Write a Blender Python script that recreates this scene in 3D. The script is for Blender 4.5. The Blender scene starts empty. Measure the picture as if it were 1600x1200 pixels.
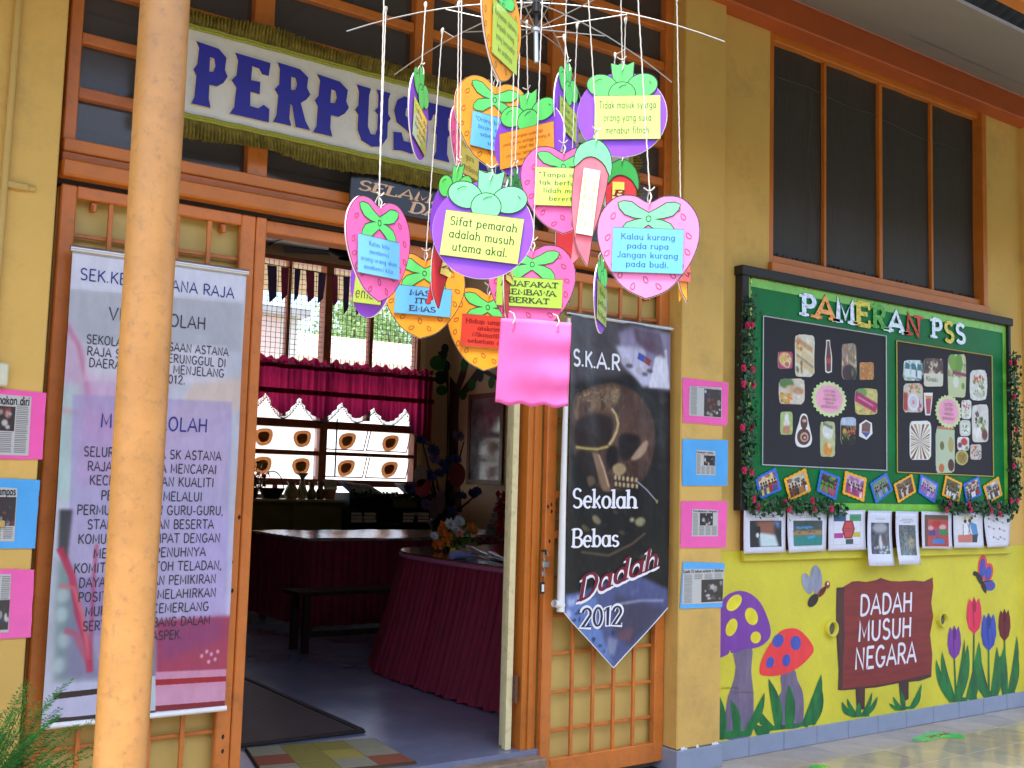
import bpy, bmesh, math, random
import numpy as np
from mathutils import Vector, Matrix, Euler
from mathutils.geometry import tessellate_polygon
random.seed(7)
PI = math.pi
scene = bpy.context.scene
COL = scene.collection
# ------------------------------------------------------------------ camera
FPX, YAW, PITCH, ROLL = 1665.9, 0.61288, 0.09101, 0.02767
CAMPOS = Vector((0.0, -4.165, 1.40))
_f = Vector((math.sin(YAW)*math.cos(PITCH), math.cos(YAW)*math.cos(PITCH), math.sin(PITCH)))
_r = Vector((math.cos(YAW), -math.sin(YAW), 0.0))
_u = _r.cross(_f)
_c, _s = math.cos(ROLL), math.sin(ROLL)
RIGHT, UP, FWD = _c*_r + _s*_u, -_s*_r + _c*_u, _f
cam_d = bpy.data.cameras.new('camera')
cam = bpy.data.objects.new('camera', cam_d)
COL.objects.link(cam)
cam.matrix_world = Matrix(((RIGHT.x, UP.x, -FWD.x, CAMPOS.x), (RIGHT.y, UP.y, -FWD.y, CAMPOS.y),
                           (RIGHT.z, UP.z, -FWD.z, CAMPOS.z), (0, 0, 0, 1)))
cam_d.sensor_width = 36.0
cam_d.lens = FPX/1600.0*36.0
cam_d.clip_start = 0.05
cam_d.clip_end = 3000.0
scene.camera = cam
# ------------------------------------------------------------------ light
SUN_EL, SUN_AZ = math.radians(74), math.radians(214)      # azimuth clockwise from +Y
world = bpy.data.worlds.new('World')
scene.world = world
world.use_nodes = True
_nt = world.node_tree
_bg = _nt.nodes['Background']
_sky = _nt.nodes.new('ShaderNodeTexSky')
_sky.sky_type = 'NISHITA'
_sky.sun_disc = False
_sky.sun_elevation = SUN_EL
_sky.sun_rotation = SUN_AZ
_sky.air_density = 1.0
_sky.dust_density = 2.5
_sky.ozone_density = 1.0
_nt.links.new(_sky.outputs[0], _bg.inputs[0])
_bg.inputs[1].default_value = 0.15
sun_d = bpy.data.lights.new('sun', 'SUN')
sun_d.energy = 2.6
sun_d.angle = math.radians(10)
sun_d.color = (1.0, 0.97, 0.93)
sun = bpy.data.objects.new('sun', sun_d)
COL.objects.link(sun)
_sd = Vector((math.sin(SUN_AZ)*math.cos(SUN_EL), math.cos(SUN_AZ)*math.cos(SUN_EL), math.sin(SUN_EL)))
sun.rotation_euler = _sd.to_track_quat('Z', 'Y').to_euler()
sun.location = _sd*20
scene.view_settings.view_transform = 'Standard'
scene.view_settings.look = 'None'
scene.view_settings.exposure = 2.0
scene.view_settings.gamma = 1.0
scene.view_settings.use_curve_mapping = False
scene.cycles.max_bounces = 8
scene.cycles.diffuse_bounces = 5
scene.cycles.transparent_max_bounces = 12
scene.cycles.use_denoising = True
# ------------------------------------------------------------------ measuring
def ray(px, py):
    return RIGHT*((px-800)/FPX) - UP*((py-600)/FPX) + FWD
def at(px, py, Y=0.0):
    d = ray(px, py); return CAMPOS + d*((Y-CAMPOS.y)/d.y)
def onz(px, py, Z=0.0):
    d = ray(px, py); return CAMPOS + d*((Z-CAMPOS.z)/d.z)
def onx(px, py, X):
    d = ray(px, py); return CAMPOS + d*((X-CAMPOS.x)/d.x)
def dep(px, py, t):
    return CAMPOS + ray(px, py)*t
# ------------------------------------------------------------------ colours, materials
def lin(c):
    return tuple((v/12.92 if v <= .04045 else ((v+.055)/1.055)**2.4) for v in [x/255.0 for x in c])
_mats = {}
def mat(name, col, rough=.6, var=.12, scale=6.0, bump=0.0, bscale=60.0, metal=0.0, dirt=None, dirt_amt=.25, dirt_scale=2.5,
        coat=0.0, spec=.5, col2=None, stretch=(1, 1, 1), trans=0.0, emit=0):
    if name in _mats: return _mats[name]
    m = bpy.data.materials.new(name); m.use_nodes = True
    nt = m.node_tree; b = nt.nodes['Principled BSDF']; L = nt.links
    tc = nt.nodes.new('ShaderNodeTexCoord'); mp = nt.nodes.new('ShaderNodeMapping')
    mp.inputs['Scale'].default_value = stretch
    L.new(tc.outputs['Object'], mp.inputs[0])
    n = nt.nodes.new('ShaderNodeTexNoise'); n.inputs['Scale'].default_value = scale; n.inputs['Detail'].default_value = 6
    n.inputs['Roughness'].default_value = .65
    L.new(mp.outputs[0], n.inputs['Vector'])
    r = nt.nodes.new('ShaderNodeValToRGB')
    c2 = col2 if col2 else tuple(v*(1-var*1.6) for v in col)
    c1 = col if col2 else tuple(min(1, v*(1+var)) for v in col)
    r.color_ramp.elements[0].position = .32; r.color_ramp.elements[1].position = .68
    r.color_ramp.elements[0].color = (*c2, 1); r.color_ramp.elements[1].color = (*c1, 1)
    L.new(n.outputs[0], r.inputs[0])
    out = r.outputs[0]
    if dirt:
        n2 = nt.nodes.new('ShaderNodeTexNoise'); n2.inputs['Scale'].default_value = dirt_scale; n2.inputs['Detail'].default_value = 9
        n2.inputs['Roughness'].default_value = .75
        L.new(mp.outputs[0], n2.inputs['Vector'])
        r2 = nt.nodes.new('ShaderNodeValToRGB'); r2.color_ramp.elements[0].position = .52; r2.color_ramp.elements[1].position = .72
        r2.color_ramp.elements[0].color = (0, 0, 0, 1); r2.color_ramp.elements[1].color = (dirt_amt,)*3+(1,)
        L.new(n2.outputs[0], r2.inputs[0])
        mx = nt.nodes.new('ShaderNodeMix'); mx.data_type = 'RGBA'
        L.new(r2.outputs[0], mx.inputs['Factor']); L.new(out, mx.inputs['A']); mx.inputs['B'].default_value = (*dirt, 1)
        out = mx.outputs['Result']
    L.new(out, b.inputs['Base Color'])
    mr = nt.nodes.new('ShaderNodeMapRange'); mr.inputs[3].default_value = max(.02, rough-.08); mr.inputs[4].default_value = min(1, rough+.1)
    L.new(n.outputs[0], mr.inputs[0]); L.new(mr.outputs[0], b.inputs['Roughness'])
    b.inputs['Metallic'].default_value = metal
    b.inputs['Specular IOR Level'].default_value = spec
    if coat:
        b.inputs['Coat Weight'].default_value = coat; b.inputs['Coat Roughness'].default_value = .12
    if bump:
        nb = nt.nodes.new('ShaderNodeTexNoise'); nb.inputs['Scale'].default_value = bscale; nb.inputs['Detail'].default_value = 4
        L.new(mp.outputs[0], nb.inputs['Vector'])
        bp = nt.nodes.new('ShaderNodeBump'); bp.inputs['Strength'].default_value = bump; bp.inputs['Distance'].default_value = .004
        L.new(nb.outputs[0], bp.inputs['Height']); L.new(bp.outputs[0], b.inputs['Normal'])
    if trans:
        t = nt.nodes.new('ShaderNodeBsdfTranslucent'); L.new(out, t.inputs[0])
        ms = nt.nodes.new('ShaderNodeMixShader'); ms.inputs[0].default_value = trans
        L.new(b.outputs[0], ms.inputs[1]); L.new(t.outputs[0], ms.inputs[2])
        L.new(ms.outputs[0], nt.nodes['Material Output'].inputs[0])
    _mats[name] = m
    return m
def rgb(name, c, **k):
    return mat(name, lin(c), **k)
# ------------------------------------------------------------------ objects
def link(name, me, parent=None, mats=()):
    o = bpy.data.objects.new(name, me); COL.objects.link(o)
    for m in mats:
        me.materials.append(m)
    if parent is not None:
        o.parent = parent; o.matrix_parent_inverse = parent.matrix_basis.inverted()
    return o
def tag(o, label=None, cat=None, group=None, kind=None):
    if label: o['label'] = label
    if cat: o['category'] = cat
    if group: o['group'] = group
    if kind: o['kind'] = kind
    return o
def thing(name, label, cat, loc=(0, 0, 0), group=None, rot=None):
    o = bpy.data.objects.new(name, None); COL.objects.link(o)
    o.empty_display_size = .05
    o.location = loc
    if rot: o.rotation_euler = rot
    return tag(o, label, cat, group)
class MB:
    def __init__(s): s.v = []; s.f = []; s.mi = []; s.sm = []
    def add(s, vs, fs, mi=0, smooth=False):
        n = len(s.v); s.v += [tuple(v) for v in vs]
        for f in fs: s.f.append(tuple(i+n for i in f)); s.mi.append(mi); s.sm.append(smooth)
        return s
    def box(s, x0, x1, y0, y1, z0, z1, bev=0.0, mi=0):
        if x0 > x1: x0, x1 = x1, x0
        if y0 > y1: y0, y1 = y1, y0
        if z0 > z1: z0, z1 = z1, z0
        if bev <= 0:
            vs = [(x, y, z) for x in (x0, x1) for y in (y0, y1) for z in (z0, z1)]
            return s.add(vs, [(0, 1, 3, 2), (4, 6, 7, 5), (0, 4, 5, 1), (2, 3, 7, 6), (0, 2, 6, 4), (1, 5, 7, 3)], mi)
        b = bmesh.new(); bmesh.ops.create_cube(b, size=1.0)
        for v in b.verts:
            v.co = Vector(((x0+x1)/2+v.co.x*(x1-x0), (y0+y1)/2+v.co.y*(y1-y0), (z0+z1)/2+v.co.z*(z1-z0)))
        bmesh.ops.bevel(b, geom=b.edges[:], offset=min(bev, .3*min(x1-x0, y1-y0, z1-z0)), segments=1, affect='EDGES')
        b.verts.index_update()
        s.add([v.co[:] for v in b.verts], [[v.index for v in f.verts] for f in b.faces], mi); b.free()
        return s
    def tube(s, pts, r, n=8, mi=0, cap=True, smooth=True):
        pts = [Vector(p) for p in pts]
        rs = r if isinstance(r, (list, tuple)) else [r]*len(pts)
        vs = []; fs = []
        prev = None
        for i, p in enumerate(pts):
            t = (pts[min(i+1, len(pts)-1)]-pts[max(i-1, 0)])
            t = t.normalized() if t.length > 1e-9 else Vector((0, 0, 1))
            a = prev if prev is not None else (Vector((1, 0, 0)) if abs(t.x) < .9 else Vector((0, 1, 0)))
            a = (a - t*a.dot(t)).normalized(); prev = a
            b = t.cross(a)
            for k in range(n):
                an = 2*PI*k/n
                vs.append(p + (a*math.cos(an)+b*math.sin(an))*rs[i])
        for i in range(len(pts)-1):
            for k in range(n):
                k2 = (k+1) % n
                fs.append((i*n+k, i*n+k2, (i+1)*n+k2, (i+1)*n+k))
        s.add(vs, fs, mi, smooth)
        if cap:
            m = (len(pts)-1)*n
            s.add(vs[:n], [tuple(range(n))[::-1]], mi); s.add(vs[m:], [tuple(range(n))], mi)
        return s
    def lathe(s, c, prof, n=20, mi=0, sx=1, sy=1):
        c = Vector(c); vs = []; fs = []
        for (r, z) in prof:
            for k in range(n):
                a = 2*PI*k/n; vs.append((c.x+r*sx*math.cos(a), c.y+r*sy*math.sin(a), c.z+z))
        for i in range(len(prof)-1):
            for k in range(n):
                k2 = (k+1) % n; fs.append((i*n+k, i*n+k2, (i+1)*n+k2, (i+1)*n+k))
        return s.add(vs, fs, mi, True)
    def grid(s, fn, nu, nv, mi=0, smooth=True):
        vs = [fn(i/nu, j/nv) for j in range(nv+1) for i in range(nu+1)]
        fs = [(j*(nu+1)+i, j*(nu+1)+i+1, (j+1)*(nu+1)+i+1, (j+1)*(nu+1)+i) for j in range(nv) for i in range(nu)]
        return s.add(vs, fs, mi, smooth)
    def poly(s, loops, fr, t=0.0, mi=0, mis=None, mib=None):
        """loops of 2D points (outer first, then holes) -> sheet or prism; fr(u, v, w) maps to 3D, w grows away from the viewer"""
        tris = tessellate_polygon([[Vector((p[0], p[1], 0)) for p in lp] for lp in loops])
        fl = [p for lp in loops for p in lp]
        s.add([fr(p[0], p[1], 0) for p in fl], tris, mi)
        if t:
            s.add([fr(p[0], p[1], t) for p in fl], [x[::-1] for x in tris], mib if mib is not None else mi)
            for lp in loops:
                n = len(lp)
                s.add([fr(p[0], p[1], 0) for p in lp]+[fr(p[0], p[1], t) for p in lp],
                      [(i, (i+1) % n, n+(i+1) % n, n+i) for i in range(n)], mis if mis is not None else mi)
        return s
    def build(s, name, mats, parent=None, uv=None):
        me = bpy.data.meshes.new(name)
        me.from_pydata(s.v, [], s.f); 
        for i, p in enumerate(me.polygons):
            p.material_index = s.mi[i]; p.use_smooth = s.sm[i]
        if uv:
            ul = me.uv_layers.new(name='UVMap')
            for lp in me.loops:
                ul.data[lp.index].uv = uv(me.vertices[lp.vertex_index].co)
        me.update()
        if not isinstance(mats, (list, tuple)): mats = [mats]
        return link(name, me, parent, mats)
def wallfr(Y):                     # (X, Z, depth) -> world on a plane facing -Y
    return lambda u, v, w: (u, Y+w, v)
def locfr(Y):
    return lambda u, v, w: (u, Y+w, v)
def pxs(pts, Y):
    return [(at(x, y, Y).x, at(x, y, Y).z) for x, y in pts]
def ell(cx, cy, rx, ry, rot=0, n=22, a0=0, a1=360):
    r = math.radians(rot); o = []
    full = abs(a1-a0) >= 360
    for i in range(n if full else n+1):
        a = math.radians(a0+(a1-a0)*i/n)
        x, y = rx*math.cos(a), ry*math.sin(a)
        o.append((cx+x*math.cos(r)-y*math.sin(r), cy+x*math.sin(r)+y*math.cos(r)))
    return o
def smooth(pts, n=4, closed=True):
    o = []; N = len(pts)
    for i in range(N if closed else N-1):
        p0, p1, p2, p3 = [Vector(pts[(i+k) % N]) if closed else Vector(pts[min(max(i+k, 0), N-1)]) for k in (-1, 0, 1, 2)]
        for j in range(n):
            t = j/n
            q = .5*((2*p1)+(p2-p0)*t+(2*p0-5*p1+4*p2-p3)*t*t+(3*p1-p0-3*p2+p3)*t**3)
            o.append(tuple(q))
    if not closed: o.append(tuple(pts[-1]))
    return o
def outline(s, pts, w, fr, closed=True, mi=0):
    n = len(pts); P = [Vector(p[:2]) for p in pts]; vs = []
    for i in range(n):
        a = P[(i-1) % n] if closed or i else P[i]; b = P[(i+1) % n] if closed or i < n-1 else P[i]
        t = (b-a); t = t.normalized() if t.length > 1e-9 else Vector((1, 0)); nn = Vector((-t.y, t.x))
        for sg in (-1, 1):
            q = P[i]+nn*w*.5*sg; vs.append(fr(q.x, q.y, 0))
    fs = [(2*i, 2*((i+1) % n), 2*((i+1) % n)+1, 2*i+1) for i in range(n if closed else n-1)]
    s.add(vs, fs, mi)
# ------------------------------------------------------------------ pen-stroke lettering
G = {
'A':(.8,'0,0 .4,1 .8,0|.14,.34 .66,.34'),'B':(.7,'.1,0 .1,1|.1,1 @.35,.76,.27,.24,90,-90 .1,.52|.1,.52 @.38,.26,.3,.26,90,-90 .1,0'),
'C':(.78,'@.42,.5,.36,.5,45,315'),'D':(.8,'.1,0 .1,1|.1,1 @.32,.5,.42,.5,90,-90 .1,0'),'E':(.68,'.1,0 .1,1|.1,1 .62,1|.1,.52 .52,.52|.1,0 .64,0'),
'F':(.64,'.1,0 .1,1|.1,1 .62,1|.1,.52 .52,.52'),'G':(.84,'@.42,.5,.36,.5,45,350 .77,.42 .5,.42'),'H':(.8,'.1,0 .1,1|.7,0 .7,1|.1,.52 .7,.52'),
'I':(.3,'.15,0 .15,1'),'J':(.56,'.45,1 .45,.25 @.25,.25,.2,.25,0,-160'),'K':(.74,'.1,0 .1,1|.66,1 .1,.42|.27,.6 .72,0'),'L':(.62,'.1,1 .1,0|.1,0 .58,0'),
'M':(.92,'.08,0 .12,1 .46,.22 .8,1 .84,0'),'N':(.8,'.1,0 .1,1 .7,0 .7,1'),'O':(.86,'@.43,.5,.36,.5,90,450'),'P':(.68,'.1,0 .1,1|.1,1 @.36,.74,.28,.26,90,-90 .1,.48'),
'Q':(.86,'@.43,.5,.36,.5,90,450|.5,.25 .8,-.08'),'R':(.74,'.1,0 .1,1|.1,1 @.36,.74,.28,.26,90,-90 .1,.48|.34,.48 .7,0'),
'S':(.7,'@.36,.75,.25,.25,30,270 @.36,.25,.28,.25,90,-148'),'T':(.74,'0,1 .74,1|.37,1 .37,0'),'U':(.78,'.1,1 .1,.32 @.39,.32,.29,.32,180,360 .68,1'),
'V':(.76,'0,1 .38,0 .76,1'),'W':(1.0,'0,1 .24,0 .5,.8 .76,0 1,1'),'X':(.72,'0,0 .7,1|0,1 .7,0'),'Y':(.72,'0,1 .36,.5 .72,1|.36,.5 .36,0'),'Z':(.7,'.04,1 .66,1 .04,0 .68,0'),
'a':(.64,'@.3,.31,.24,.3,0,360|.54,.62 .54,0'),'b':(.64,'.1,1 .1,0|@.34,.31,.24,.3,0,360'),'c':(.56,'@.32,.31,.25,.31,45,315'),
'd':(.64,'.55,1 .55,0|@.31,.31,.24,.3,0,360'),'e':(.6,'.08,.33 .55,.33 @.31,.31,.24,.31,5,310'),'f':(.4,'@.34,.8,.16,.2,40,180 .18,0|.02,.6 .38,.6'),
'g':(.64,'@.3,.31,.24,.3,0,360|.54,.62 .54,-.1 @.32,-.1,.22,.2,0,-150'),'h':(.64,'.1,1 .1,0|@.32,.38,.22,.24,180,0 .54,0'),'i':(.22,'.1,.62 .1,0|.1,.8 .1,.92'),
'j':(.26,'.14,.62 .14,-.1 @.0,-.1,.14,.2,0,-120|.14,.8 .14,.92'),'k':(.58,'.1,1 .1,0|.5,.62 .1,.24|.24,.38 .54,0'),'l':(.22,'.1,1 .1,0'),
'm':(.9,'.1,.62 .1,0|@.28,.42,.18,.2,180,0 .46,0|@.64,.42,.18,.2,180,0 .82,0'),'n':(.64,'.1,.62 .1,0|@.32,.38,.22,.24,180,0 .54,0'),
'o':(.64,'@.32,.31,.25,.31,90,450'),'p':(.64,'.1,.62 .1,-.3|@.34,.31,.24,.3,0,360'),'r':(.42,'.1,.62 .1,0|@.3,.36,.2,.25,180,55'),
's':(.5,'@.26,.46,.17,.155,30,270 @.26,.155,.19,.155,90,-148'),'t':(.42,'.2,.9 .2,.16 @.33,.16,.13,.15,180,300|.02,.62 .38,.62'),
'u':(.62,'.1,.62 .1,.24 @.31,.24,.21,.23,180,360 .52,.62|.52,.3 .52,0'),'v':(.56,'.02,.62 .28,0 .54,.62'),'w':(.8,'.02,.62 .2,0 .4,.5 .6,0 .78,.62'),
'y':(.6,'.06,.62 .31,.02|.56,.62 .2,-.28'),'z':(.54,'.06,.62 .48,.62 .06,0 .5,0'),
'0':(.64,'@.32,.5,.25,.5,90,450'),'1':(.46,'.08,.8 .26,1 .26,0'),'2':(.64,'@.31,.73,.24,.27,170,-30 .08,0 .58,0'),'3':(.62,'@.28,.75,.24,.25,150,-80 @.28,.26,.28,.26,80,-150'),
'4':(.66,'.46,0 .46,1 .04,.3 .62,.3'),'5':(.62,'.54,1 .14,1 .1,.56 @.3,.32,.26,.32,120,-145'),'.':(.24,'.1,0 .1,.09'),',':(.24,'.12,.08 .06,-.14'),'-':(.4,'.06,.36 .34,.36'),
'"':(.34,'.08,1 .08,.8|.22,1 .22,.8'),"'":(.2,'.08,1 .08,.8'),'!':(.2,'.1,1 .1,.3|.1,0 .1,.08'),' ':(.36,''),'(':(.3,'@.4,.5,.3,.6,120,240'),')':(.3,'@-.1,.5,.3,.6,60,-60'),'%':(.7,'0,0 .6,1'),'/':(.5,'0,0 .4,1')}
_gc = {}
def glyph(ch):
    if ch in _gc: return _gc[ch]
    w, d = G.get(ch, G['-']); st = []
    for part in d.split('|'):
        if not part: continue
        pl = []
        for tk in part.split():
            if tk[0] == '@':
                cx, cy, rx, ry, a0, a1 = map(float, tk[1:].split(','))
                n = max(4, int(abs(a1-a0)/22))
                for i in range(n+1):
                    a = math.radians(a0+(a1-a0)*i/n); pl.append((cx+rx*math.cos(a), cy+ry*math.sin(a)))
            else: pl.append(tuple(map(float, tk.split(','))))
        q = [pl[0]]
        for p in pl[1:]:
            if math.hypot(p[0]-q[-1][0], p[1]-q[-1][1]) > .01: q.append(p)
        st.append(q)
    _gc[ch] = (w, st)
    return _gc[ch]
def text_geo(lines, weight=.12, contrast=0.0, serif=0.0, slant=0.0, space=.1, lead=1.45, align='c'):
    V = []; F = []; Z = []
    def quad(vs, fs, z):
        n = len(V)
        for v in vs: V.append((v[0]+slant*(v[1]-y0), v[1])); Z.append(z)
        for f in fs: F.append(tuple(i+n for i in f))
    widths = []
    for ln in lines: widths.append(sum(glyph(c)[0]+space for c in ln)-space)
    W = max(widths)
    k = 0
    for li, ln in enumerate(lines):
        y0 = -li*lead
        x = {'c': (W-widths[li])/2, 'l': 0, 'r': W-widths[li]}[align]
        for ch in ln:
            w, st = glyph(ch)
            for pl in st:
                k += 1; n = len(pl); vs = []
                for i, p in enumerate(pl):
                    a = Vector(pl[max(i-1, 0)]); b = Vector(pl[min(i+1, n-1)]); t = (b-a)
                    if t.length < 1e-6: t = Vector(pl[min(i+1, n-1)])-Vector(pl[i])
                    t = t.normalized() if t.length > 1e-9 else Vector((1, 0))
                    nn = Vector((-t.y, t.x)); hw = weight*.5*(1-contrast*abs(t.x)**1.5)
                    if 0 < i < n-1:
                        d0 = (Vector(p)-Vector(pl[i-1])).normalized(); c = abs(d0.dot(t)); hw /= max(.72, c)
                    pp = Vector(p)
                    if i == 0: pp = pp - t*(weight*.12)
                    if i == n-1: pp = pp + t*(weight*.12)
                    for sg in (-1, 1): q = pp+nn*hw*sg; vs.append((x+q.x, y0+q.y))
                quad(vs, [(2*i, 2*i+2, 2*i+3, 2*i+1) for i in range(n-1)], (k % 3))
                if serif:
                    for e, o in ((0, 1), (n-1, n-2)):
                        t = Vector(pl[e])-Vector(pl[o]); 
                        if t.length < 1e-6: continue
                        t.normalize(); yy = pl[e][1]
                        if abs(t.y) > .8 and (abs(yy) < .02 or yy > .97 or abs(yy-.62) < .02):
                            h = weight*.42 if serif < 1 else weight*.55; s2 = weight*(.62+.5*serif)
                            if abs(yy-.62) < .02 or yy > .97:
                                yb = (y0+yy-h, y0+yy)
                            else: yb = (y0+yy, y0+yy+h)
                            xc = x+pl[e][0]; lft = s2 
                            rgt = s2 if not (yy > .5 and serif < 1 and ch.islower()) else weight*.5
                            quad([(xc-lft, yb[0]), (xc+rgt, yb[0]), (xc+rgt, yb[1]), (xc-lft, yb[1])], [(0, 1, 2, 3)], 3)
                        elif serif and abs(t.x) > .9 and ch in 'EFTLZ' and n == 2:
                            d = -1 if yy > .9 else (1 if yy < .1 else 0)
                            if d and e == n-1 or (ch == 'T' and d):
                                xc = x+pl[e][0]; hh = weight*1.15
                                ya, yb = sorted((y0+yy-d*weight*.3, y0+yy+d*hh))
                                quad([(xc-weight*.25, ya), (xc+weight*.25, ya), (xc+weight*.25, yb), (xc-weight*.25, yb)], [(0, 1, 2, 3)], 4)
            x += w+space
    H = 1+(len(lines)-1)*lead
    return V, F, Z, W, H
def put_text(name, lines, fr, x0, x1, ztop, zbot, material, parent, thick=0.0, step=.00012, **st):
    """fills the box x0..x1, zbot..ztop of the frame fr with the lines (cap height of last line stands on zbot)"""
    V, F, Z, W, H = text_geo(lines, **st)
    sx = (x1-x0)/W; sy = (ztop-zbot)/H
    b = MB()
    base = -(len(lines)-1)*st.get('lead', 1.45)
    P = [(x0+v[0]*sx, zbot+(v[1]-base)*sy) for v in V]
    if not thick:
        b.add([fr(p[0], p[1], -Z[i]*step) for i, p in enumerate(P)], F)
    else:
        for f in F:
            n = len(f)
            zz = Z[f[0]]*step
            vs = [fr(P[i][0], P[i][1], -zz) for i in f]+[fr(P[i][0], P[i][1], thick) for i in f]
            b.add(vs, [tuple(range(n)), tuple(range(2*n-1, n-1, -1))]+[(i, (i+1) % n, n+(i+1) % n, n+i) for i in range(n)])
    return b.build(name, material, parent)
def text_px(name, lines, xl, xr, yc, cap, Y, material, parent, fr=None, **st):
    a = at(xl, yc, Y); c = at(xr, yc, Y); m = at((xl+xr)/2, yc, Y)
    h = (at((xl+xr)/2, yc-cap/2, Y)-at((xl+xr)/2, yc+cap/2, Y)).z
    lead = st.get('lead', 1.45); H = h*(1+(len(lines)-1)*lead)
    return put_text(name, lines, fr or wallfr(Y), a.x, c.x, m.z+H/2, m.z-H/2, material, parent, **st)
# ------------------------------------------------------------------ printed pictures, computed here (no files)
class Canvas:
    def __init__(s, w, h, bg): s.w, s.h = w, h; s.a = np.empty((h, w, 3)); s.a[:] = np.array(bg)/255.0
    def blend(s, m, col): s.a += (np.array(col)/255.0-s.a)*m[..., None]
    def mask(s, pts):
        xs = [p[0] for p in pts]; ys = [p[1] for p in pts]
        X0, X1 = max(0, int(min(xs))-1), min(s.w, int(max(xs))+2); Y0, Y1 = max(0, int(min(ys))-1), min(s.h, int(max(ys))+2)
        m = np.zeros((s.h, s.w))
        if X1 <= X0 or Y1 <= Y0: return m
        acc = np.zeros((Y1-Y0, X1-X0))
        for ox, oy in ((.25, .25), (.75, .25), (.25, .75), (.75, .75)):
            gx, gy = np.meshgrid(np.arange(X0, X1)+ox, np.arange(Y0, Y1)+oy)
            ins = np.zeros(gx.shape, bool)
            for i in range(len(pts)):
                x1, y1 = pts[i]; x2, y2 = pts[i-1]
                if y1 == y2: continue
                c = ((y1 > gy) != (y2 > gy)) & (gx < (x2-x1)*(gy-y1)/(y2-y1)+x1); ins ^= c
            acc += ins*.25
        m[Y0:Y1, X0:X1] = acc
        return m
    @staticmethod
    def blur(m, r):
        r = int(r)
        if r < 1: return m
        for _ in range(2):
            for ax in (0, 1):
                pad = [(0, 0)]*m.ndim; pad[ax] = (r, r)
                p = np.pad(m, pad, mode='edge'); c = np.cumsum(p, axis=ax)
                z = np.zeros_like(np.take(c, [0], axis=ax)); c = np.concatenate([z, c], axis=ax)
                n = m.shape[ax]; k = 2*r+1
                m = (np.take(c, range(k, k+n), axis=ax)-np.take(c, range(0, n), axis=ax))/k
        return m
    def poly(s, pts, col, a=1.0, blur=0, tex=0.0, seed=0):
        m = s.blur(s.mask(pts), blur)*a
        if tex: m = m*np.clip(1-tex+2*tex*s.noise(seed, 10), 0, 1)
        s.blend(m, col)
    def line(s, pts, w, col, a=1.0, blur=0):
        P = [Vector(p) for p in pts]; L = []; R = []
        for i, p in enumerate(P):
            t = (P[min(i+1, len(P)-1)]-P[max(i-1, 0)]); t = t.normalized() if t.length > 0 else Vector((1, 0))
            n = Vector((-t.y, t.x))*w/2; L.append(tuple(p+n)); R.append(tuple(p-n))
        s.poly(L+R[::-1], col, a, blur)
    def noise(s, seed, cells):
        r = np.random.RandomState(seed); out = np.zeros((s.h, s.w)); amp = 1; tot = 0
        for o in range(4):
            n = cells*2**o; g = r.rand(n+2, n+2)
            ys = np.linspace(0, n, s.h); xs = np.linspace(0, n, s.w); yi = ys.astype(int); xi = xs.astype(int)
            fy = (ys-yi)[:, None]; fx = (xs-xi)[None]; fy = fy*fy*(3-2*fy); fx = fx*fx*(3-2*fx)
            out += amp*((g[yi][:, xi]*(1-fx)+g[yi][:, xi+1]*fx)*(1-fy)+(g[yi+1][:, xi]*(1-fx)+g[yi+1][:, xi+1]*fx)*fy); tot += amp; amp *= .55
        return out/tot
    def image(s, name):
        im = bpy.data.images.new(name, s.w, s.h)
        px = np.ones((s.h, s.w, 4), np.float32); px[..., :3] = np.clip(s.a[::-1], 0, 1)
        im.pixels.foreach_set(px.ravel()); im.update(); im.pack()
        return im
def image_mat(name, cv, rough=.35, coat=0.0, spec=.4, bump=0.0, trans=0.0, gain=.85):
    m = bpy.data.materials.new(name); m.use_nodes = True; nt = m.node_tree; b = nt.nodes['Principled BSDF']
    t = nt.nodes.new('ShaderNodeTexImage'); t.image = cv.image(name); t.extension = 'EXTEND'
    mx = nt.nodes.new('ShaderNodeMix'); mx.data_type = 'RGBA'; mx.blend_type = 'MULTIPLY'; mx.inputs['Factor'].default_value = 1
    mx.inputs['B'].default_value = (gain, gain, gain, 1)
    nt.links.new(t.outputs[0], mx.inputs['A']); nt.links.new(mx.outputs['Result'], b.inputs['Base Color'])
    b.inputs['Roughness'].default_value = rough; b.inputs['Specular IOR Level'].default_value = spec
    b.inputs['Coat Weight'].default_value = coat; b.inputs['Coat Roughness'].default_value = .1
    if bump:
        n = nt.nodes.new('ShaderNodeTexNoise'); n.inputs['Scale'].default_value = 7; n.inputs['Detail'].default_value = 2
        tc = nt.nodes.new('ShaderNodeTexCoord'); nt.links.new(tc.outputs['Object'], n.inputs['Vector'])
        bp = nt.nodes.new('ShaderNodeBump'); bp.inputs['Strength'].default_value = bump; bp.inputs['Distance'].default_value = .02
        nt.links.new(n.outputs[0], bp.inputs['Height']); nt.links.new(bp.outputs[0], b.inputs['Normal'])
    return m
def bbuv(pts):
    x0, x1 = min(p[0] for p in pts), max(p[0] for p in pts); z0, z1 = min(p[1] for p in pts), max(p[1] for p in pts)
    return lambda co: ((co[0]-x0)/(x1-x0), (co[2]-z0)/(z1-z0))
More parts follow.
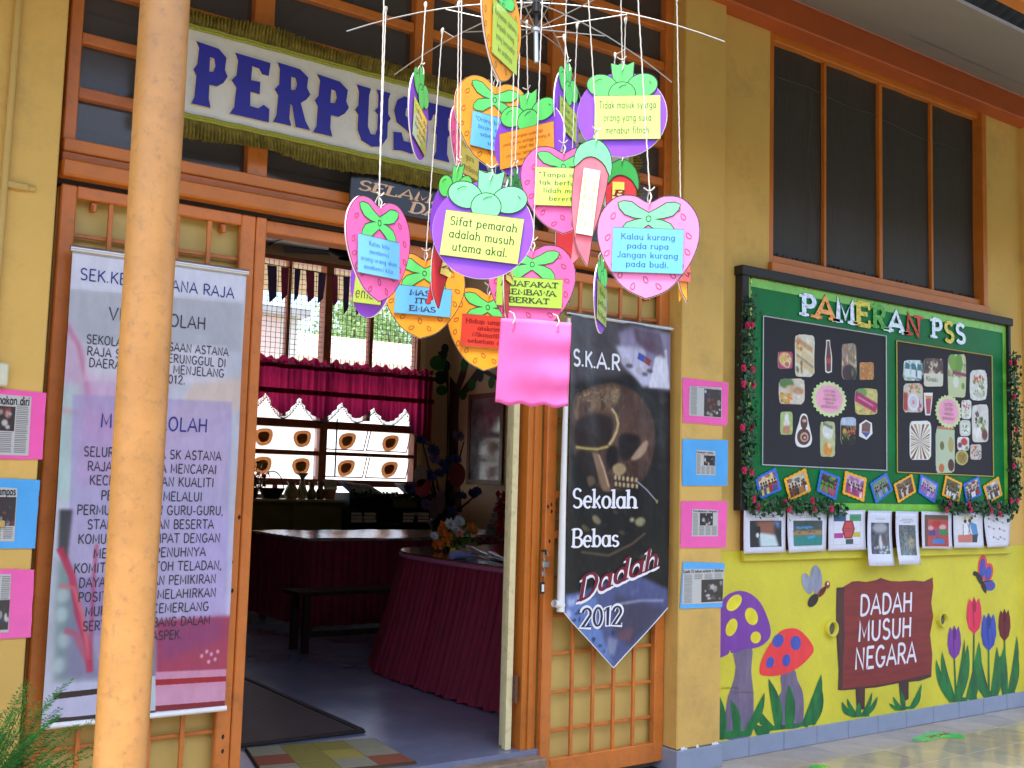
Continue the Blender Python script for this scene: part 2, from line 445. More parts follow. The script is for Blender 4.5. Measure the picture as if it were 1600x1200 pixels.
def blob_canvas(seed, pal, w=64, h=64, n=26, big=.22):
    """a small snapshot: overlapping rounded shapes in the picture's colours"""
    r = random.Random(seed); cv = Canvas(w, h, pal[0])
    for i in range(n):
        c = pal[r.randrange(len(pal))]; k = r.uniform(.3, 1)
        cv.poly(ell(r.uniform(0, w), r.uniform(0, h), w*big*k, h*big*k*r.uniform(.4, 1.2), r.uniform(0, 180), 10), c, .8, 1)
    for i in range(40):
        c = pal[r.randrange(len(pal))]; v = r.uniform(.6, 1.25); k = r.uniform(.02, .07)
        cv.poly(ell(r.uniform(0, w), r.uniform(0, h), w*k, h*k, 0, 8), tuple(min(255, q*v) for q in c), .7)
    cv.a *= (.75+.5*cv.noise(seed, 6))[..., None]
    return cv
def people_canvas(seed, bg, shirts, w=72, h=60):
    r = random.Random(seed); cv = Canvas(w, h, bg)
    cv.poly([(0, h*.62), (w, h*.55), (w, h), (0, h)], tuple(int(v*.55) for v in bg), 1)
    for i in range(6): cv.poly(ell(r.uniform(0, w), r.uniform(0, h*.35), w*.16, h*.12, 0, 8), shirts[r.randrange(len(shirts))], .6)
    for row in range(2):
        for i in range(6):
            x = w*(.1+.16*i)+r.uniform(-3, 3); y = h*(.42+.2*row)+r.uniform(-2, 2); c = shirts[r.randrange(len(shirts))]
            cv.poly([(x-5, y+4), (x+5, y+4), (x+6, y+26), (x-6, y+26)], c)
            cv.poly(ell(x, y, 3.4, 4.2, 0, 8), (150, 105, 80)); cv.poly(ell(x, y-2.4, 3.6, 2.6, 0, 8), (30, 22, 20))
    cv.a *= (.8+.4*cv.noise(seed, 8))[..., None]
    return cv
def news_canvas(seed, photo=(.45, .1, .95, .8), head=True, color=False, w=120, h=110, bg=(205, 203, 198)):
    r = random.Random(seed); cv = Canvas(w, h, bg)
    y0 = h*.16 if head else h*.05
    for c in range(4):
        xa = w*(.04+.24*c); xb = xa+w*.2; y = y0
        while y < h*.95:
            if not (photo[0]*w-2 < xb and xa < photo[2]*w+2 and photo[1]*h-2 < y < photo[3]*h+2):
                cv.poly([(xa, y), (xb-r.uniform(0, 5), y), (xb, y+1.5), (xa, y+1.5)], (95, 95, 95), .75)
            y += 3.4
    x0, ya, x1, yb = photo[0]*w, photo[1]*h, photo[2]*w, photo[3]*h
    pal = [(60, 50, 50), (170, 165, 160), (110, 100, 95), (225, 222, 218), (35, 35, 40)]
    if color: pal = [(70, 60, 60), (160, 70, 70), (190, 180, 170), (60, 80, 120), (230, 225, 220)]
    cv.poly([(x0, ya), (x1, ya), (x1, yb), (x0, yb)], pal[0])
    for i in range(22):
        cx, cy = r.uniform(x0+4, x1-4), r.uniform(ya+4, yb-4); k = r.uniform(2, 7)
        cv.poly([(max(x0, min(x1, p[0])), max(ya, min(yb, p[1]))) for p in ell(cx, cy, k, k*r.uniform(.6, 1.8), 0, 8)], pal[r.randrange(5)], .8, 1)
    return cv
def card(name, pts, Y, material, parent, t=.0015, uv=True, lift=0.0, edge=None):
    b = MB(); b.poly([pts], wallfr(Y-lift), t, 0, 1 if edge else None, 1 if edge else None)
    return b.build(name, [material, edge] if edge else material, parent, bbuv(pts) if uv else None)
# ------------------------------------------------------------------ shared materials
M_wall = rgb('ochre_wall_paint', (216, 174, 90), rough=.72, var=.06, scale=1.8, bump=.15, bscale=60, dirt=(.24, .15, .06), dirt_amt=.42, dirt_scale=2.0)
M_wall_sh = M_wall
M_orange = rgb('orange_gloss_paint', (206, 118, 48), rough=.38, var=.09, scale=5, bump=.25, bscale=45, dirt=(.12, .05, .03), dirt_amt=.45, dirt_scale=9)
M_beam = rgb('orange_beam_paint', (198, 112, 34), rough=.4, var=.07, scale=4, bump=.2, bscale=40, dirt=(.12, .05, .02), dirt_amt=.3, dirt_scale=6)
M_pinkwood = rgb('faded_orange_wood', (190, 110, 66), rough=.6, var=.12, scale=18, bump=.35, bscale=70, stretch=(.3, 1, 1), dirt=(.2, .1, .07), dirt_amt=.4, dirt_scale=14)
M_purlin = rgb('red_brown_paint', (176, 82, 30), rough=.6, var=.09, scale=4, bump=.2)
M_plate = rgb('yellow_door_plate', (206, 176, 96), rough=.5, var=.04, scale=3, bump=.12, bscale=30)
M_cream = rgb('cream_door_edge', (226, 212, 160), rough=.5, var=.06, scale=12, dirt=(.2, .14, .06), dirt_amt=.5, dirt_scale=20)
M_white = rgb('white_plastic', (232, 232, 228), rough=.4, var=.03)
M_alu = mat('silver_rod', (.62, .62, .64), rough=.3, metal=.9, var=.05)
M_steel = mat('worn_steel', (.45, .43, .4), rough=.4, metal=.9, var=.25, scale=40)
M_dark = rgb('near_black', (22, 21, 22), rough=.6, var=.2)
M_ink = mat('black_ink', (.015, .015, .018), rough=.5, var=.0)
M_string = rgb('white_yarn', (208, 200, 188), rough=.9, var=.1, scale=300)
M_twine = rgb('raw_twine', (188, 178, 160), rough=.9, var=.15, scale=200)
M_bluegrey = rgb('blue_grey_tile', (140, 150, 168), rough=.3, var=.05, scale=8)
M_grout = rgb('tile_grout', (92, 90, 88), rough=.9, var=.1, scale=30)
# ------------------------------------------------------------------ ground and floors
gb = MB(); gb.box(-300, 300, -300, -2.72, -.4, -.24)
tag(gb.build('ground', rgb('grassy_ground', (98, 102, 92), rough=.9, var=.15, scale=.6)), kind='structure')
gb = MB(); gb.box(-300, 300, 8.2, 400, -.4, -.12)
tag(gb.build('yard', rgb('yard_ground', (200, 198, 186), rough=.9, var=.2, scale=.4)), kind='structure')
FZ = -.10
fl = MB(); fl.box(-6, 14, -2.7, .2, -.3, FZ-.006)
floor = tag(fl.build('corridor_floor', M_grout), kind='structure')
M_tiles = [rgb('beige_floor_tile_%s' % n, c, rough=.13, var=.10, scale=5, spec=.6, dirt=(.2, .16, .12), dirt_amt=.25, dirt_scale=4) for n, c in (('warm', (176, 158, 132)), ('grey', (168, 156, 138)), ('pale', (182, 168, 144)))]
tl = {}
for i in range(-4, 34):
    for j in range(8):
        x0 = -.3+i*.305; y0 = .08-.305*(j+1)
        if x0 > 9.2: continue
        seen = (x0 > 3.2 and j < 5)
        mi = random.randrange(3)
        if seen:
            if mi not in tl:
                t = MB(); t.box(.0015, .3035, .0015, .3035, -.006, 0, .0012); o = t.build('tile', M_tiles[mi], floor); tl[mi] = o
            else:
                o = tl[mi].copy(); COL.objects.link(o); o.parent = floor; o.matrix_parent_inverse = floor.matrix_basis.inverted()
            o.location = (x0, y0, FZ)
t = MB()
t.box(-6, 3.2, -2.7, .08, FZ-.0055, FZ)
tag(t.build('floor_screed', M_tiles[0], floor))
M_rfl = rgb('room_floor_paint', (120, 126, 148), rough=.18, var=.10, scale=1.5, spec=.6, dirt=(.3, .3, .34), dirt_amt=.3, dirt_scale=3)
fl = MB(); fl.box(-1.5, 7.7, .3, 8.2, -.1, .1); fl.box(1.66, 3.3, .12, .3, -.05, .1)
rf = tag(fl.build('room_floor', M_rfl), kind='structure')
th = MB(); th.box(1.70, 3.22, .03, .24, -.10, .075, .006)
tag(th.build('door_threshold', rgb('worn_threshold', (150, 128, 104), rough=.7, var=.25, scale=14, bump=.5, dirt=(.06, .03, .02), dirt_amt=.8, dirt_scale=7)),
    'worn concrete step across the open doorway beside the patchwork mat', 'threshold')
ob = thing('added_sky_blocker', 'unseen cream block added across the lawn to cut low sky light', 'building', (2, -17, -.24))  # out-of-view block added to keep low sky light off the facade
b = MB(); b.box(-30, 40, -22, -17, -.3, 5.2); b.build('wall', rgb('added_block_wall', (176, 170, 150), rough=.8), ob)
b = MB(); b.add([(-31, -16.2, 5.0), (41, -16.2, 5.0), (41, -19.5, 7.0), (-31, -19.5, 7.0), (-31, -22.8, 5.0), (41, -22.8, 5.0)], [(3, 2, 1, 0), (3, 4, 5, 2)]); b.build('roof', rgb('added_block_roof', (110, 64, 50), rough=.8), ob)
b = MB(); b.box(0, 1.8, -16.99, -16.95, 1.0, 2.3); w0 = b.build('window', rgb('added_block_window', (50, 56, 60), rough=.2), ob); w0.location = (-28, 0, 0)
for i in range(1, 20):
    o = w0.copy(); COL.objects.link(o); o.parent = ob; o.matrix_parent_inverse = ob.matrix_basis.inverted(); o.location = (-28+3.4*i, 0, 0)
# ------------------------------------------------------------------ pilasters and walls
def walltag(name, label, boxes, m=M_wall, cat='wall'):
    b = MB()
    for q in boxes: b.box(*q)
    return tag(b.build(name, m), label, cat)
lw = walltag('wall', 'yellow ochre wall left of the banner with a thin conduit and laminated clippings', [(-6, .835, 0, .32, -.15, 4.9, .004)])
a = at(28, 0, 0)
b = MB(); b.tube([(at(31, 0, -.015).x, -.015, 3.6), (at(31, 0, -.015).x-.02, -.015, 0)], .013, 8); b.build('conduit', rgb('conduit_ochre', (196, 162, 88), rough=.6, var=.05), lw)
b = MB()
for z in (2.42, 1.2, 3.3): b.box(.66, .735, -.02, 0, z-.012, z+.012, .003)
for z in (2.42,): b.tube([(.63, -.004, z), (.76, -.004, z)], .012, 6)
b.build('conduit_saddle', rgb('conduit_ochre', (196, 162, 88)), lw)
pil = walltag('pilaster', 'yellow ochre pillar with four laminated clippings between gate and mural', [(4.05, 4.372, 0, .30, .02, 4.9, .006)], cat='pillar')
b = MB(); b.box(4.04, 4.378, -.012, .30, FZ, .018, .004); b.build('plinth_tile', M_bluegrey, pil)
b = MB()
for i, x in enumerate((4.085, 4.10, 4.118, 4.20, 4.318, 4.334, 4.35)):
    b.poly([smooth([(x-random.uniform(.006, .014), .0185), (x-.004, .024+random.uniform(0, .012)), (x+.005, .022+random.uniform(0, .008)), (x+random.uniform(.006, .014), .0185)], 3)], wallfr(-.0008-.0001*i))
b.build('flaked_paint', M_white, pil)['kind'] = 'stuff'
rp = walltag('pilaster', 'far yellow ochre pillar at the right edge beyond the noticeboard', [(7.60, 8.0, 0.02, .30, -.1, 4.9, .006)], cat='pillar')
b = MB(); b.box(7.59, 8.01, .008, .30, FZ, .02, .004); b.build('plinth_tile', M_bluegrey, rp)
# painted wall with openings above
YW = .08
mw = walltag('mural_wall', 'ochre and bright yellow wall painted with mushrooms, tulips and a wooden sign', [
    (4.372, 7.60, YW, .30, 0.95, 2.70), (4.372, 4.83, YW, .30, 2.70, 4.9), (7.12, 7.60, YW, .30, 2.70, 4.9), (4.83, 7.12, YW, .30, 4.17, 4.9)])
b = MB(); b.box(8.0, 14, .1, .3, -.1, 4.9); b.build('wall_beyond', M_wall, mw)
M_mural = rgb('bright_yellow_mural_paint', (212, 200, 54), rough=.55, var=.07, scale=3.5, bump=.35, bscale=50, dirt=(.45, .36, .03), dirt_amt=.3, dirt_scale=1.5)
b = MB(); b.box(4.372, 7.60, YW-.004, .30, -.02, 1.04)
b.build('yellow_dado', M_mural, mw)
b = MB(); b.box(4.60, 7.36, YW-.034, YW-.004, 0.985, 1.045, .004); b.build('yellow_ledge', M_mural, mw)
b = MB(); b.box(4.60, 7.36, YW-.02, YW, 1.046, 1.275); b.build('maroon_backing_strip', rgb('maroon_wood', (92, 38, 28), rough=.5, var=.12), mw)
sk = None
for i in range(11):
    if sk is None:
        b = MB(); b.box(.002, .2915, YW-.016, YW, FZ+.001, .003, .002); sk = b.build('skirting_tile', M_bluegrey, mw); o = sk
    else:
        o = sk.copy(); COL.objects.link(o); o.parent = mw; o.matrix_parent_inverse = mw.matrix_basis.inverted()
    o.location = (4.378+.2925*i, 0, 0)
b = MB(); b.box(4.372, 7.6, YW-.0055, YW+.1, FZ, .001); b.build('grout', M_grout, mw)
# ------------------------------------------------------------------ painted figures on the dado
def zz(x, y): return (1100+x/3.2, 860+y/3.2)
YM = YW-.0055
def mz(pts): return pxs([zz(*p) for p in pts], YM)
lay = [0]
def paint(name, ptslist, m, parent, sm=True, off=1):
    b = MB()
    for pts in ptslist:
        lay[0] += 1
        q = smooth(pts, 3) if sm else pts
        b.poly([mz(q)], wallfr(YM-.00035*off-.00001*(lay[0] % 20)), 0)
    return b.build(name, m, parent)
def figure(name, label, ptslist, m, sm=True, off=1):
    o = paint(name, ptslist, m, mw, sm, off)
    if label: o['label'] = label
    return o
def brush(name, c1, c2, stretch=(1, 1, .25), scale=22):
    return mat(name, lin(c1), col2=lin(c2), scale=scale, stretch=stretch, rough=.5)
M_pur = brush('mural_purple', (128, 66, 160), (112, 52, 146)); M_mred = brush('mural_coral', (240, 66, 62), (226, 50, 60))
M_mgrey = brush('mural_stem_grey', (128, 112, 136), (98, 86, 110)); M_mgreen = brush('mural_leaf_green', (36, 132, 58), (14, 74, 44), stretch=(1, 1, .35), scale=14)
M_mblue = brush('mural_blue', (72, 88, 176), (58, 72, 160)); M_myel = rgb('mural_spot_yellow', (224, 210, 40), rough=.5)
M_board = brush('mural_sign_brown', (142, 48, 44), (112, 36, 36), stretch=(.3, 1, 2.5), scale=14); M_boardd = brush('mural_sign_edge', (52, 36, 40), (82, 44, 40))
M_mwhite = rgb('mural_white', (228, 224, 232), rough=.5, var=.04); M_bodyb = rgb('mural_dark_brown', (48, 34, 34), rough=.5)
def EZ(cx, cy, rx, ry, rot=0): return ell(cx, cy, rx, ry, rot, 20)
m1 = figure('painted_mushroom', 'tall purple painted mushroom with yellow spots', [[(150, 500), (238, 480), (236, 600), (246, 700), (248, 800), (236, 925), (112, 944), (106, 850), (118, 740), (148, 650), (158, 580)]], M_mgrey)
paint('mushroom_cap', [[(50, 300), (78, 268), (110, 228), (150, 207), (190, 203), (235, 218), (282, 262), (315, 330), (333, 395), (326, 440), (290, 475), (245, 490), (200, 495), (158, 512), (137, 512), (128, 498), (118, 520), (60, 530), (40, 400)]], M_pur, m1, True, 2)
paint('yellow_spot', [EZ(150, 262, 30, 48, 40), EZ(237, 330, 31, 45, -18), EZ(137, 385, 27, 46, 20), EZ(258, 435, 26, 30, 10)], M_myel, m1, False, 3)
m2 = figure('painted_mushroom', 'small red painted mushroom with blue spots', [[(386, 615), (450, 595), (468, 650), (496, 720), (496, 850), (472, 887), (385, 892), (364, 870), (366, 750), (388, 700)]], M_mgrey)
paint('mushroom_cap', [[(277, 600), (290, 540), (328, 470), (378, 407), (435, 389), (480, 400), (528, 450), (549, 495), (530, 532), (480, 580), (420, 612), (350, 628), (290, 624)]], M_mred, m2, True, 2)
paint('blue_spot', [EZ(370, 452, 27, 35, 25), EZ(458, 463, 26, 37), EZ(330, 560, 20, 29, 15), EZ(411, 550, 20, 31, 8)], M_mblue, m2, False, 3)
def blade(bx, by, tx, ty, w, bend=0):
    n = 7; L = []; R = []
    dx, dy = tx-bx, ty-by; ln = math.hypot(dx, dy); nx, ny = -dy/ln, dx/ln
    for i in range(n+1):
        t = i/n; cx = bx+dx*t+nx*bend*math.sin(PI*t); cy = by+dy*t+ny*bend*math.sin(PI*t)
        ww = w*(math.sin(PI*(.18+.82*t))**.8 if t < 1 else 0)
        L.append((cx+nx*ww*.5, cy+ny*ww*.5)); R.append((cx-nx*ww*.5, cy-ny*ww*.5))
    return L+R[::-1][1:]
figure('painted_grass', None, [blade(100, 925, 68, 712, 34, 8), blade(70, 945, 64, 820, 60, 0), blade(165, 930, 135, 745, 44, 10), blade(205, 920, 302, 710, 44, 14), blade(110, 940, 62, 850, 40),
    [(66, 948), (70, 915), (150, 900), (240, 905), (232, 926)]], M_mgreen, False, 4)
figure('painted_grass', None, [blade(330, 900, 245, 868, 54, -20), blade(345, 895, 262, 778, 42, -16), blade(372, 890, 322, 640, 50, 12), blade(425, 885, 424, 672, 52, 6), blade(500, 880, 586, 618, 50, 16), blade(540, 872, 590, 695, 36, 12),
    [(300, 905), (330, 878), (430, 870), (556, 850), (562, 868), (430, 890)]], M_mgreen, False, 4)
sg = figure('painted_signboard', 'maroon painted wooden sign lettered in white', [[(757, 680), (806, 675), (803, 795), (764, 798)], [(972, 650), (1024, 645), (1023, 742), (984, 768)]], M_boardd, False, 1)
paint('sign_face', [[(663, 186), (690, 186), (740, 156), (770, 153), (810, 158), (862, 148), (882, 137), (905, 145), (935, 153), (980, 155), (1050, 150), (1100, 155), (1143, 135), (1146, 180), (1136, 262), (1146, 330), (1130, 420), (1141, 520), (1136, 632), (1080, 652), (980, 662), (860, 685), (690, 700), (669, 698), (673, 600), (662, 430), (660, 300)]], M_board, sg, False, 2)
paint('sign_dark_edge', [[(663, 186), (703, 184), (697, 300), (702, 430), (694, 560), (692, 699), (669, 698), (673, 600), (662, 430), (660, 300)], [(694, 690), (860, 675), (980, 652), (1136, 618), (1136, 632), (1080, 652), (980, 662), (860, 685), (700, 698)]], M_boardd, sg, False, 3)  # dark edge band is part of the mural's own paint
for ln, xl, xr, y, cap in (('DADAH', 778, 1038, 266, 96), ('MUSUH', 770, 1034, 394, 96), ('NEGARA', 752, 1058, 526, 100)):
    p0 = zz(xl, y); p1 = zz(xr, y)
    o = text_px('sign_lettering', [ln], p0[0], p1[0], p0[1], cap/3.2, YM, M_mwhite, sg, fr=wallfr(YM-.0017), weight=.15, slant=.06, space=.12)
figure('painted_grass', None, [blade(745, 825, 690, 755, 30, -14), blade(760, 825, 715, 740, 22, -6), blade(770, 828, 775, 760, 26), blade(790, 828, 840, 708, 20, 8), blade(800, 828, 868, 728, 24, 10),
    [(735, 835), (750, 812), (820, 808), (828, 828)], blade(985, 795, 925, 765, 20, -6), blade(990, 798, 945, 730, 20, -6), blade(1000, 798, 985, 700, 24, 0), blade(1030, 792, 1088, 665, 22, 8), blade(1040, 790, 1084, 712, 20, 6), [(950, 800), (975, 785), (1050, 776), (1052, 790)]], M_mgreen, False, 4)
bee = figure('painted_bee', 'painted bee with two grey wings', [blade(572, 228, 612, 178, 30, 0), EZ(617, 172, 13, 19)], rgb('mural_bee_red', (150, 52, 30), rough=.5), False, 3)
paint('wing', [EZ(516, 166, 24, 54, -16), EZ(561, 146, 30, 72, -4)], brush('mural_wing', (156, 160, 176), (120, 124, 142)), bee, False, 2)
paint('bee_stripe', [EZ(545, 250, 22, 37, 32), EZ(582, 214, 4, 22, 20), EZ(596, 200, 4, 20, 20), EZ(606, 190, 3, 16, 20)], M_bodyb, bee, False, 4)
paint('eye', [EZ(619, 166, 5, 7)], M_mwhite, bee, False, 5)
bf = figure('painted_butterfly', 'painted butterfly with red and blue wings', [EZ(1393, 85, 24, 62, 3), EZ(1420, 112, 25, 50, 10)], M_mred, False, 2)
paint('wing', [EZ(1392, 88, 16, 50, 3), EZ(1420, 115, 17, 38, 10), EZ(1428, 176, 28, 26, 0)], M_mblue, bf, False, 3)
paint('wing_spot', [EZ(1395, 75, 7, 9), EZ(1418, 140, 6, 10), EZ(1434, 176, 8, 8)], brush('mural_wing_spot', (150, 50, 110), (130, 40, 100)), bf, False, 4)
paint('butterfly_body', [blade(1388, 165, 1352, 102, 26, 4), EZ(1353, 116, 9, 12), blade(1390, 160, 1410, 216, 22, 0), blade(1385, 160, 1450, 148, 6, 0)], M_bodyb, bf, False, 5)
def tulip(label, cx, cy, rx, ry, c1, c2, sx, sy):
    st = figure('painted_tulip', label, [[(cx-4, cy+ry-6), (cx+4, cy+ry-6), (sx+5, sy), (sx-5, sy)]], M_mgreen, False, 2)
    m = brush('mural_tulip_'+c1[3], c1[:3], c2, stretch=(2.5, 1, .2), scale=24)
    paint('tulip_bloom', [[(cx-rx*.9, cy-ry*.55), (cx-rx*.62, cy-ry*.95), (cx-rx*.3, cy-ry*.75), (cx, cy-ry*1.05), (cx+rx*.3, cy-ry*.75), (cx+rx*.66, cy-ry*.98), (cx+rx*.92, cy-ry*.5), (cx+rx, cy+ry*.1), (cx+rx*.72, cy+ry*.66), (cx, cy+ry), (cx-rx*.72, cy+ry*.66), (cx-rx, cy+ry*.1)]], m, st, False, 3)
    paint('petal_line', [blade(cx, cy+ry*.7, cx-rx*.2, cy-ry*.75, rx*.12, 0), blade(cx, cy-ry*.2, cx+1, cy-ry*.95, rx*.5, 0)], mat('mural_petal_dark_'+c1[3], tuple(v*.45 for v in lin(c1[:3]))), st, False, 4)
tulip('purple painted tulip, lowest bloom', 1251, 462, 34, 84, (134, 62, 158, 'violet'), (108, 42, 140), 1260, 740)
tulip('pink red painted tulip, tallest bloom', 1350, 328, 38, 92, (232, 50, 92, 'pink'), (214, 34, 70), 1344, 730)
tulip('blue painted tulip', 1423, 410, 38, 94, (66, 86, 178, 'blue'), (42, 54, 150), 1424, 720)
tulip('maroon painted tulip, rightmost', 1502, 375, 30, 80, (122, 24, 40, 'maroon'), (86, 12, 28), 1510, 700)
figure('painted_grass', 'long green painted tulip leaves', [blade(1235, 752, 1160, 545, 34, -14), blade(1250, 750, 1190, 505, 34, -14), blade(1270, 750, 1318, 470, 40, 12), blade(1255, 750, 1302, 440, 22, 10), blade(1320, 745, 1375, 455, 44, 16), blade(1350, 742, 1360, 540, 26, 8),
    blade(1410, 735, 1350, 560, 30, -10), blade(1425, 735, 1372, 495, 30, -12), blade(1440, 732, 1464, 480, 32, 10), blade(1460, 725, 1480, 520, 30, 8), blade(1505, 722, 1500, 480, 40, -6), blade(1525, 720, 1564, 425, 30, 12), blade(1540, 718, 1568, 520, 26, 8),
    [(1225, 760), (1235, 730), (1310, 735), (1316, 752)], [(1330, 748), (1340, 720), (1362, 725), (1366, 745)], [(1400, 740), (1410, 700), (1460, 705), (1468, 728)], [(1488, 728), (1495, 695), (1550, 690), (1556, 718)]], M_mgreen, False, 5)
for i, (cx, cy, rx, ry) in enumerate(((630, 390, 27, 42), (1184, 345, 22, 38))):
    c = at(*zz(cx, cy), YM); r = abs(at(*zz(cx, cy-ry), YM).z-c.z)
    b = MB(); 
    ring = [(r*.80, 0), (r, 0), (r, .03), (r*.80, .03)]
    vs = []; n = 24
    for (rr, d) in [(r*.78, .06), (r*.78, 0), (r, 0), (r, .03)]:
        for k in range(n): vs.append((c.x+rr*math.cos(2*PI*k/n), YM-.026+d, c.z+rr*math.sin(2*PI*k/n)))
    b.add(vs, [(j*n+k, j*n+(k+1) % n, (j+1)*n+(k+1) % n, (j+1)*n+k) for j in range(3) for k in range(n)], 0, True)
    o = b.build('drain_pipe_end', M_mural, mw); o['label'] = ('yellow rimmed pipe end left of the painted sign', 'yellow rimmed pipe end right of the painted sign')[i]
    b = MB(); b.poly([ell(c.x, c.z, r*.79, r*.79)], wallfr(YM-.003)); b.build('pipe_dark', rgb('pipe_mouth', (104, 98, 84), rough=.9, var=.3, scale=60), o)
b = MB(); rr = random.Random(14)
for row, (xa, xb, yy) in enumerate(((85, 175, 693), (140, 250, 714))):
    pts = [zz(xa+(xb-xa)*k/44, yy-6+rr.uniform(-7, 7)*(1 if k % 2 else -1)) for k in range(45)]
    outline(b, pxs(pts, YM), .0022, wallfr(YM-.0021-.0002*row), False)
b.build('signature_scribble', rgb('scribble_brown', (120, 104, 40), rough=.6), mw)
# ------------------------------------------------------------------ mural-wall window
win = thing('window', 'tall four-bay window with orange frame and dark netting above the noticeboard', 'window', (5.97, .12, 2.72))
X0, X1, Z0, Z1 = 4.83, 7.12, 2.72, 4.17
def member(name, q, m, parent, bev=.004):
    b = MB(); b.box(*q, bev); return b.build(name, m, parent)
for q in ((X0, X0+.045, .085, .20, Z0, Z1), (X1-.05, X1, .055, .20, Z0, Z1), (X0+.045, X1-.05, .085, .20, Z1-.05, Z1), (X0+.045, X1-.05, .085, .20, Z0+.02, Z0+.07)): member('window_frame', q, M_beam, win)
member('sill', (X0-.01, X1+.01, .045, .22, Z0-.045, Z0+.02), M_beam, win)
for x, w in ((5.385, .022), (5.955, .034), (6.53, .022)): member('mullion', (x-w/2, x+w/2, .108, .19, Z0+.07, Z1-.05), M_beam, win)
M_net = mat('dark_window_netting', (.050, .043, .034), col2=(.022, .019, .016), stretch=(14, 1, .7), scale=7, rough=.55, spec=.5)
xs = [X0+.045, 5.374, 5.396, 5.9325, 5.9775, 6.519, 6.541, X1-.05]
for i in range(4):
    b = MB(); b.grid(lambda u, v, a=xs[2*i], c=xs[2*i+1]: (a+(c-a)*u, .135+.004*math.sin(9*u+3*v+i)*math.sin(5*v), Z0+.07+(Z1-Z0-.12)*v), 8, 8); b.build('net_pane', M_net, win)
b = MB(); r = random.Random(3)
pts = [(4.88, .124, 3.92)]
for i in range(16): pts.append((4.88+.14*(i+1), .124, 3.92-.004*i+.012*math.sin(i*1.1)-(.02 if i > 6 else 0)))
b.tube(pts, .0016, 4); pts = [(5.25, .124, 3.9-.085*i) if i else (5.25, .124, 3.9) for i in range(13)]
b.tube([(p[0]+.02*math.sin(k*.9), p[1], p[2]) for k, p in enumerate(pts)], .0012, 4)
b.build('loose_thread', rgb('grey_thread', (90, 84, 76), rough=.9), win)
b = MB(); r = random.Random(5)
for k in range(150):
    x = X0+.06+r.random()*(X1-X0-.12); b.box(x, x+.004+.006*r.random(), .118, .124, Z0+.07, Z0+.078+.022*r.random())
o = b.build('net_fringe', M_dark, win); o['kind'] = 'stuff'
# lower window frame piece showing between sill and board
b = MB(); b.box(4.86, 5.94, .05, .09, 2.655, 2.675); b.box(5.97, 7.08, .05, .09, 2.655, 2.675); b.build('lower_rail', M_orange, win)
# ------------------------------------------------------------------ roof
slope = (3.65-4.33)/1.4
b = MB(); b.add([(3.0, -.06, 4.33), (14, -.06, 4.33), (14, -1.46, 4.33+slope*1.4), (3.0, -1.46, 4.33+slope*1.4), (3.0, -.06, 4.35), (14, -.06, 4.35), (14, -1.46, 4.35+slope*1.4), (3.0, -1.46, 4.35+slope*1.4)], [(0, 1, 2, 3), (7, 6, 5, 4), (0, 3, 7, 4), (1, 5, 6, 2), (2, 6, 7, 3)])
b.add([(-6, -.06, 4.33), (3.0, -.06, 4.33), (3.0, -1.46, 4.33+slope*1.4), (-6, -1.46, 4.33+slope*1.4)], [(0, 1, 2, 3)])
roof = tag(b.build('corridor_roof', rgb('whitewashed_soffit', (146, 140, 132), rough=.85, var=.05, scale=1.3, bump=.3, bscale=25, dirt=(.22, .17, .13), dirt_amt=.5, dirt_scale=1.3)), 'whitewashed sloping soffit under a corrugated corridor roof', 'roof')
b = MB()
def corr(u, v): 
    x = -6+20*u; y = .3-2.5*v; return (x, y, 4.60+slope*(y+.06)*-1*-1+.018*math.sin(x*2*PI/.076))
n = 1000
vs = []; fs = []
for i in range(n+1):
    x = -6+20*i/n
    for y in (.3, -2.55): vs.append((x, y, 4.47+slope*-(y+.06)*-1.0+.018*math.sin(x*2*PI/.11)))
for i in range(n): fs.append((2*i, 2*i+1, 2*i+3, 2*i+2))
b.add(vs, fs, 0, True); b.build('corrugated_sheet', rgb('dark_corrugated_metal', (70, 68, 66), rough=.6, var=.2, scale=3), roof)
b = MB(); zb_ = at(1600, 24, -1.60).z; b.box(-6, 14, -1.68, -1.60, zb_, zb_+.15, .006); b.build('eaves_beam', M_beam, roof)
b = MB(); b.box(-6, 14, -.06, .08, 4.16, 4.325, .008); b.box(-6, 14, -.02, .08, 4.326, 4.6); b.build('wall_plate_beam', M_purlin, roof)
b = MB(); b.add([(7.2+.0, -.30, 4.275), (9.0, -.9, 3.97), (9.0, -.93, 3.955), (7.2, -.33, 4.262)], [(0, 1, 2, 3)])
# cracked joint strip in the soffit
b = MB(); r = random.Random(9); 
for i in range(26):
    x = 5.5+.14*i; y = -.42+r.uniform(-.01, .01); z = 4.33+slope*(-y-.06)-.004; w = r.uniform(.004, .014)
    b.add([(x, y, z), (x+.15, y, z), (x+.15, y-w, z+slope*w), (x, y-w, z+slope*w)], [(3, 2, 1, 0)])
b.build('soffit_joint', rgb('soffit_crack', (96, 84, 72), rough=.9), roof)
# ------------------------------------------------------------------ round post in front
px_, py_ = .762, -1.5
b = MB(); prof = [(.0610+.0006*math.sin(i*1.3), i*.15) for i in range(27)]
b.lathe((px_, py_, -.105), prof, 40)
M_post = rgb('orange_post_paint', (190, 136, 76), rough=.42, var=.10, scale=6, bump=.35, bscale=34, dirt=(.14, .10, .06), dirt_amt=.55, dirt_scale=34, spec=.5)
nt = M_post.node_tree
post = tag(b.build('round_post', M_post), 'round orange painted roof post standing in front of the white banner', 'post')
b = MB(); b.box(px_-.1, px_+.1, py_-.1, py_+.1, -.101, -.088, .003); b.build('base_plate', M_orange, post)
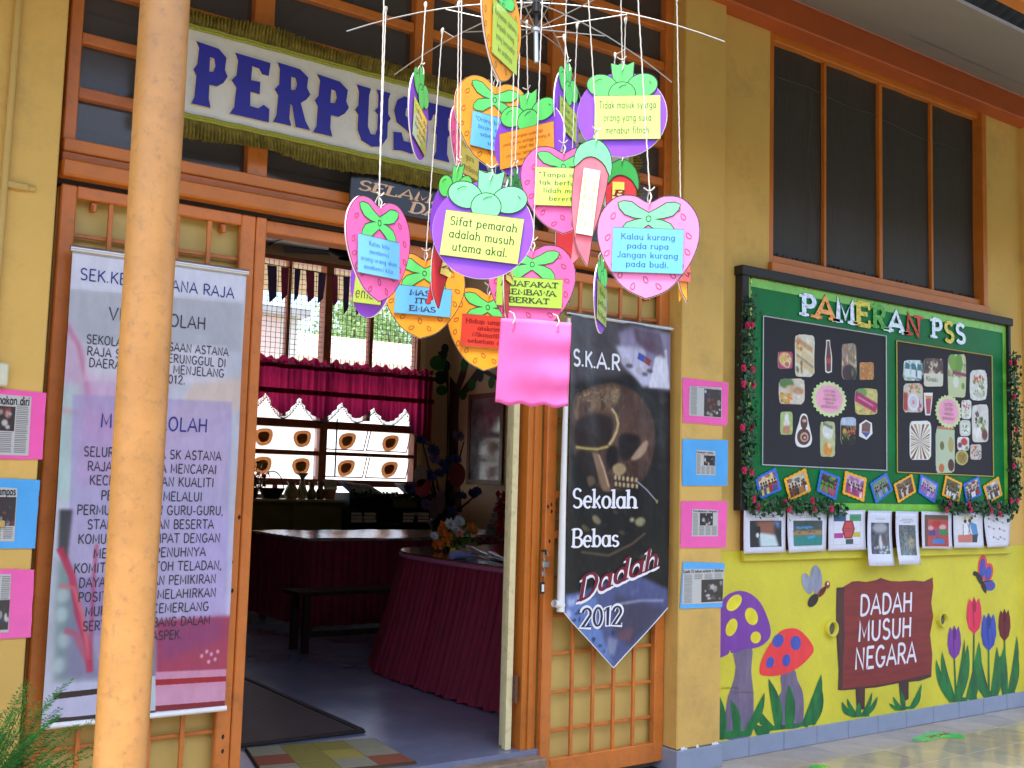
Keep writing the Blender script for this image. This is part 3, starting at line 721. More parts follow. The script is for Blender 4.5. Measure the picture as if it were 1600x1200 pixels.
# ------------------------------------------------------------------ fanlight grille over the door
YF = .10
fan = thing('fanlight', 'orange timber grille of panes above the library doorway', 'fanlight', (2.45, .12, 2.6))
vx = [(.865, .912), (1.602, 1.69), (2.388, 2.486), (3.20, 3.284), (3.995, 4.048)]
for a0, a1 in vx: member('stile', (a0, a1, YF, YF+.10, 2.66, 4.19), M_orange, fan)
hz = [2.86, 3.08, 3.30, 3.525, 3.745, 3.975]
for k in range(4):
    for i, z in enumerate(hz):
        member('muntin', (vx[k][1], vx[k+1][0], YF+.012, YF+.088, z-.022, z+.022), M_pinkwood if i == 0 and k == 0 else M_orange, fan)
member('bottom_rail', (.865, 4.05, YF-.02, YF+.12, 2.612, 2.662), M_beam, fan)
gl = bpy.data.materials.new('dusty_dark_glass'); gl.use_nodes = True; nt = gl.node_tree
nt.nodes.remove(nt.nodes['Principled BSDF'])
tr = nt.nodes.new('ShaderNodeBsdfTransparent'); tr.inputs[0].default_value = (.55, .56, .6, 1)
gs = nt.nodes.new('ShaderNodeBsdfGlossy'); gs.inputs[1].default_value = .18
df = nt.nodes.new('ShaderNodeBsdfDiffuse'); df.inputs[0].default_value = (.15, .13, .12, 1)
m1_ = nt.nodes.new('ShaderNodeMixShader'); m1_.inputs[0].default_value = .45; m2_ = nt.nodes.new('ShaderNodeMixShader')
fz = nt.nodes.new('ShaderNodeFresnel'); fz.inputs[0].default_value = 1.45
nt.links.new(fz.outputs[0], m2_.inputs[0]); nt.links.new(tr.outputs[0], m1_.inputs[1]); nt.links.new(df.outputs[0], m1_.inputs[2])
nt.links.new(m1_.outputs[0], m2_.inputs[1]); nt.links.new(gs.outputs[0], m2_.inputs[2]); nt.links.new(m2_.outputs[0], nt.nodes['Material Output'].inputs[0])
zs = [2.662]+hz+[4.19]
for k in range(4):
    for i in range(7):
        b = MB(); b.box(vx[k][1], vx[k+1][0], YF+.05, YF+.054, zs[i]+(.022 if i else 0), zs[i+1]-.022); b.build('pane', gl, fan)
member('weathered_strip', (.865, 4.05, YF-.01, YF+.12, 2.575, 2.612), M_pinkwood, fan)
lintel = tag(MB().box(.858, 4.05, YF-.055, YF+.10, 2.508, 2.574, .008).build('lintel_beam', M_beam), 'ochre orange steel channel beam running over both gates', 'beam')
b = MB(); b.box(.86, 4.05, YF+.01, YF+.14, 2.49, 2.508); b.build('painted_shadow_gap', M_dark, lintel)  # near-black bar stands in for the shade inside the gap
b = MB(); b.box(1.70, 3.22, YF+.03, YF+.13, 2.435, 2.489, .004); b.build('head_frame', M_orange, lintel)
# ------------------------------------------------------------------ gates
def make_gate(label, x0, x1, s, bars, jl):
    g = thing('gate', label, 'gate', ((x0+x1)/2, YF, 0))
    zt, zb = 2.488, -.055
    member('stile', (x0, x0+s, YF, YF+.04, zb, zt), M_orange, g, .005); member('stile', (x1-s-.005, x1, YF, YF+.04, zb, zt), M_orange, g, .005)
    member('top_rail', (x0+s, x1-s-.005, YF, YF+.04, 2.44, zt), M_orange, g); member('bottom_rail', (x0+s, x1-s-.005, YF, YF+.04, zb, .045), M_orange, g)
    a, c = x0+s, x1-s-.005
    for z in (1.14, 1.34): member('mid_rail', (a, c, YF+.003, YF+.037, z-.02, z+.02), M_orange, g)
    for k in range(1, bars+1):
        x = a+(c-a)*k/(bars+1)
        for z0, z1 in ((.045, 1.12), (1.36, 2.44)): member('bar', (x-.009, x+.009, YF+.008, YF+.026, z0, z1), M_orange, g, .002)
    for z in (.175, .36, .55, .735, .925, 1.53, 1.72, 1.91, 2.10, 2.30):
        b = MB(); b.box(a, c, YF+.027, YF+.037, z-.008, z+.008, .002); b.build('cross_bar', M_orange, g)
    n = int((c-a)/.092)
    for k in range(n*2):
        cx = a+(c-a)*((k % n)+.5)/n; cz = 1.194 if k < n else 1.286
        b = MB(); b.tube([(cx+.042*math.cos(t*2*PI/20), YF+.018, cz+.042*math.sin(t*2*PI/20)) for t in range(21)], .004, 5, cap=False); b.build('ring', M_orange, g)
    b = MB(); b.box(x0, x1, YF+.062, YF+.075, -.06, 2.488); b.build('backing_plate', M_plate, g)
    for x in (a+.07, c-.07):
        b = MB(); b.box(x-.01, x+.01, YF+.02, YF+.062, 2.405, 2.435); b.tube([(x, YF+.015, 2.40), (x, YF+.015, 2.425)], .009, 6); b.build('bolt', M_orange, g)
    return g
gl_ = make_gate('orange barred left gate with yellow plate behind the white banner', .872, 1.652, .058, 4, True)
b = MB(); b.box(1.655, 1.70, YF+.0, YF+.12, -.06, 2.488, .004); b.build('jamb', M_orange, gl_)
gr_ = make_gate('orange barred right gate carrying a padlock and the black banner', 3.228, 4.046, .062, 4, False)
b = MB(); b.box(3.135, 3.222, YF+.035, YF+.17, -.03, 2.49, .006); b.box(3.165, 3.19, YF+.022, YF+.035, -.03, 2.49, .003); b.build('jamb', M_beam, gr_)
b = MB(); r = random.Random(4)
for g_, xx, zr in ((gl_, 1.632, (.9, 1.25)), (gl_, 1.63, (.15, .4)), (gr_, 3.25, (1.0, 1.35))):
    b = MB()
    for k in range(4):
        z = r.uniform(*zr); x = xx+r.uniform(-.02, .015); b.poly([smooth([(x-.004, z), (x+.003, z+.010), (x+.009, z), (x+.002, z-.011)], 3)], wallfr(YF-.0006))
    b.build('paint_chip', rgb('rust_chip', (58, 30, 24), rough=.9), g_)['kind'] = 'stuff'
cd = tag(MB().box(3.066, 3.102, .168, .20, .10, 2.44, .003).build('inner_door', M_cream), 'cream edge of the open inner door with a rusty hinge', 'door')
b = MB(); b.box(3.103, 3.125, .155, .2, .33, .45, .002); b.tube([(3.108, .15, .325), (3.108, .15, .455)], .008, 8); b.build('hinge', rgb('rusty_hinge', (120, 84, 70), rough=.6, metal=.4, var=.3, scale=60), cd)
b = MB(); b.box(3.107, 3.98, .302-.06, .302-.02, .10, 2.44); b.build('door_leaf', M_cream, cd)
# padlock
pp = at(853, 868, YF-.02)
pk = thing('padlock', 'open steel padlock with key tag hanging on the right gate', 'padlock', pp)
b = MB(); b.box(-.021, .021, -.008, .008, -.06, -.026, .003); o = b.build('lock_body', M_steel); o.parent = pk
b = MB(); pts = [(-.014+.014*(1-math.cos(a)), 0, .0+.018*math.sin(a)) for a in [PI*k/10 for k in range(11)]]
b.tube([(-.014, 0, -.024)]+pts+[(.014, 0, -.006)], .0042, 8); o = b.build('shackle', M_steel); o.parent = pk; o.rotation_euler = (0, -.25, 0)
b = MB(); b.tube([(-.006, 0, -.06), (-.010, 0, -.075)], .003, 6); b.box(-.022, -.002, -.003, .003, -.102, -.077, .002); o = b.build('key', M_steel); o.parent = pk
b = MB(); b.tube([(-.012, 0, -.10), (-.016, 0, -.125)], .0015, 5); b.box(-.03, -.004, -.004, .004, -.185, -.128, .004); o = b.build('key_tag', M_dark); o.parent = pk
b = MB(); b.box(-.024, -.010, -.0055, -.004, -.176, -.140); o = b.build('tag_label', M_white); o.parent = pk
b = MB(); b.tube([(-.012, .02, .022), (-.012, -.012, .026), (-.012, -.014, .005)], .005, 6); o = b.build('hasp', M_dark); o.parent = pk
# light switch box at the left edge
c0, c1 = at(-8, 566, -.03), at(12, 604, -.03)
sb = tag(MB().box(c0.x, c1.x, -.035, 0, c1.z, c0.z, .006).build('switch_box', rgb('ivory_plastic', (206, 204, 176), rough=.4)), 'small ivory switch box on the wall above the pink clipping', 'switch')
# ------------------------------------------------------------------ PERPUSTAKAAN signboard
YS = .0
SX0, SX1, SZ0, SZ1 = 1.20, 3.66, 2.815, 3.195
sign = thing('library_signboard', 'long white signboard reading PERPUSTAKAAN with olive ruffled ribbon border', 'sign', (2.4, YS, 2.8))
b = MB(); b.box(SX0, SX1, YS, YS+.02, SZ0, SZ1, .003); b.build('board', rgb('sign_white', (206, 202, 190), rough=.5, var=.05, scale=4, dirt=(.3, .25, .2), dirt_amt=.3, dirt_scale=12), sign)
M_letter = rgb('royal_blue_foam', (28, 24, 140), rough=.45, var=.12, scale=14); M_foam = rgb('foam_edge', (214, 200, 160), rough=.8)
L = {
'P': [[(.02,1),(.46,.97),(.62,.86),(.60,.66),(.66,.56),(.58,.44),(.46,.36),(.32,.36),(.32,.14),(.36,0),(0,0),(.05,.12),(.06,.45),(0,.54),(.07,.64),(.08,.90)], [(.30,.80),(.38,.79),(.41,.68),(.38,.58),(.30,.57)]],
'E': [[(.03,1),(.66,.98),(.64,.76),(.52,.76),(.46,.84),(.34,.85),(.33,.62),(.50,.63),(.50,.42),(.33,.43),(.34,.20),(.48,.19),(.58,.27),(.68,.22),(.68,0),(0,0),(.06,.12),(.08,.44),(0,.54),(.08,.64),(.09,.88)]],
'R': [[(.02,1),(.46,.98),(.62,.88),(.60,.70),(.67,.60),(.60,.50),(.50,.42),(.60,.14),(.70,0),(.42,0),(.34,.34),(.30,.36),(.30,.12),(.34,0),(0,0),(.05,.12),(.07,.45),(0,.54),(.08,.64),(.08,.90)], [(.30,.82),(.38,.81),(.41,.71),(.38,.61),(.30,.60)]],
'U': [[(0,1),(.30,.99),(.27,.86),(.27,.32),(.33,.20),(.42,.20),(.46,.32),(.46,.56),(.40,.62),(.46,.70),(.46,.90),(.42,1),(.72,1),(.68,.88),(.68,.62),(.74,.55),(.68,.47),(.68,.2),(.56,.02),(.36,-.02),(.14,.05),(.05,.22),(.05,.48),(-.02,.55),(.05,.64),(.05,.88)]],
'S': [[(.62,.98),(.58,.70),(.44,.70),(.40,.80),(.28,.80),(.27,.66),(.40,.60),(.60,.48),(.66,.32),(.60,.10),(.44,0),(.22,.02),(.04,.0),(.02,.32),(.20,.34),(.26,.20),(.40,.20),(.42,.32),(.30,.40),(.08,.50),(.02,.70),(.08,.90),(.24,1),(.44,.96)]],
'T': [[(0,1),(.72,1),(.72,.66),(.58,.68),(.54,.80),(.48,.80),(.48,.60),(.54,.52),(.48,.44),(.48,.14),(.54,0),(.18,0),(.24,.14),(.24,.44),(.18,.52),(.24,.60),(.24,.80),(.16,.80),(.12,.68),(0,.66)]],
'A': [[(.22,1),(.48,1),(.66,.14),(.72,0),(.42,0),(.44,.18),(.28,.18),(.29,0),(0,0),(.06,.14)], [(.35,.72),(.41,.36),(.30,.36)]],
'K': [[(0,1),(.32,1),(.28,.88),(.28,.64),(.44,.88),(.42,1),(.72,1),(.64,.88),(.46,.56),(.66,.14),(.72,0),(.42,0),(.44,.12),(.28,.42),(.28,.12),(.32,0),(0,0),(.05,.12),(.05,.45),(0,.54),(.05,.64),(.05,.88)]]}
spans = [(303, 357, 65, 150), (363, 422, 82, 169), (430, 485, 98, 184), (493, 547, 112, 192), (557, 606, 129, 211), (615, 662, 144, 222), (666, 714, 156, 234)]
x_ = []
for (xl, xr, yt, yb) in spans:
    a = at(xl, (yt+yb)/2, YS-.02).x; c = at(xr, (yt+yb)/2, YS-.02).x; x_.append((a, c))
pitch = (x_[-1][0]-x_[0][0])/6; wd = sum(c-a for a, c in x_)/7
ZL0, ZL1 = 2.868, 3.128
for i, ch in enumerate('PERPUSTAKAAN'):
    a, c = (x_[i] if i < 7 else (x_[0][0]+pitch*i, x_[0][0]+pitch*i+wd))
    w_ = (c-a)/.655
    if ch == 'N':
        lp = [[(0,1),(.28,1),(.48,.5),(.48,1),(.72,1),(.72,0),(.48,0),(.24,.55),(.24,0),(0,0)]]
    else: lp = L[ch]
    b = MB(); rr = random.Random(i); dz = rr.uniform(-.004, .004)
    b.poly([[(a+p[0]*w_+rr.uniform(-.001, .001), ZL0+dz+p[1]*(ZL1-ZL0)) for p in q] for q in lp], wallfr(YS-.013), .0128, 0, 1, 1)
    b.build('raised_letter', [M_letter, M_foam], sign)
# ruffle
M_ruf = mat('olive_ruffle_cloth', lin((150, 134, 48)), col2=lin((96, 82, 26)), rough=.8, scale=30, trans=.15); M_braid = rgb('yellow_green_braid', (150, 150, 50), rough=.8, var=.25, scale=160)
def ruffle(p0, p1, out, wdt, n):
    p0, p1, out = Vector(p0), Vector(p1), Vector(out); b = MB(); r = random.Random(int(p0.x*100)); vs = []; R_ = []
    for i in range(n+1):
        t = i/n; base = p0.lerp(p1, t); w_ = wdt*(.92+.16*math.sin(t*23+p0.z*7)*math.sin(t*7))+r.uniform(-.004, .004)
        y = .011*(1 if i % 2 else -1)*r.uniform(.5, 1.2)
        vs += [(base.x, base.y, base.z), (base.x+out.x*w_*.5, base.y-.008+y*.6, base.z+out.z*w_*.5), (base.x+out.x*w_+r.uniform(-.002, .002), base.y-.010+y+.01*math.sin(t*31), base.z+out.z*w_)]
    b.add(vs, [(3*i+k, 3*i+3+k, 3*i+4+k, 3*i+1+k) for i in range(n) for k in range(2)], 0, False)
    o = b.build('ruffle', M_ruf, sign)
    b = MB()
    for dx in (0, 1): 
        q0, q1 = p0-out*(.010*dx), p1-out*(.010*dx); b.tube([(q0.lerp(q1, i/60).x, q0.y-.006+.0015*math.sin(i*2.1), q0.lerp(q1, i/60).z+.0012*math.sin(i*1.7)) for i in range(61)], .007, 6)
    b.build('braid', M_braid, sign)
ruffle((SX0, YS, SZ1), (SX1, YS, SZ1), (0, 0, 1), .078, 330); ruffle((SX0, YS, SZ0), (SX1, YS, SZ0), (0, 0, -1), .088, 330)
ruffle((SX1, YS, SZ0), (SX1, YS, SZ1), (1, 0, 0), .06, 50); ruffle((SX0, YS, SZ0), (SX0, YS, SZ1), (-1, 0, 0), .06, 50)
# ------------------------------------------------------------------ SELAMAT DATANG plate
YP = .02
a = at(549, 266, YP); c = at(548, 321, YP)
wel = thing('welcome_plate', 'black plastic-wrapped plate with tan lettering SELAMAT DATANG under the signboard', 'sign', (a.x, YP, c.z))
b = MB(); b.box(a.x, a.x+.82, YP, YP+.012, c.z, a.z, .002); b.build('plate', mat('black_laminated_card', (.012, .013, .015), rough=.3, coat=.15, var=.1, bump=.5, bscale=14), wel)
M_tan = rgb('tan_letter', (230, 186, 150), rough=.6)
zt, zb = a.z, c.z; h = zt-zb
put_text('lettering', ['SELAMAT'], wallfr(YP-.001), a.x+.03, a.x+.56, zt-.035, zt-h*.50, M_tan, wel, weight=.2, contrast=.4, serif=.7, slant=.2)
put_text('lettering', ['DATANG'], wallfr(YP-.001), a.x+.30, a.x+.76, zt-h*.55, zb+.02, M_tan, wel, weight=.2, contrast=.4, serif=.7, slant=.2)
# ------------------------------------------------------------------ white school banner
BX0, BX1, BZ0, BZ1 = .915, 1.600, .468, 2.225; YB = .045
def bw(x, z):           # gentle buckles of the hanging sheet
    v = (z-BZ0)/(BZ1-BZ0); u = (x-BX0)/(BX1-BX0)
    return .006*math.sin(u*7+v*3)*math.sin(v*PI)+.004*math.sin(v*17+u*4)*math.sin(PI*v)+.010*math.sin(PI*u)*math.sin(v*PI)
CW, CH = 420, 1080
cv = Canvas(CW, CH, (206, 208, 220))
def cp(px, py):
    p = at(px, py, YB); return ((p.x-BX0)/(BX1-BX0)*CW, (BZ1-p.z)/(BZ1-BZ0)*CH)
def P(pts): return [cp(*p) for p in pts]
cv.a *= (.86+.24*cv.noise(3, 4))[..., None]
cv.poly(P([(100, 395), (385, 425), (380, 475), (97, 450)]), (222, 224, 240), .9)
cv.poly(P([(100, 452), (380, 472), (378, 550), (95, 530)]), (176, 178, 186), .7, 6)
cv.poly(P([(95, 480), (140, 560), (150, 640), (130, 760), (100, 700)]), (205, 170, 200), .8, 8)
cv.line(P([(100, 500), (122, 540), (133, 590), (140, 640)]), 10, (196, 100, 130), .55, 3)
cv.poly(P([(135, 540), (355, 540), (352, 600), (130, 596)]), (222, 214, 226), .55, 3)
cv.poly(P([(90, 600), (130, 600), (120, 780), (86, 780)]), (176, 210, 200), .7, 10)
cv.poly(P([(130, 590), (260, 600), (240, 700), (130, 680)]), (214, 150, 200), .5, 14)
cv.poly(P([(300, 600), (378, 590), (375, 640), (260, 660)]), (226, 196, 176), .7, 6)
cv.line(P([(95, 640), (160, 655), (250, 690), (360, 650)]), 12, (208, 150, 150), .5, 4)
cv.poly(P([(114, 616), (362, 628), (352, 965), (100, 1000)]), (172, 158, 204), .7, 2)
cv.poly(P([(130, 640), (250, 650), (240, 760), (120, 760)]), (200, 150, 196), .4, 16)
cv.poly(P([(250, 640), (355, 640), (350, 760), (240, 740)]), (200, 176, 210), .45, 14)
cv.poly(P([(300, 800), (360, 800), (357, 960), (300, 970)]), (186, 170, 220), .6, 8)
cv.poly(P([(92, 796), (112, 796), (104, 880), (90, 860)]), (34, 34, 40), .8, 3)
cv.poly(P([(90, 870), (106, 880), (160, 1060), (84, 1066)]), (104, 134, 130), .75, 8)
for q in ((98, 930), (96, 960), (100, 1000), (92, 1040)): cv.poly([(x, y) for x, y in ell(*cp(*q), 14, 18)], (196, 214, 214), .7, 5)
cv.poly(P([(120, 900), (240, 900), (235, 1070), (100, 1060)]), (136, 112, 166), .55, 10)
cv.line(P([(93, 856), (112, 900), (122, 960), (136, 1010), (140, 1050)]), 15, (196, 40, 80), .85, 2)
cv.line(P([(93, 915), (115, 918), (128, 960), (140, 1030)]), 10, (214, 110, 120), .8, 2)
cv.line(P([(100, 985), (118, 990), (135, 1030)]), 14, (190, 84, 110), .8, 3)
cv.line(P([(150, 850), (146, 900), (140, 1040)]), 7, (190, 40, 80), .7, 3)
cv.poly(P([(243, 970), (360, 962), (357, 1070), (243, 1076)]), (166, 34, 70), .85, 4)
cv.poly(P([(250, 975), (350, 965), (345, 1000), (250, 1035)]), (136, 60, 120), .7, 12)
cv.poly(P([(228, 800), (243, 800), (243, 1075), (226, 1075)]), (88, 110, 118), .6, 3)
for q in ((315, 1025), (323, 1018), (330, 1022), (340, 1018), (326, 1034), (336, 1030)): cv.poly(ell(*cp(*q), 4, 5), (220, 190, 210), .8, 1)
cv.poly(P([(80, 1070), (243, 1060), (243, 1125), (76, 1145)]), (196, 196, 222), .95, 1)
cv.poly(P([(84, 1083), (243, 1066), (243, 1073), (83, 1093)]), (36, 20, 30), 1)
cv.poly(P([(80, 1123), (243, 1108), (243, 1115), (78, 1133)]), (36, 20, 34), 1)
cv.poly(P([(225, 1058), (243, 1056), (243, 1112), (225, 1114)]), (190, 206, 212), 1)
cv.poly(P([(225, 1112), (243, 1110), (243, 1118), (225, 1120)]), (44, 70, 72), 1)
cv.poly(P([(243, 1050), (362, 1045), (362, 1100), (243, 1112)]), (214, 150, 180), .95, 1)
cv.poly(P([(243, 1062), (362, 1056), (362, 1064), (243, 1071)]), (166, 18, 44), 1)
cv.poly(P([(243, 1103), (362, 1094), (362, 1102), (243, 1112)]), (130, 14, 40), 1)
cv.a *= (.95+.10*cv.noise(8, 30))[..., None]
M_ban = image_mat('school_banner_print', cv, rough=.3, coat=.3, bump=.25)
ban = thing('school_banner', 'white and purple hanging banner with school vision text on the left gate', 'banner', ((BX0+BX1)/2, YB, BZ1))
b = MB(); b.grid(lambda u, v: (BX0+(BX1-BX0)*u, YB-bw(BX0+(BX1-BX0)*u, BZ0+(BZ1-BZ0)*v), BZ0+(BZ1-BZ0)*v), 24, 60)
b.build('sheet', M_ban, ban, uv=lambda co: ((co[0]-BX0)/(BX1-BX0), (co[2]-BZ0)/(BZ1-BZ0)))
b = MB(); b.tube([(BX0-.01, YB-.004, BZ1+.005), (BX1+.004, YB-.004, BZ1+.005)], .014, 10); b.build('top_rod', M_alu, ban)
b = MB(); b.tube([(BX0-.002, YB-.002, BZ0-.002), (BX1+.006, YB-.002, BZ0-.002)], .011, 10); b.build('bottom_rod', M_white, ban)
def banfr(u, v, w): return (u, YB-bw(u, v)-.0022+w, v)
M_navy = mat('navy_print', lin((40, 44, 130))); M_char = mat('charcoal_print', (.03, .03, .04))
BL = [('SEK.KEB. ASTANA RAJA', 124, 366, 443, 17, M_navy, .12), ('VISI SEKOLAH', 170, 321, 498, 19, M_char, .12), ('SEKOLAH KEBANGSAAN ASTANA', 134, 357, 540, 13, M_char, .135),
('RAJA SEKOLAH TERUNGGUL DI', 135, 353, 558, 13, M_char, .135), ('DAERAH RANTAU MENJELANG', 138, 350, 575, 13, M_char, .135), ('2012.', 253, 288, 593, 13, M_char, .135),
('MISI SEKOLAH', 157, 322, 661, 21, M_navy, .13), ('SELURUH WARGA SK ASTANA', 130, 344, 709, 14, M_char, .135), ('RAJA BERUSAHA MENCAPAI', 136, 337, 731, 14, M_char, .135),
('KECEMERLANGAN KUALITI', 139, 333, 752, 14, M_char, .135), ('PENDIDIKAN MELALUI', 157, 315, 775, 14, M_char, .135), ('PERMUAFAKATAN GURU-GURU,', 119, 348, 797, 14, M_char, .135),
('STAF SOKONGAN BESERTA', 135, 333, 819, 14, M_char, .135), ('KOMUNITI SETEMPAT DENGAN', 121, 343, 841, 14, M_char, .135), ('MEMBERI SEPENUHNYA', 145, 320, 863, 14, M_char, .135),
('KOMITMEN, CONTOH TELADAN,', 115, 345, 885, 14, M_char, .135), ('DAYA USAHA DAN PEMIKIRAN', 123, 336, 907, 14, M_char, .135), ('POSITIF UNTUK MELAHIRKAN', 122, 336, 929, 14, M_char, .135),
('MURID YANG CEMERLANG', 133, 325, 951, 14, M_char, .135), ('SERTA BERKEMBANG DALAM', 129, 327, 973, 14, M_char, .135), ('SEGALA ASPEK.', 176, 284, 994, 14, M_char, .135)]
for (s_, xl, xr, yc, cap, m_, w_) in BL:
    text_px('lettering', [s_], xl, xr, yc, cap, YB, m_, ban, fr=banfr, weight=w_, space=.12)
# ------------------------------------------------------------------ black drug-free banner
KX0, KX1, KZ0, KZ1 = 3.296, 4.006, .468, 2.245; YK = .045
def kw(x, z):
    v = (z-KZ0)/(KZ1-KZ0); u = (x-KX0)/(KX1-KX0)
    return .010*math.sin(u*9+v*2)*(.3+.7*v)+.012*max(0, (.12-u)/.12)**2+.014*math.sin(v*2.5)+.003*math.sin(u*26+v*5)*v
CW2, CH2 = 440, 1100
kv = Canvas(CW2, CH2, (24, 21, 22))
def kp(px, py):
    p = at(px, py, YK); return ((p.x-KX0)/(KX1-KX0)*CW2, (KZ1-p.z)/(KZ1-KZ0)*CH2)
def K(pts): return [kp(*p) for p in pts]
kv.poly(K([(880, 480), (990, 505), (985, 585), (880, 600)]), (84, 78, 82), .85, 14)
kv.poly(K([(985, 510), (1052, 520), (1052, 612), (1010, 606), (970, 570), (965, 520)]), (160, 150, 184), .85, 8)
kv.poly(K([(960, 540), (1000, 545), (1020, 600), (1000, 606), (975, 575)]), (214, 212, 236), .9, 6, .5, 3)
kv.poly(K([(1020, 560), (1042, 545), (1046, 608), (1010, 606)]), (236, 234, 246), .95, 3, .3, 4)
kv.poly(K([(985, 512), (1030, 520), (1040, 560), (1010, 550), (990, 535)]), (84, 54, 74), .8, 6)
for q in ((975, 565), (995, 580), (1008, 575), (1000, 553)): kv.poly(ell(*kp(*q), 17, 13), (190, 180, 196), .8, 2); 
for q in ((980, 572), (1004, 585), (1012, 580)): kv.poly(ell(*kp(*q), 14, 7), (50, 44, 56), .7, 3)
kv.line(K([(993, 556), (1004, 562)]), 22, (44, 70, 176), 1, 1); kv.line(K([(1004, 562), (1013, 568)]), 22, (150, 60, 60), 1, 1)
# skull
def SK(pts): return K([(844+x/2.022, 469+y/2.022) for x, y in pts])
cran = SK(smooth([(96, 320), (130, 288), (180, 268), (232, 262), (282, 282), (322, 322), (347, 372), (357, 425), (352, 480), (338, 530), (318, 565), (285, 590), (230, 604), (190, 594), (150, 565), (118, 520), (96, 470)], 3))
kv.poly(cran, (82, 56, 46), 1, 4)
cm = kv.blur(kv.mask(cran), 3)
kv.blend(cm*np.clip((kv.noise(11, 14)-.42)*4, 0, 1)*.6, (118, 86, 66)); kv.blend(cm*np.clip((kv.noise(12, 26)-.5)*5, 0, 1)*.45, (44, 30, 26))
dm = kv.blur(kv.mask(SK(smooth([(96, 330), (140, 292), (200, 272), (255, 280), (262, 310), (215, 342), (150, 352), (100, 380)], 3))), 8)
kv.blend(dm*np.clip((kv.noise(21, 18)-.3)*3, 0, 1)*.7, (160, 132, 92))
rs = random.Random(19)
for i in range(120):
    x, y = rs.uniform(104, 245), rs.uniform(280, 322); l = rs.uniform(3, 10); kv.line(SK([(x, y), (x+l, y-rs.uniform(-1, 6))]), rs.uniform(1, 2.5), (214, 192, 124), rs.uniform(.15, .6), 1)
kv.poly(SK(smooth([(250, 330), (300, 335), (332, 385), (338, 430), (300, 440), (256, 420)], 3)), (88, 62, 56), .6, 8)
for i in range(140):
    x, y = rs.uniform(110, 345), rs.uniform(300, 560); kv.line(SK([(x, y), (x+rs.uniform(-6, 6), y+rs.uniform(4, 16))]), rs.uniform(1, 2.5), (160, 124, 96) if i % 2 else (34, 22, 22), rs.uniform(.2, .6))
kv.poly(SK(smooth([(104, 392), (150, 362), (212, 366), (226, 400), (216, 448), (172, 464), (104, 460)], 3)), (34, 20, 22), .85, 6)
kv.poly(SK(smooth([(216, 462), (242, 470), (238, 522), (214, 532), (205, 500)], 3)), (20, 13, 16), .95, 4)
kv.poly(SK(smooth([(250, 425), (305, 432), (296, 488), (258, 506), (244, 470)], 3)), (24, 15, 18), .9, 5)
kv.poly(SK(smooth([(108, 478), (158, 482), (176, 530), (180, 580), (140, 560), (112, 520)], 3)), (26, 17, 18), .85, 5)
kv.line(SK([(222, 342), (236, 362), (243, 390), (238, 415), (226, 440), (214, 458)]), 10, (206, 182, 124), .95, 2); kv.line(SK([(216, 350), (230, 372), (234, 400), (224, 430)]), 4, (120, 92, 66), .8, 1)
kv.line(SK([(104, 464), (140, 469), (178, 471), (213, 462)]), 8, (196, 176, 92), .95, 2)
kv.poly(SK([(158, 480), (182, 484), (196, 520), (208, 560), (222, 606), (196, 604), (180, 560), (170, 520)]), (140, 108, 80), .95, 3); kv.line(SK([(182, 488), (198, 530), (214, 590)]), 7, (206, 182, 146), .85, 2)
kv.poly(SK(smooth([(280, 504), (296, 474), (324, 444), (334, 452), (322, 482), (300, 502)], 3)), (178, 148, 122), .95, 3)
kv.poly(SK(smooth([(226, 524), (252, 514), (268, 536), (248, 556), (230, 548)], 3)), (176, 152, 108), .95, 3)
for rw_, (y0_, k0) in enumerate(((560, 0), (580, 4))):
    for i in range(6): kv.poly(ell(*SK([(234+i*12.5+k0*.4, y0_+i*1.6)])[0], 5.2, 8), (200, 184, 138), .9, 1)
    kv.line(SK([(228, y0_+11), (300, y0_+20)]), 2.5, (30, 20, 20), .8, 0)
kv.line(SK([(300, 574), (330, 600), (364, 638)]), 5, (176, 182, 196), .9, 1); kv.poly(ell(*SK([(362, 636)])[0], 6, 7), (150, 140, 80), .9, 1)
kv.poly(SK(smooth([(140, 560), (160, 556), (170, 575), (150, 590)], 3)), (110, 84, 64), .9, 3)
for q, rx, ry, c in (((930, 812), 22, 12, (150, 140, 96)), ((997, 815), 22, 15, (170, 164, 120)), ((985, 812), 10, 8, (180, 180, 140)), ((912, 825), 18, 9, (120, 104, 70)), ((970, 832), 14, 7, (90, 84, 60)),
    ((945, 845), 16, 7, (84, 70, 52)), ((990, 925), 20, 10, (150, 140, 120)), ((1000, 870), 14, 8, (90, 80, 70)), ((960, 800), 12, 7, (80, 66, 54)), ((905, 850), 12, 6, (110, 84, 60))):
    kv.poly(ell(*kp(*q), rx, ry, random.uniform(-30, 30)), c, .85, 3, .6, int(q[0]))
kv.line(K([(905, 862), (950, 868), (985, 850), (1005, 832)]), 7, (130, 108, 76), .8, 3)
kv.poly(K([(880, 928), (900, 925), (960, 905), (1000, 900), (1042, 920), (1042, 960), (957, 1050), (880, 970)]), (92, 100, 150), .9, 6)
kv.poly(K([(880, 930), (930, 932), (940, 990), (960, 1040), (930, 1020), (880, 965)]), (110, 140, 200), .9, 6)
kv.poly(K([(960, 930), (1040, 950), (985, 1010), (960, 990)]), (66, 58, 74), .7, 10)
for i in range(34):
    x, y = random.uniform(884, 960), random.uniform(930, 1020); kv.poly(ell(*kp(x, y), random.uniform(3, 9), random.uniform(3, 9)), (40, 56, 96), .8, 2)
for q in ((890, 940), (905, 935), (885, 960)): kv.poly(ell(*kp(*q), 16, 14), (206, 206, 240), .8, 5)
kv.line(K([(960, 945), (1000, 938), (1035, 938)]), 7, (176, 180, 210), .8, 3)
kv.poly(K([(968, 985), (990, 980), (985, 1002), (965, 1000)]), (120, 80, 90), .7, 4)
kv.poly(K([(950, 995), (965, 1000), (960, 1025), (948, 1020)]), (170, 180, 200), .6, 5)
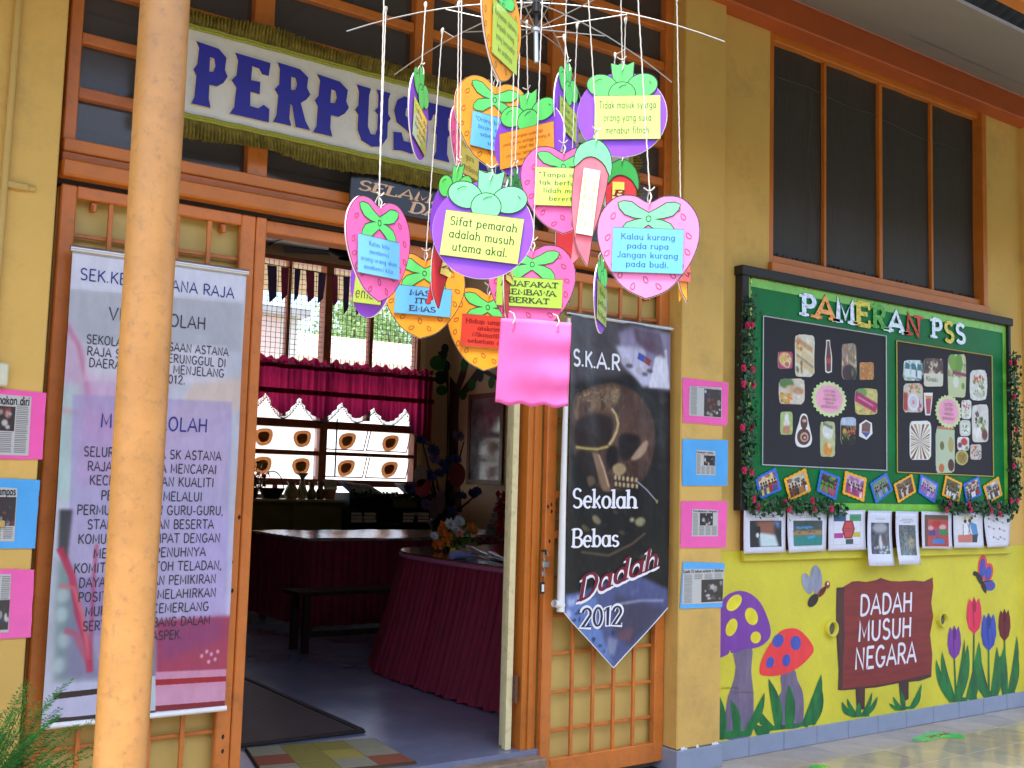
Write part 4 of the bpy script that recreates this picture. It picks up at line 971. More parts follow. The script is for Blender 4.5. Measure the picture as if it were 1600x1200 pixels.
for i in range(40):
    x, y = random.uniform(895, 1005), random.uniform(770, 915); kv.poly(ell(*kp(x, y), random.uniform(3, 12), random.uniform(2, 5), random.uniform(0, 90)), (70, 56, 48), .5, 2)
kv.a *= (.9+.2*kv.noise(8, 40))[..., None]
M_kban = image_mat('skull_banner_print', kv, rough=.34, coat=.12, spec=.35, bump=.6)
kb = thing('skull_banner', 'black pointed banner with skull photo and drug-free slogan on the right gate', 'banner', ((KX0+KX1)/2, YK, KZ1))
b = MB()
tipx, tipz, eL, eR = 3.643, .468, .765, .755
def low(x): 
    return tipz+(eL-tipz)*(tipx-x)/(tipx-KX0) if x < tipx else tipz+(eR-tipz)*(x-tipx)/(KX1-tipx)
def kfn(u, v):
    x = KX0+(KX1-KX0)*u; z0 = low(x); z = z0+(KZ1-z0)*v; return (x, YK-kw(x, z), z)
b.grid(kfn, 32, 60); b.build('sheet', M_kban, kb, uv=lambda co: ((co[0]-KX0)/(KX1-KX0), (co[2]-KZ0)/(KZ1-KZ0)))
b = MB(); b.tube([(KX0-.02, YK-.004, KZ1+.008), (KX1+.006, YK-.004, KZ1+.004)], .012, 10); b.build('top_rod', M_alu, kb)
# rolled white back edge on the left, curl at the lower left
b = MB()
pts = [(KX0-.004, YK-.03-kw(KX0, 2.2)*0, KZ1-.01)]; n = 20
rl = [(KX0-.012-.010*math.sin(i/n*2.2), YK-.020, KZ1-.02-(KZ1-.79)*i/n) for i in range(n+1)]
b.tube(rl, [.010+.010*(i/n) for i in range(n+1)], 10); b.build('curled_edge', M_white, kb)
b = MB(); b.tube([(KX0-.01, YK-.02, .80), (KX0-.075, YK-.035, .815)], .018, 10, cap=False); b.build('rolled_corner', M_white, kb)
b = MB()
for (xa, za, xb, zb_) in ((KX0, eL, tipx, tipz), (tipx, tipz, KX1, eR)):
    b.tube([(xa+(xb-xa)*t/10, YK-kw(xa+(xb-xa)*t/10, za+(zb_-za)*t/10)-.001, za+(zb_-za)*t/10) for t in range(11)], .003, 5)
b.build('white_hem', M_white, kb)
def kfr(u, v, w): return (u, YK-kw(u, v)-.003+w, v)
M_pw = rgb('white_print', (236, 234, 240), rough=.4, var=0)
text_px('lettering', ['S.K.A.R'], 890, 967, 563, 24, YK, M_pw, kb, fr=kfr, weight=.17, space=.1)
text_px('lettering', ['Sekolah'], 889, 991, 779, 29, YK, M_pw, kb, fr=kfr, weight=.19, contrast=.5, serif=.7, space=.06)
text_px('lettering', ['Bebas'], 890, 965, 840, 28, YK, M_pw, kb, fr=kfr, weight=.19, contrast=.5, serif=.7, space=.06)
M_rp = rgb('dark_red_print', (120, 14, 40), rough=.4)
def skew(fr, k, x0): return lambda u, v, w: fr(u, v+k*(u-x0), w)
xa = at(905, 896, YK)
text_px('lettering', ['Dadah'], 902, 1023, 893, 35, YK, M_rp, kb, fr=skew(lambda u, v, w: kfr(u, v, w-.0012), .30, xa.x+.26), weight=.17, contrast=.4, serif=.7, slant=.15, space=.08)
text_px('lettering', ['Dadah'], 902, 1023, 897, 35, YK, M_pw, kb, fr=skew(kfr, .30, xa.x+.26), weight=.22, contrast=.4, serif=.7, slant=.15, space=.04)
text_px('lettering', ['2012'], 905, 972, 963, 31, YK, M_pw, kb, fr=kfr, weight=.30, contrast=.2, space=.04)
text_px('lettering', ['2012'], 906, 971, 963, 28, YK, mat('navy_black_print', (.02, .02, .05)), kb, fr=lambda u, v, w: kfr(u, v, w-.0015), weight=.15, contrast=.3, space=.06)
# ------------------------------------------------------------------ laminated clippings
pinkc, bluec = lin((246, 96, 176)), lin((84, 170, 232))
M_pk = mat('pink_laminated_card', pinkc, rough=.22, coat=.6, var=.05, bump=.35, bscale=9); M_bl = mat('blue_laminated_card', bluec, rough=.22, coat=.6, var=.05, bump=.35, bscale=9)
def clipping(label, cor, cut, kind, seed, head=None, photo=(.45, .1, .95, .8), color=False, Y=-.003, group=None):
    pts = pxs(cor, Y); cx = sum(p[0] for p in pts)/4; cz = min(p[1] for p in pts)
    t = thing('laminated_clipping', label, 'clipping', (cx, Y, cz), group)
    r = random.Random(seed)
    q = []
    for i in range(len(pts)):
        a_, c_ = pts[i], pts[(i+1) % len(pts)]
        for k in range(8): q.append((a_[0]+(c_[0]-a_[0])*k/8+r.uniform(-.0012, .0012), a_[1]+(c_[1]-a_[1])*k/8+r.uniform(-.0012, .0012)))
    b = MB(); b.poly([q], wallfr(Y-.002), .002); b.build('card', M_pk if kind == 'pink' else M_bl, t)
    cc = pxs(cut, Y)
    cvs = news_canvas(seed, photo, head is not None, color)
    b = MB(); b.poly([cc], wallfr(Y-.0032), 0); b.build('newspaper_cutting', image_mat('newsprint_%d' % seed, cvs, rough=.25, coat=.5), t, bbuv(cc))
    if head:
        x0, x1 = min(p[0] for p in cc), max(p[0] for p in cc); z1 = max(p[1] for p in cc)-.002; hh = head[1]
        put_text('headline', [head[0]], lambda u, v, w: (u, Y-.0036+w, v), x0+head[2]*(x1-x0), x0+head[3]*(x1-x0), z1-.004, z1-.004-hh, M_ink, t, weight=.2, space=.08)
    return t
G1 = 'laminated newspaper clippings on the pillar'
clipping('pink card with a photo of three standing figures, topmost on the pillar', [(1066, 590), (1138, 598), (1136, 665), (1067, 660)], [(1077, 603), (1127, 606), (1127, 653), (1076, 649)], 'pink', 21, None, (.45, .08, .98, .98), True, group=G1)
clipping('blue card with a small clipping, second from the top on the pillar', [(1066, 686), (1137, 688), (1136, 759), (1066, 759)], [(1087, 703), (1117, 705), (1117, 743), (1087, 742)], 'blue', 22, ('Hadapi risiko', .010, .02, .9), (.4, .2, .98, .6), False, group=G1)
clipping('pink card with a small clipping, third from the top on the pillar', [(1064, 783), (1136, 783), (1134, 855), (1063, 856)], [(1081, 795), (1121, 797), (1121, 838), (1080, 838)], 'pink', 23, ('Tindakan tegas', .011, .03, .95), (.3, .15, .8, .6), False, group=G1)
clipping('blue card mostly covered by a clipping, lowest on the pillar', [(1067, 878), (1132, 880), (1128, 949), (1062, 951)], [(1067, 889), (1131, 889), (1128, 942), (1065, 944)], 'blue', 24, ('Gadis 15 tahun antara 4 ditahan', .016, .02, .98), (.45, .32, .97, .95), False, group=G1)
G2 = 'laminated newspaper clippings on the left wall'
clipping('pink card with a clipping headed makan diri at the left edge', [(-60, 602), (72, 614), (66, 718), (-60, 716)], [(-48, 612), (49, 620), (44, 712), (-48, 710)], 'pink', 25, ('Rasuah makan diri', .030, .02, .96), (.3, .2, .74, .6), True, group=G2)
clipping('blue card with a clipping headed rampas at the left edge', [(-60, 745), (62, 750), (55, 857), (-60, 857)], [(-48, 758), (27, 763), (22, 846), (-48, 846)], 'blue', 26, ('Dadah dirampas', .026, .02, .96), (.35, .2, .98, .72), True, group=G2)
clipping('lowest pink card with a faded clipping at the left edge', [(-60, 888), (53, 890), (48, 996), (-60, 1000)], [(-48, 897), (17, 897), (13, 988), (-48, 988)], 'pink', 27, None, (.4, .45, .98, .95), True, group=G2)
# ------------------------------------------------------------------ noticeboard
def z4(x, y): return (1140+x/4, 400+y/4)
def z5(x, y): return (1370+x/4, 430+y/4)
def z6(x, y): return (1140+x/5.7125, 690+y/5.7125)
def z7(x, y): return (1360+x/5.7125, 690+y/5.7125)
NX0, NX1, NZ0, NZ1 = 4.54, 7.345, 1.272, 2.675
YN = .045                       # face of the green felt
nb = thing('noticeboard', 'green noticeboard headed PAMERAN PSS with food cutouts on two black panels', 'noticeboard', ((NX0+NX1)/2, .06, NZ0))
M_nf = rgb('black_board_frame', (30, 28, 27), rough=.55, var=.25, scale=30, bump=.5)
for q in ((NX0, NX0+.055, .018, .078, NZ0, NZ1-.055), (NX1-.03, NX1, .018, .078, NZ0, NZ1-.055), (NX0-.01, NX1+.02, .010, .078, NZ1-.055, NZ1)):
    member('frame', q, M_nf, nb, .004)
M_felt = mat('green_satin_paper', lin((6, 122, 58)), col2=lin((3, 98, 46)), rough=.4, scale=2.2, bump=.35, bscale=5, spec=.2)
b = MB(); b.box(NX0+.055, NX1-.03, YN, .075, NZ0, NZ1-.055); b.build('green_backing', M_felt, nb)
M_lime = mat('lime_ribbon', lin((118, 192, 62)), rough=.3, var=.14, scale=9, bump=.4, bscale=12)
bx0, bx1, bz0, bz1 = NX0+.056, NX1-.031, NZ0+.001, NZ1-.056
for q in ((bx0, bx1, YN-.005, YN-.0005, bz1-.055, bz1), (bx0, bx1, YN-.005, YN-.0005, bz0, bz0+.05), (bx0, bx0+.035, YN-.005, YN-.0005, bz0+.05, bz1-.055), (bx1-.04, bx1, YN-.005, YN-.0005, bz0+.05, bz1-.055)):
    member('lime_border', q, M_lime, nb, 0)
M_gold = mat('gold_tinsel', (.75, .60, .12), rough=.3, metal=.8, var=.3, scale=90)
b = MB(); r = random.Random(1)
for i in range(220):
    x = r.uniform(bx0, bx1); z = bz1-.003 if r.random() < .7 else bz0+.048
    b.box(x, x+r.uniform(.004, .02), YN-.008, YN-.005, z-r.uniform(0, .008), z)
for i in range(70):
    z = r.uniform(bz0, bz1); b.box(bx0+.030, bx0+.040, YN-.008, YN-.005, z, z+r.uniform(.004, .02))
o = b.build('tinsel', M_gold, nb); o['kind'] = 'stuff'
M_blk = mat('black_sugar_paper', lin((38, 36, 42)), rough=.75, var=.12, scale=3)
M_scord = mat('silver_cord', (.62, .62, .60), rough=.35, metal=.5, var=.3, scale=200); M_gcord = mat('gold_cord', (.62, .48, .10), rough=.35, metal=.5, var=.3, scale=200)
for cor, cm, lab in (([(1192, 492), (1385, 527), (1382, 736), (1189, 725)], M_scord, 'black paper panel edged in silver cord'), ([(1400, 531), (1550, 558), (1549, 744), (1400, 738)], M_gcord, 'black paper panel edged in gold cord')):
    pts = pxs(cor, YN); xa = (pts[0][0]+pts[3][0])/2; xb = (pts[1][0]+pts[2][0])/2; za = (pts[0][1]+pts[1][1])/2; zb = (pts[2][1]+pts[3][1])/2
    b = MB(); b.box(xa, xb, YN-.003, YN-.0005, zb, za); o = b.build('black_panel', M_blk, nb); o['label'] = lab
    b = MB(); n = 150
    for (p, q) in (((xa, za), (xb, za)), ((xb, za), (xb, zb)), ((xb, zb), (xa, zb)), ((xa, zb), (xa, za))):
        b.tube([(p[0]+(q[0]-p[0])*t/n+.0018*math.sin(t*2.2)*(p[0] == q[0]), YN-.007, p[1]+(q[1]-p[1])*t/n+.0018*math.sin(t*2.2)*(p[1] == q[1])) for t in range(n+1)], .0042, 5)
    b.build('cord_edging', cm, o)
# foil letters
foil = {'s': mat('silver_foil', (.50, .50, .52), rough=.2, metal=1, bump=.9, bscale=45, var=.05), 'c': mat('copper_foil', (.62, .24, .07), rough=.2, metal=1, bump=.9, bscale=45, var=.05),
        'g': mat('gold_foil', (.50, .36, .06), rough=.2, metal=1, bump=.9, bscale=45, var=.05), 'n': mat('green_foil', (.09, .26, .05), rough=.2, metal=1, bump=.9, bscale=45), 'r': mat('red_foil', (.40, .05, .03), rough=.2, metal=1, bump=.9, bscale=45)}
for ch, col, q in (('P', 's', (z4(442, 310), z4(532, 310), 150)), ('A', 'c', (z4(530, 325), z4(652, 325), 160)), ('M', 's', (z4(656, 345), z4(776, 345), 168)), ('E', 'g', (z4(782, 362), z4(876, 362), 158)), ('R', 'n', (z4(886, 380), z4(972, 380), 160)),
                   ('A', 's', (z5(62, 290), z5(166, 290), 150)), ('N', 'r', (z5(172, 310), z5(270, 310), 148)), ('P', 's', (z5(335, 333), z5(403, 333), 135)), ('S', 'g', (z5(410, 352), z5(478, 352), 138)), ('S', 's', (z5(482, 362), z5(550, 362), 132))):
    text_px('foil_letter', [ch], q[0][0]+1, q[1][0]-1.5, q[0][1]+1, q[2]/4*.86, YN, foil[col], nb, fr=wallfr(YN-.010), weight=.23, serif=1.0, contrast=.12, thick=.004)
# cutouts
def rough_shape(x0, y0, x1, y1, seed, round_=.25, wob=.06):
    r = random.Random(seed); cx, cy, rx, ry = (x0+x1)/2, (y0+y1)/2, (x1-x0)/2, (y1-y0)/2; o = []
    e = 2.0/(2.0+6*(1-round_))
    for i in range(32):
        a = 2*PI*i/32; c_, s_ = math.cos(a), math.sin(a); k = 1-wob*r.random()
        o.append((cx+rx*k*math.copysign(abs(c_)**e, c_), cy+ry*k*math.copysign(abs(s_)**e, s_)))
    return o
M_paperw = rgb('white_paper_edge', (232, 230, 224), rough=.7, var=.02)
CUT = [ # zoom fn, box, palette, seed, roundness, label
 (z4, (297, 597, 390, 706), [(196, 80, 110), (226, 170, 70), (236, 190, 90), (214, 140, 50), (170, 90, 50)], 1, .2, 'pink edged square photo of yellow food'),
 (z4, (402, 488, 528, 760), [(236, 222, 190), (214, 160, 90), (240, 236, 226), (180, 110, 60), (250, 240, 220), (110, 120, 60)], 2, .35, 'tall cutout of sandwiches'),
 (z4, (697, 545, 790, 775), [(120, 96, 78), (196, 176, 150), (58, 30, 40), (90, 70, 60), (206, 206, 170)], 3, .2, 'tall brown cutout of a drink'),
 (z4, (808, 662, 897, 776), [(196, 130, 60), (220, 160, 80), (160, 100, 40)], 4, .05, 'small square orange food photo'),
 (z4, (303, 765, 468, 930), [(226, 150, 60), (206, 196, 170), (90, 110, 60), (236, 226, 206), (200, 120, 50), (130, 70, 60)], 5, .4, 'cutout of vegetables and eggs'),
 (z4, (778, 826, 922, 995), [(190, 40, 110), (220, 210, 60), (236, 226, 230), (100, 150, 70), (170, 30, 90)], 6, .4, 'magenta sweets packet cutout'),
 (z4, (312, 972, 390, 1118), [(170, 200, 120), (236, 230, 226), (206, 140, 100), (226, 200, 170)], 7, .15, 'small cutout of an ice cream cup'),
 (z4, (562, 1032, 656, 1258), [(206, 206, 150), (236, 236, 226), (230, 160, 50), (120, 90, 40), (170, 180, 120)], 8, .12, 'tall cutout of a dish with an orange sauce'),
 (z4, (690, 1006, 786, 1180), [(40, 30, 28), (196, 206, 226), (226, 150, 50), (230, 226, 206), (120, 80, 40)], 9, .1, 'cutout of grilled food on a dark plate'),
 (z5, (160, 530, 284, 662), [(206, 226, 226), (90, 150, 150), (236, 240, 240), (60, 100, 120), (150, 190, 130)], 11, .5, 'cutout of three milk cartons'),
 (z5, (288, 518, 412, 700), [(92, 58, 50), (130, 90, 60), (226, 222, 196), (70, 40, 36), (226, 222, 196)], 12, .2, 'cutout of dried raisins'),
 (z5, (440, 488, 554, 768), [(206, 214, 150), (110, 160, 40), (226, 230, 180), (196, 206, 150), (160, 60, 90)], 13, .2, 'tall pale green cutout with pears'),
 (z5, (576, 590, 686, 786), [(236, 236, 226), (196, 90, 60), (110, 150, 80), (226, 200, 170), (240, 240, 236)], 14, .6, 'white plate of salad cutout'),
 (z5, (160, 674, 286, 862), [(226, 222, 220), (196, 150, 70), (180, 60, 40), (236, 236, 236), (206, 200, 206)], 15, .35, 'cutout of breakfast with a round white plate'),
 (z5, (524, 778, 588, 900), [(236, 232, 226), (170, 40, 60), (206, 190, 120), (90, 120, 70)], 17, .5, 'narrow fruit cutout'),
 (z5, (590, 806, 694, 1046), [(226, 220, 210), (110, 130, 60), (90, 60, 40), (236, 230, 226), (160, 60, 40)], 18, .15, 'cutout of rice with vegetables'),
 (z5, (514, 904, 582, 1006), [(206, 210, 180), (110, 130, 80), (236, 236, 226)], 19, .6, 'small pale plate cutout'),
 (z5, (364, 940, 484, 1240), [(190, 206, 170), (206, 216, 186), (190, 206, 170), (196, 110, 80), (170, 170, 110)], 21, .03, 'tall pale green food guide leaflet'),
 (z5, (498, 1008, 574, 1098), [(196, 50, 40), (236, 236, 230), (90, 50, 90), (120, 150, 90)], 22, .6, 'cutout of small bowls'),
 (z5, (488, 1090, 568, 1188), [(170, 160, 70), (190, 90, 50), (200, 190, 110), (120, 130, 50)], 23, 1.0, 'round bowl of curry cutout'),
 (z5, (580, 1056, 650, 1154), [(196, 90, 60), (130, 110, 90), (206, 200, 196), (60, 60, 50)], 24, .3, 'small cutout of stacked vegetables')]
MOT = {1: [('r', 0, 0, 56, 56, (196, 70, 110)), ('e', 28, 26, 24, 22, (236, 206, 150)), ('s', 10, 10, 46, 34, (232, 176, 60), 30), ('e', 34, 40, 12, 11, (240, 236, 226)), ('e', 34, 40, 9, 8, (206, 120, 60))],
 2: [('r', 0, 0, 56, 56, (236, 228, 208)), ('d', 4, 8, 50, 20, (206, 156, 96), 7), ('d', 6, 20, 54, 34, (230, 206, 150), 8), ('d', 4, 28, 52, 42, (150, 110, 70), 3), ('d', 4, 34, 54, 48, (226, 200, 140), 7), ('s', 2, 2, 22, 20, (206, 150, 70), 8), ('s', 2, 36, 20, 54, (150, 130, 90), 10)],
 3: [('r', 0, 0, 56, 56, (150, 126, 100)), ('s', 0, 0, 56, 20, (176, 154, 126), 26), ('s', 0, 18, 56, 34, (214, 200, 176), 20), ('e', 28, 46, 26, 13, (60, 30, 40)), ('e', 40, 44, 5, 6, (90, 130, 60))],
 4: [('r', 0, 0, 56, 56, (196, 128, 60)), ('s', 2, 2, 54, 54, (214, 150, 80), 60)],
 5: [('r', 0, 0, 56, 56, (226, 216, 196)), ('e', 16, 12, 16, 12, (96, 130, 70)), ('e', 28, 24, 14, 9, (214, 186, 150)), ('e', 42, 26, 12, 7, (196, 150, 110)), ('s', 2, 34, 28, 54, (226, 156, 70), 26), ('d', 30, 34, 52, 44, (240, 232, 220), 4), ('d', 30, 42, 52, 52, (232, 220, 200), 4)],
 6: [('r', 0, 0, 56, 56, (214, 206, 120)), ('e', 12, 10, 18, 10, (110, 160, 80)), ('d', 0, 18, 54, 40, (184, 30, 100), 20), ('d', 8, 20, 46, 36, (236, 190, 210), 3), ('s', 0, 42, 50, 56, (226, 206, 90), 16)],
 7: [('r', 0, 0, 56, 56, (176, 200, 120)), ('e', 28, 16, 10, 12, (240, 238, 236)), ('e', 28, 28, 15, 9, (236, 226, 220)), ('e', 28, 44, 17, 10, (206, 140, 104))],
 8: [('r', 0, 0, 56, 56, (196, 200, 146)), ('e', 28, 16, 20, 12, (236, 238, 232)), ('d', 10, 4, 46, 10, (96, 110, 70), 4), ('e', 28, 44, 18, 10, (228, 150, 50)), ('e', 34, 38, 8, 5, (244, 226, 176))],
 9: [('r', 0, 0, 56, 20, (190, 206, 230)), ('r', 0, 18, 56, 56, (36, 28, 26)), ('e', 14, 30, 8, 7, (226, 170, 60)), ('s', 22, 18, 54, 44, (206, 130, 70), 26), ('s', 6, 32, 30, 44, (120, 140, 60), 8)],
 14: [('r', 0, 0, 56, 56, (236, 236, 228)), ('s', 12, 8, 44, 30, (196, 100, 60), 18), ('s', 10, 20, 46, 48, (126, 160, 84), 22), ('e', 28, 46, 14, 5, (206, 200, 180))],
 15: [('r', 0, 0, 56, 56, (222, 206, 190)), ('s', 16, 2, 50, 18, (206, 150, 80), 16), ('r', 0, 20, 12, 52, (186, 60, 44)), ('s', 40, 34, 54, 52, (176, 90, 110), 8)],
 17: [('r', 0, 0, 56, 56, (236, 232, 226)), ('s', 8, 6, 44, 26, (184, 40, 60), 12), ('s', 8, 26, 44, 48, (190, 170, 90), 10)],
 18: [('r', 0, 0, 56, 56, (228, 224, 216)), ('s', 10, 12, 36, 28, (90, 56, 60), 14), ('s', 18, 22, 44, 38, (130, 160, 80), 22), ('e', 42, 44, 10, 8, (110, 46, 34)), ('e', 18, 42, 14, 8, (244, 240, 232))],
 19: [('r', 0, 0, 56, 56, (226, 226, 210)), ('e', 28, 30, 22, 18, (240, 240, 236)), ('s', 14, 18, 42, 42, (120, 146, 90), 20)],
 22: [('r', 0, 0, 56, 56, (236, 234, 230)), ('e', 32, 20, 15, 14, (196, 50, 44)), ('e', 12, 34, 9, 10, (110, 50, 90)), ('e', 44, 44, 8, 7, (110, 150, 90))],
 23: [('r', 0, 0, 56, 56, (206, 196, 116)), ('e', 28, 28, 22, 22, (150, 140, 60)), ('s', 14, 14, 42, 42, (196, 96, 50), 16)],
 24: [('r', 0, 0, 56, 56, (214, 206, 196)), ('s', 4, 8, 30, 44, (196, 80, 54), 22), ('s', 28, 20, 54, 50, (120, 110, 96), 18)]}
for fz_, (x0, y0, x1, y1), pal, sd, rd, lab in CUT:
    q = [fz_(*p) for p in rough_shape(x0, y0, x1, y1, sd, rd)]; pts = pxs(q, YN)
    cvs = blob_canvas(sd, pal, 56, 56, 30, .2)
    def EL(x, y, rx, ry, c, a=1, bl=1): cvs.poly(ell(x, y, rx, ry, 0, 16), c, a, bl)
    def RE(x0_, y0_, x1_, y1_, c, a=1, bl=0): cvs.poly([(x0_, y0_), (x1_, y0_), (x1_, y1_), (x0_, y1_)], c, a, bl)
    rq = random.Random(sd)
    if sd in MOT:
        for it in MOT[sd]:
            (EL if it[0] == 'e' else RE)(*it[1:6], .95, 1) if it[0] in 'er' else None
            if it[0] == 'd': cvs.line([(it[1], it[2]), (it[3], it[4])], it[6], it[5], .95, 1)
            if it[0] == 's':
                for _ in range(it[6]): EL(rq.uniform(it[1], it[3]), rq.uniform(it[2], it[4]), rq.uniform(1.5, 4), rq.uniform(1.5, 4), tuple(min(255, int(v*rq.uniform(.7, 1.25))) for v in it[5]), .85, 0)
        cvs.a *= (.88+.24*cvs.noise(sd, 8))[..., None]
    if sd == 13:
        cvs.poly([(0, 30), (56, 30), (56, 56), (0, 56)], (206, 214, 160)); cvs.poly(ell(16, 12, 11, 11), (120, 176, 40)); cvs.poly(ell(34, 12, 11, 12), (104, 160, 36)); cvs.poly([(14, 22), (56, 24), (56, 28), (14, 27)], (150, 50, 90)); cvs.poly(ell(24, 36, 9, 7), (232, 236, 220)); cvs.poly(ell(46, 40, 5, 4), (120, 160, 50))
    if sd == 15: cvs.poly(ell(28, 36, 16, 16), (236, 234, 240)); cvs.poly(ell(28, 36, 11, 11), (214, 210, 220)); cvs.poly(ell(28, 36, 4, 4), (230, 150, 150))
    if sd == 21: cvs.a[:] = np.array((196, 210, 176))/255; cvs.poly([(0, 0), (56, 0), (56, 5), (0, 5)], (196, 130, 90)); cvs.poly(ell(18, 24, 6, 5), (110, 110, 50)); cvs.poly(ell(44, 22, 8, 9), (190, 170, 100)); cvs.poly(ell(44, 46, 9, 7), (90, 40, 40)); cvs.poly(ell(16, 50, 8, 5), (206, 110, 60))
    if sd == 12: cvs.poly([(0, 32), (56, 28), (56, 56), (0, 56)], (226, 224, 200))
    if sd == 11:
        for k in range(3): cvs.poly([(6+17*k, 10), (18+17*k, 12), (18+17*k, 46), (6+17*k, 46)], (60, 120, 130)); cvs.poly([(6+17*k, 26), (18+17*k, 26), (18+17*k, 46), (6+17*k, 46)], (230, 238, 240))
    b = MB(); b.poly([pts], wallfr(YN-.006), .003, 0, 1, 1)
    o = b.build('food_cutout', [image_mat('food_print_%d' % sd, cvs, rough=.35), M_paperw], nb, bbuv(pts)); o['label'] = lab
    if sd == 12: put_text('lettering', ['Kismis'], lambda u, v, w: (u, YN-.0065+w, v), at(*z5(305, 650), YN).x, at(*z5(375, 650), YN).x, at(*z5(340, 634), YN).z, at(*z5(340, 664), YN).z, M_ink, o, weight=.13, contrast=.4, serif=.7)
# bottle, swiss roll, prism box, striped fan of snacks, drink glass
def shape_cut(fz_, pts, label, layers, t=.003):
    b = MB(); b.poly([pxs([fz_(*p) for p in pts], YN)], wallfr(YN-.006), t); o = b.build('food_cutout', M_paperw, nb); o['label'] = label
    for i, (pl, c) in enumerate(layers):
        b = MB()
        for q in pl: b.poly([pxs([fz_(*p) for p in q], YN)], wallfr(YN-.0063-.0003*i))
        b.build('print', rgb('print_%d_%d_%d' % c, c, rough=.4, var=.1, scale=30), o)
bot = [(600, 525), (622, 525), (624, 560), (630, 590), (636, 640), (634, 725), (612, 733), (594, 725), (592, 640), (596, 590), (600, 560)]
bi = [(604, 533), (618, 533), (620, 562), (625, 592), (629, 640), (628, 718), (612, 725), (600, 718), (598, 640), (601, 592), (604, 562)]
shape_cut(z4, bot, 'cutout of a narrow soft drink bottle', [([bi], (104, 44, 42)), ([[(598, 640), (629, 640), (629, 672), (599, 672)]], (176, 60, 60))])
ro = smooth([(455, 985), (478, 995), (488, 1040), (500, 1090), (510, 1140), (500, 1180), (465, 1196), (420, 1188), (406, 1150), (414, 1090), (430, 1040), (440, 1000)], 3)
shape_cut(z4, ro, 'cutout of a chocolate swiss roll', [([ell(460, 1040, 22, 44), ell(458, 1130, 42, 52)], (88, 50, 42)), ([ell(462, 1132, 26, 30), ell(462, 1030, 14, 10)], (206, 160, 140)), ([ell(462, 1134, 17, 20)], (96, 56, 46)), ([ell(464, 1136, 8, 9)], (210, 170, 150))])
shape_cut(z4, [(848, 1024), (884, 1044), (888, 1110), (852, 1148), (806, 1126), (808, 1050)], 'small hexagonal cutout of a snack box', [([[(850, 1034), (876, 1050), (872, 1100), (820, 1098), (822, 1052)]], (120, 80, 74)), ([[(816, 1100), (874, 1102), (850, 1136)]], (74, 84, 150))])
fan_in = rough_shape(200, 908, 336, 1156, 40, .25, .03)
fl_ = []; fl2 = []; fl3 = []
for i in range(26):
    a0 = 2*PI*i/26; a1 = a0+.13; cx, cy = 266, 1040
    def R_(a): 
        c_, s_ = math.cos(a), math.sin(a); return min(58/max(abs(c_), .01), 108/max(abs(s_), .01))
    q = [(cx+16*math.cos(a0), cy+22*math.sin(a0)), (cx+R_(a0)*math.cos(a0), cy+R_(a0)*math.sin(a0)), (cx+R_(a1)*math.cos(a1), cy+R_(a1)*math.sin(a1)), (cx+16*math.cos(a1), cy+22*math.sin(a1))]
    (fl_, fl2, fl3)[i % 3].append(q)
shape_cut(z5, fan_in, 'cream cutout of snack sticks fanned around a bowl', [(fl_, (176, 130, 90)), (fl2, (196, 190, 140)), (fl3, (120, 70, 56)), ([ell(266, 1035, 18, 24)], (190, 184, 176))])
shape_cut(z5, [(290, 735), (345, 735), (340, 800), (330, 876), (300, 876), (292, 800)], 'cutout of a tall pink drink glass', [([[(300, 770), (336, 770), (328, 866), (306, 866)]], (186, 66, 90)), ([[(298, 752), (340, 756), (337, 772), (300, 768)]], (214, 150, 60))])
M_sc = rgb('pale_green_paper', (206, 222, 160), rough=.7); M_pkp = rgb('pale_pink_paper', (246, 170, 196), rough=.7)
for (cx, cy, rx, ry), lines, lab in (((*z4(618, 895), 26, 27), ['CONTOH-', 'CONTOH', 'MAKANAN', 'TIDAK', 'BERKHASIAT'], 'round pink label naming unhealthy foods'), ((*z5(443, 853), 19.5, 25), ['CONTOH-', 'CONTOH', 'MAKANAN', 'BERKHASIAT'], 'round pink label naming healthy foods')):
    c = at(cx, cy, YN); rx_ = abs(at(cx+rx, cy, YN).x-c.x); rz_ = abs(at(cx, cy-ry, YN).z-c.z)
    b = MB(); b.poly([[(c.x+rx_*(1+.05*math.cos(k*2*PI/144*24))*math.cos(k*2*PI/144), c.z+rz_*(1+.05*math.cos(k*2*PI/144*24))*math.sin(k*2*PI/144)) for k in range(144)]], wallfr(YN-.007), .003)
    o = b.build('round_label', M_sc, nb); o['label'] = lab
    b = MB(); b.poly([ell(c.x, c.z, rx_*.80, rz_*.80, 0, 40)], wallfr(YN-.0075)); b.build('pink_disc', M_pkp, o)
    put_text('lettering', lines, wallfr(YN-.008), c.x-rx_*.48, c.x+rx_*.48, c.z+rz_*.52, c.z-rz_*.52, rgb('brown_ink', (110, 60, 70), var=0), o, weight=.12, lead=1.7)
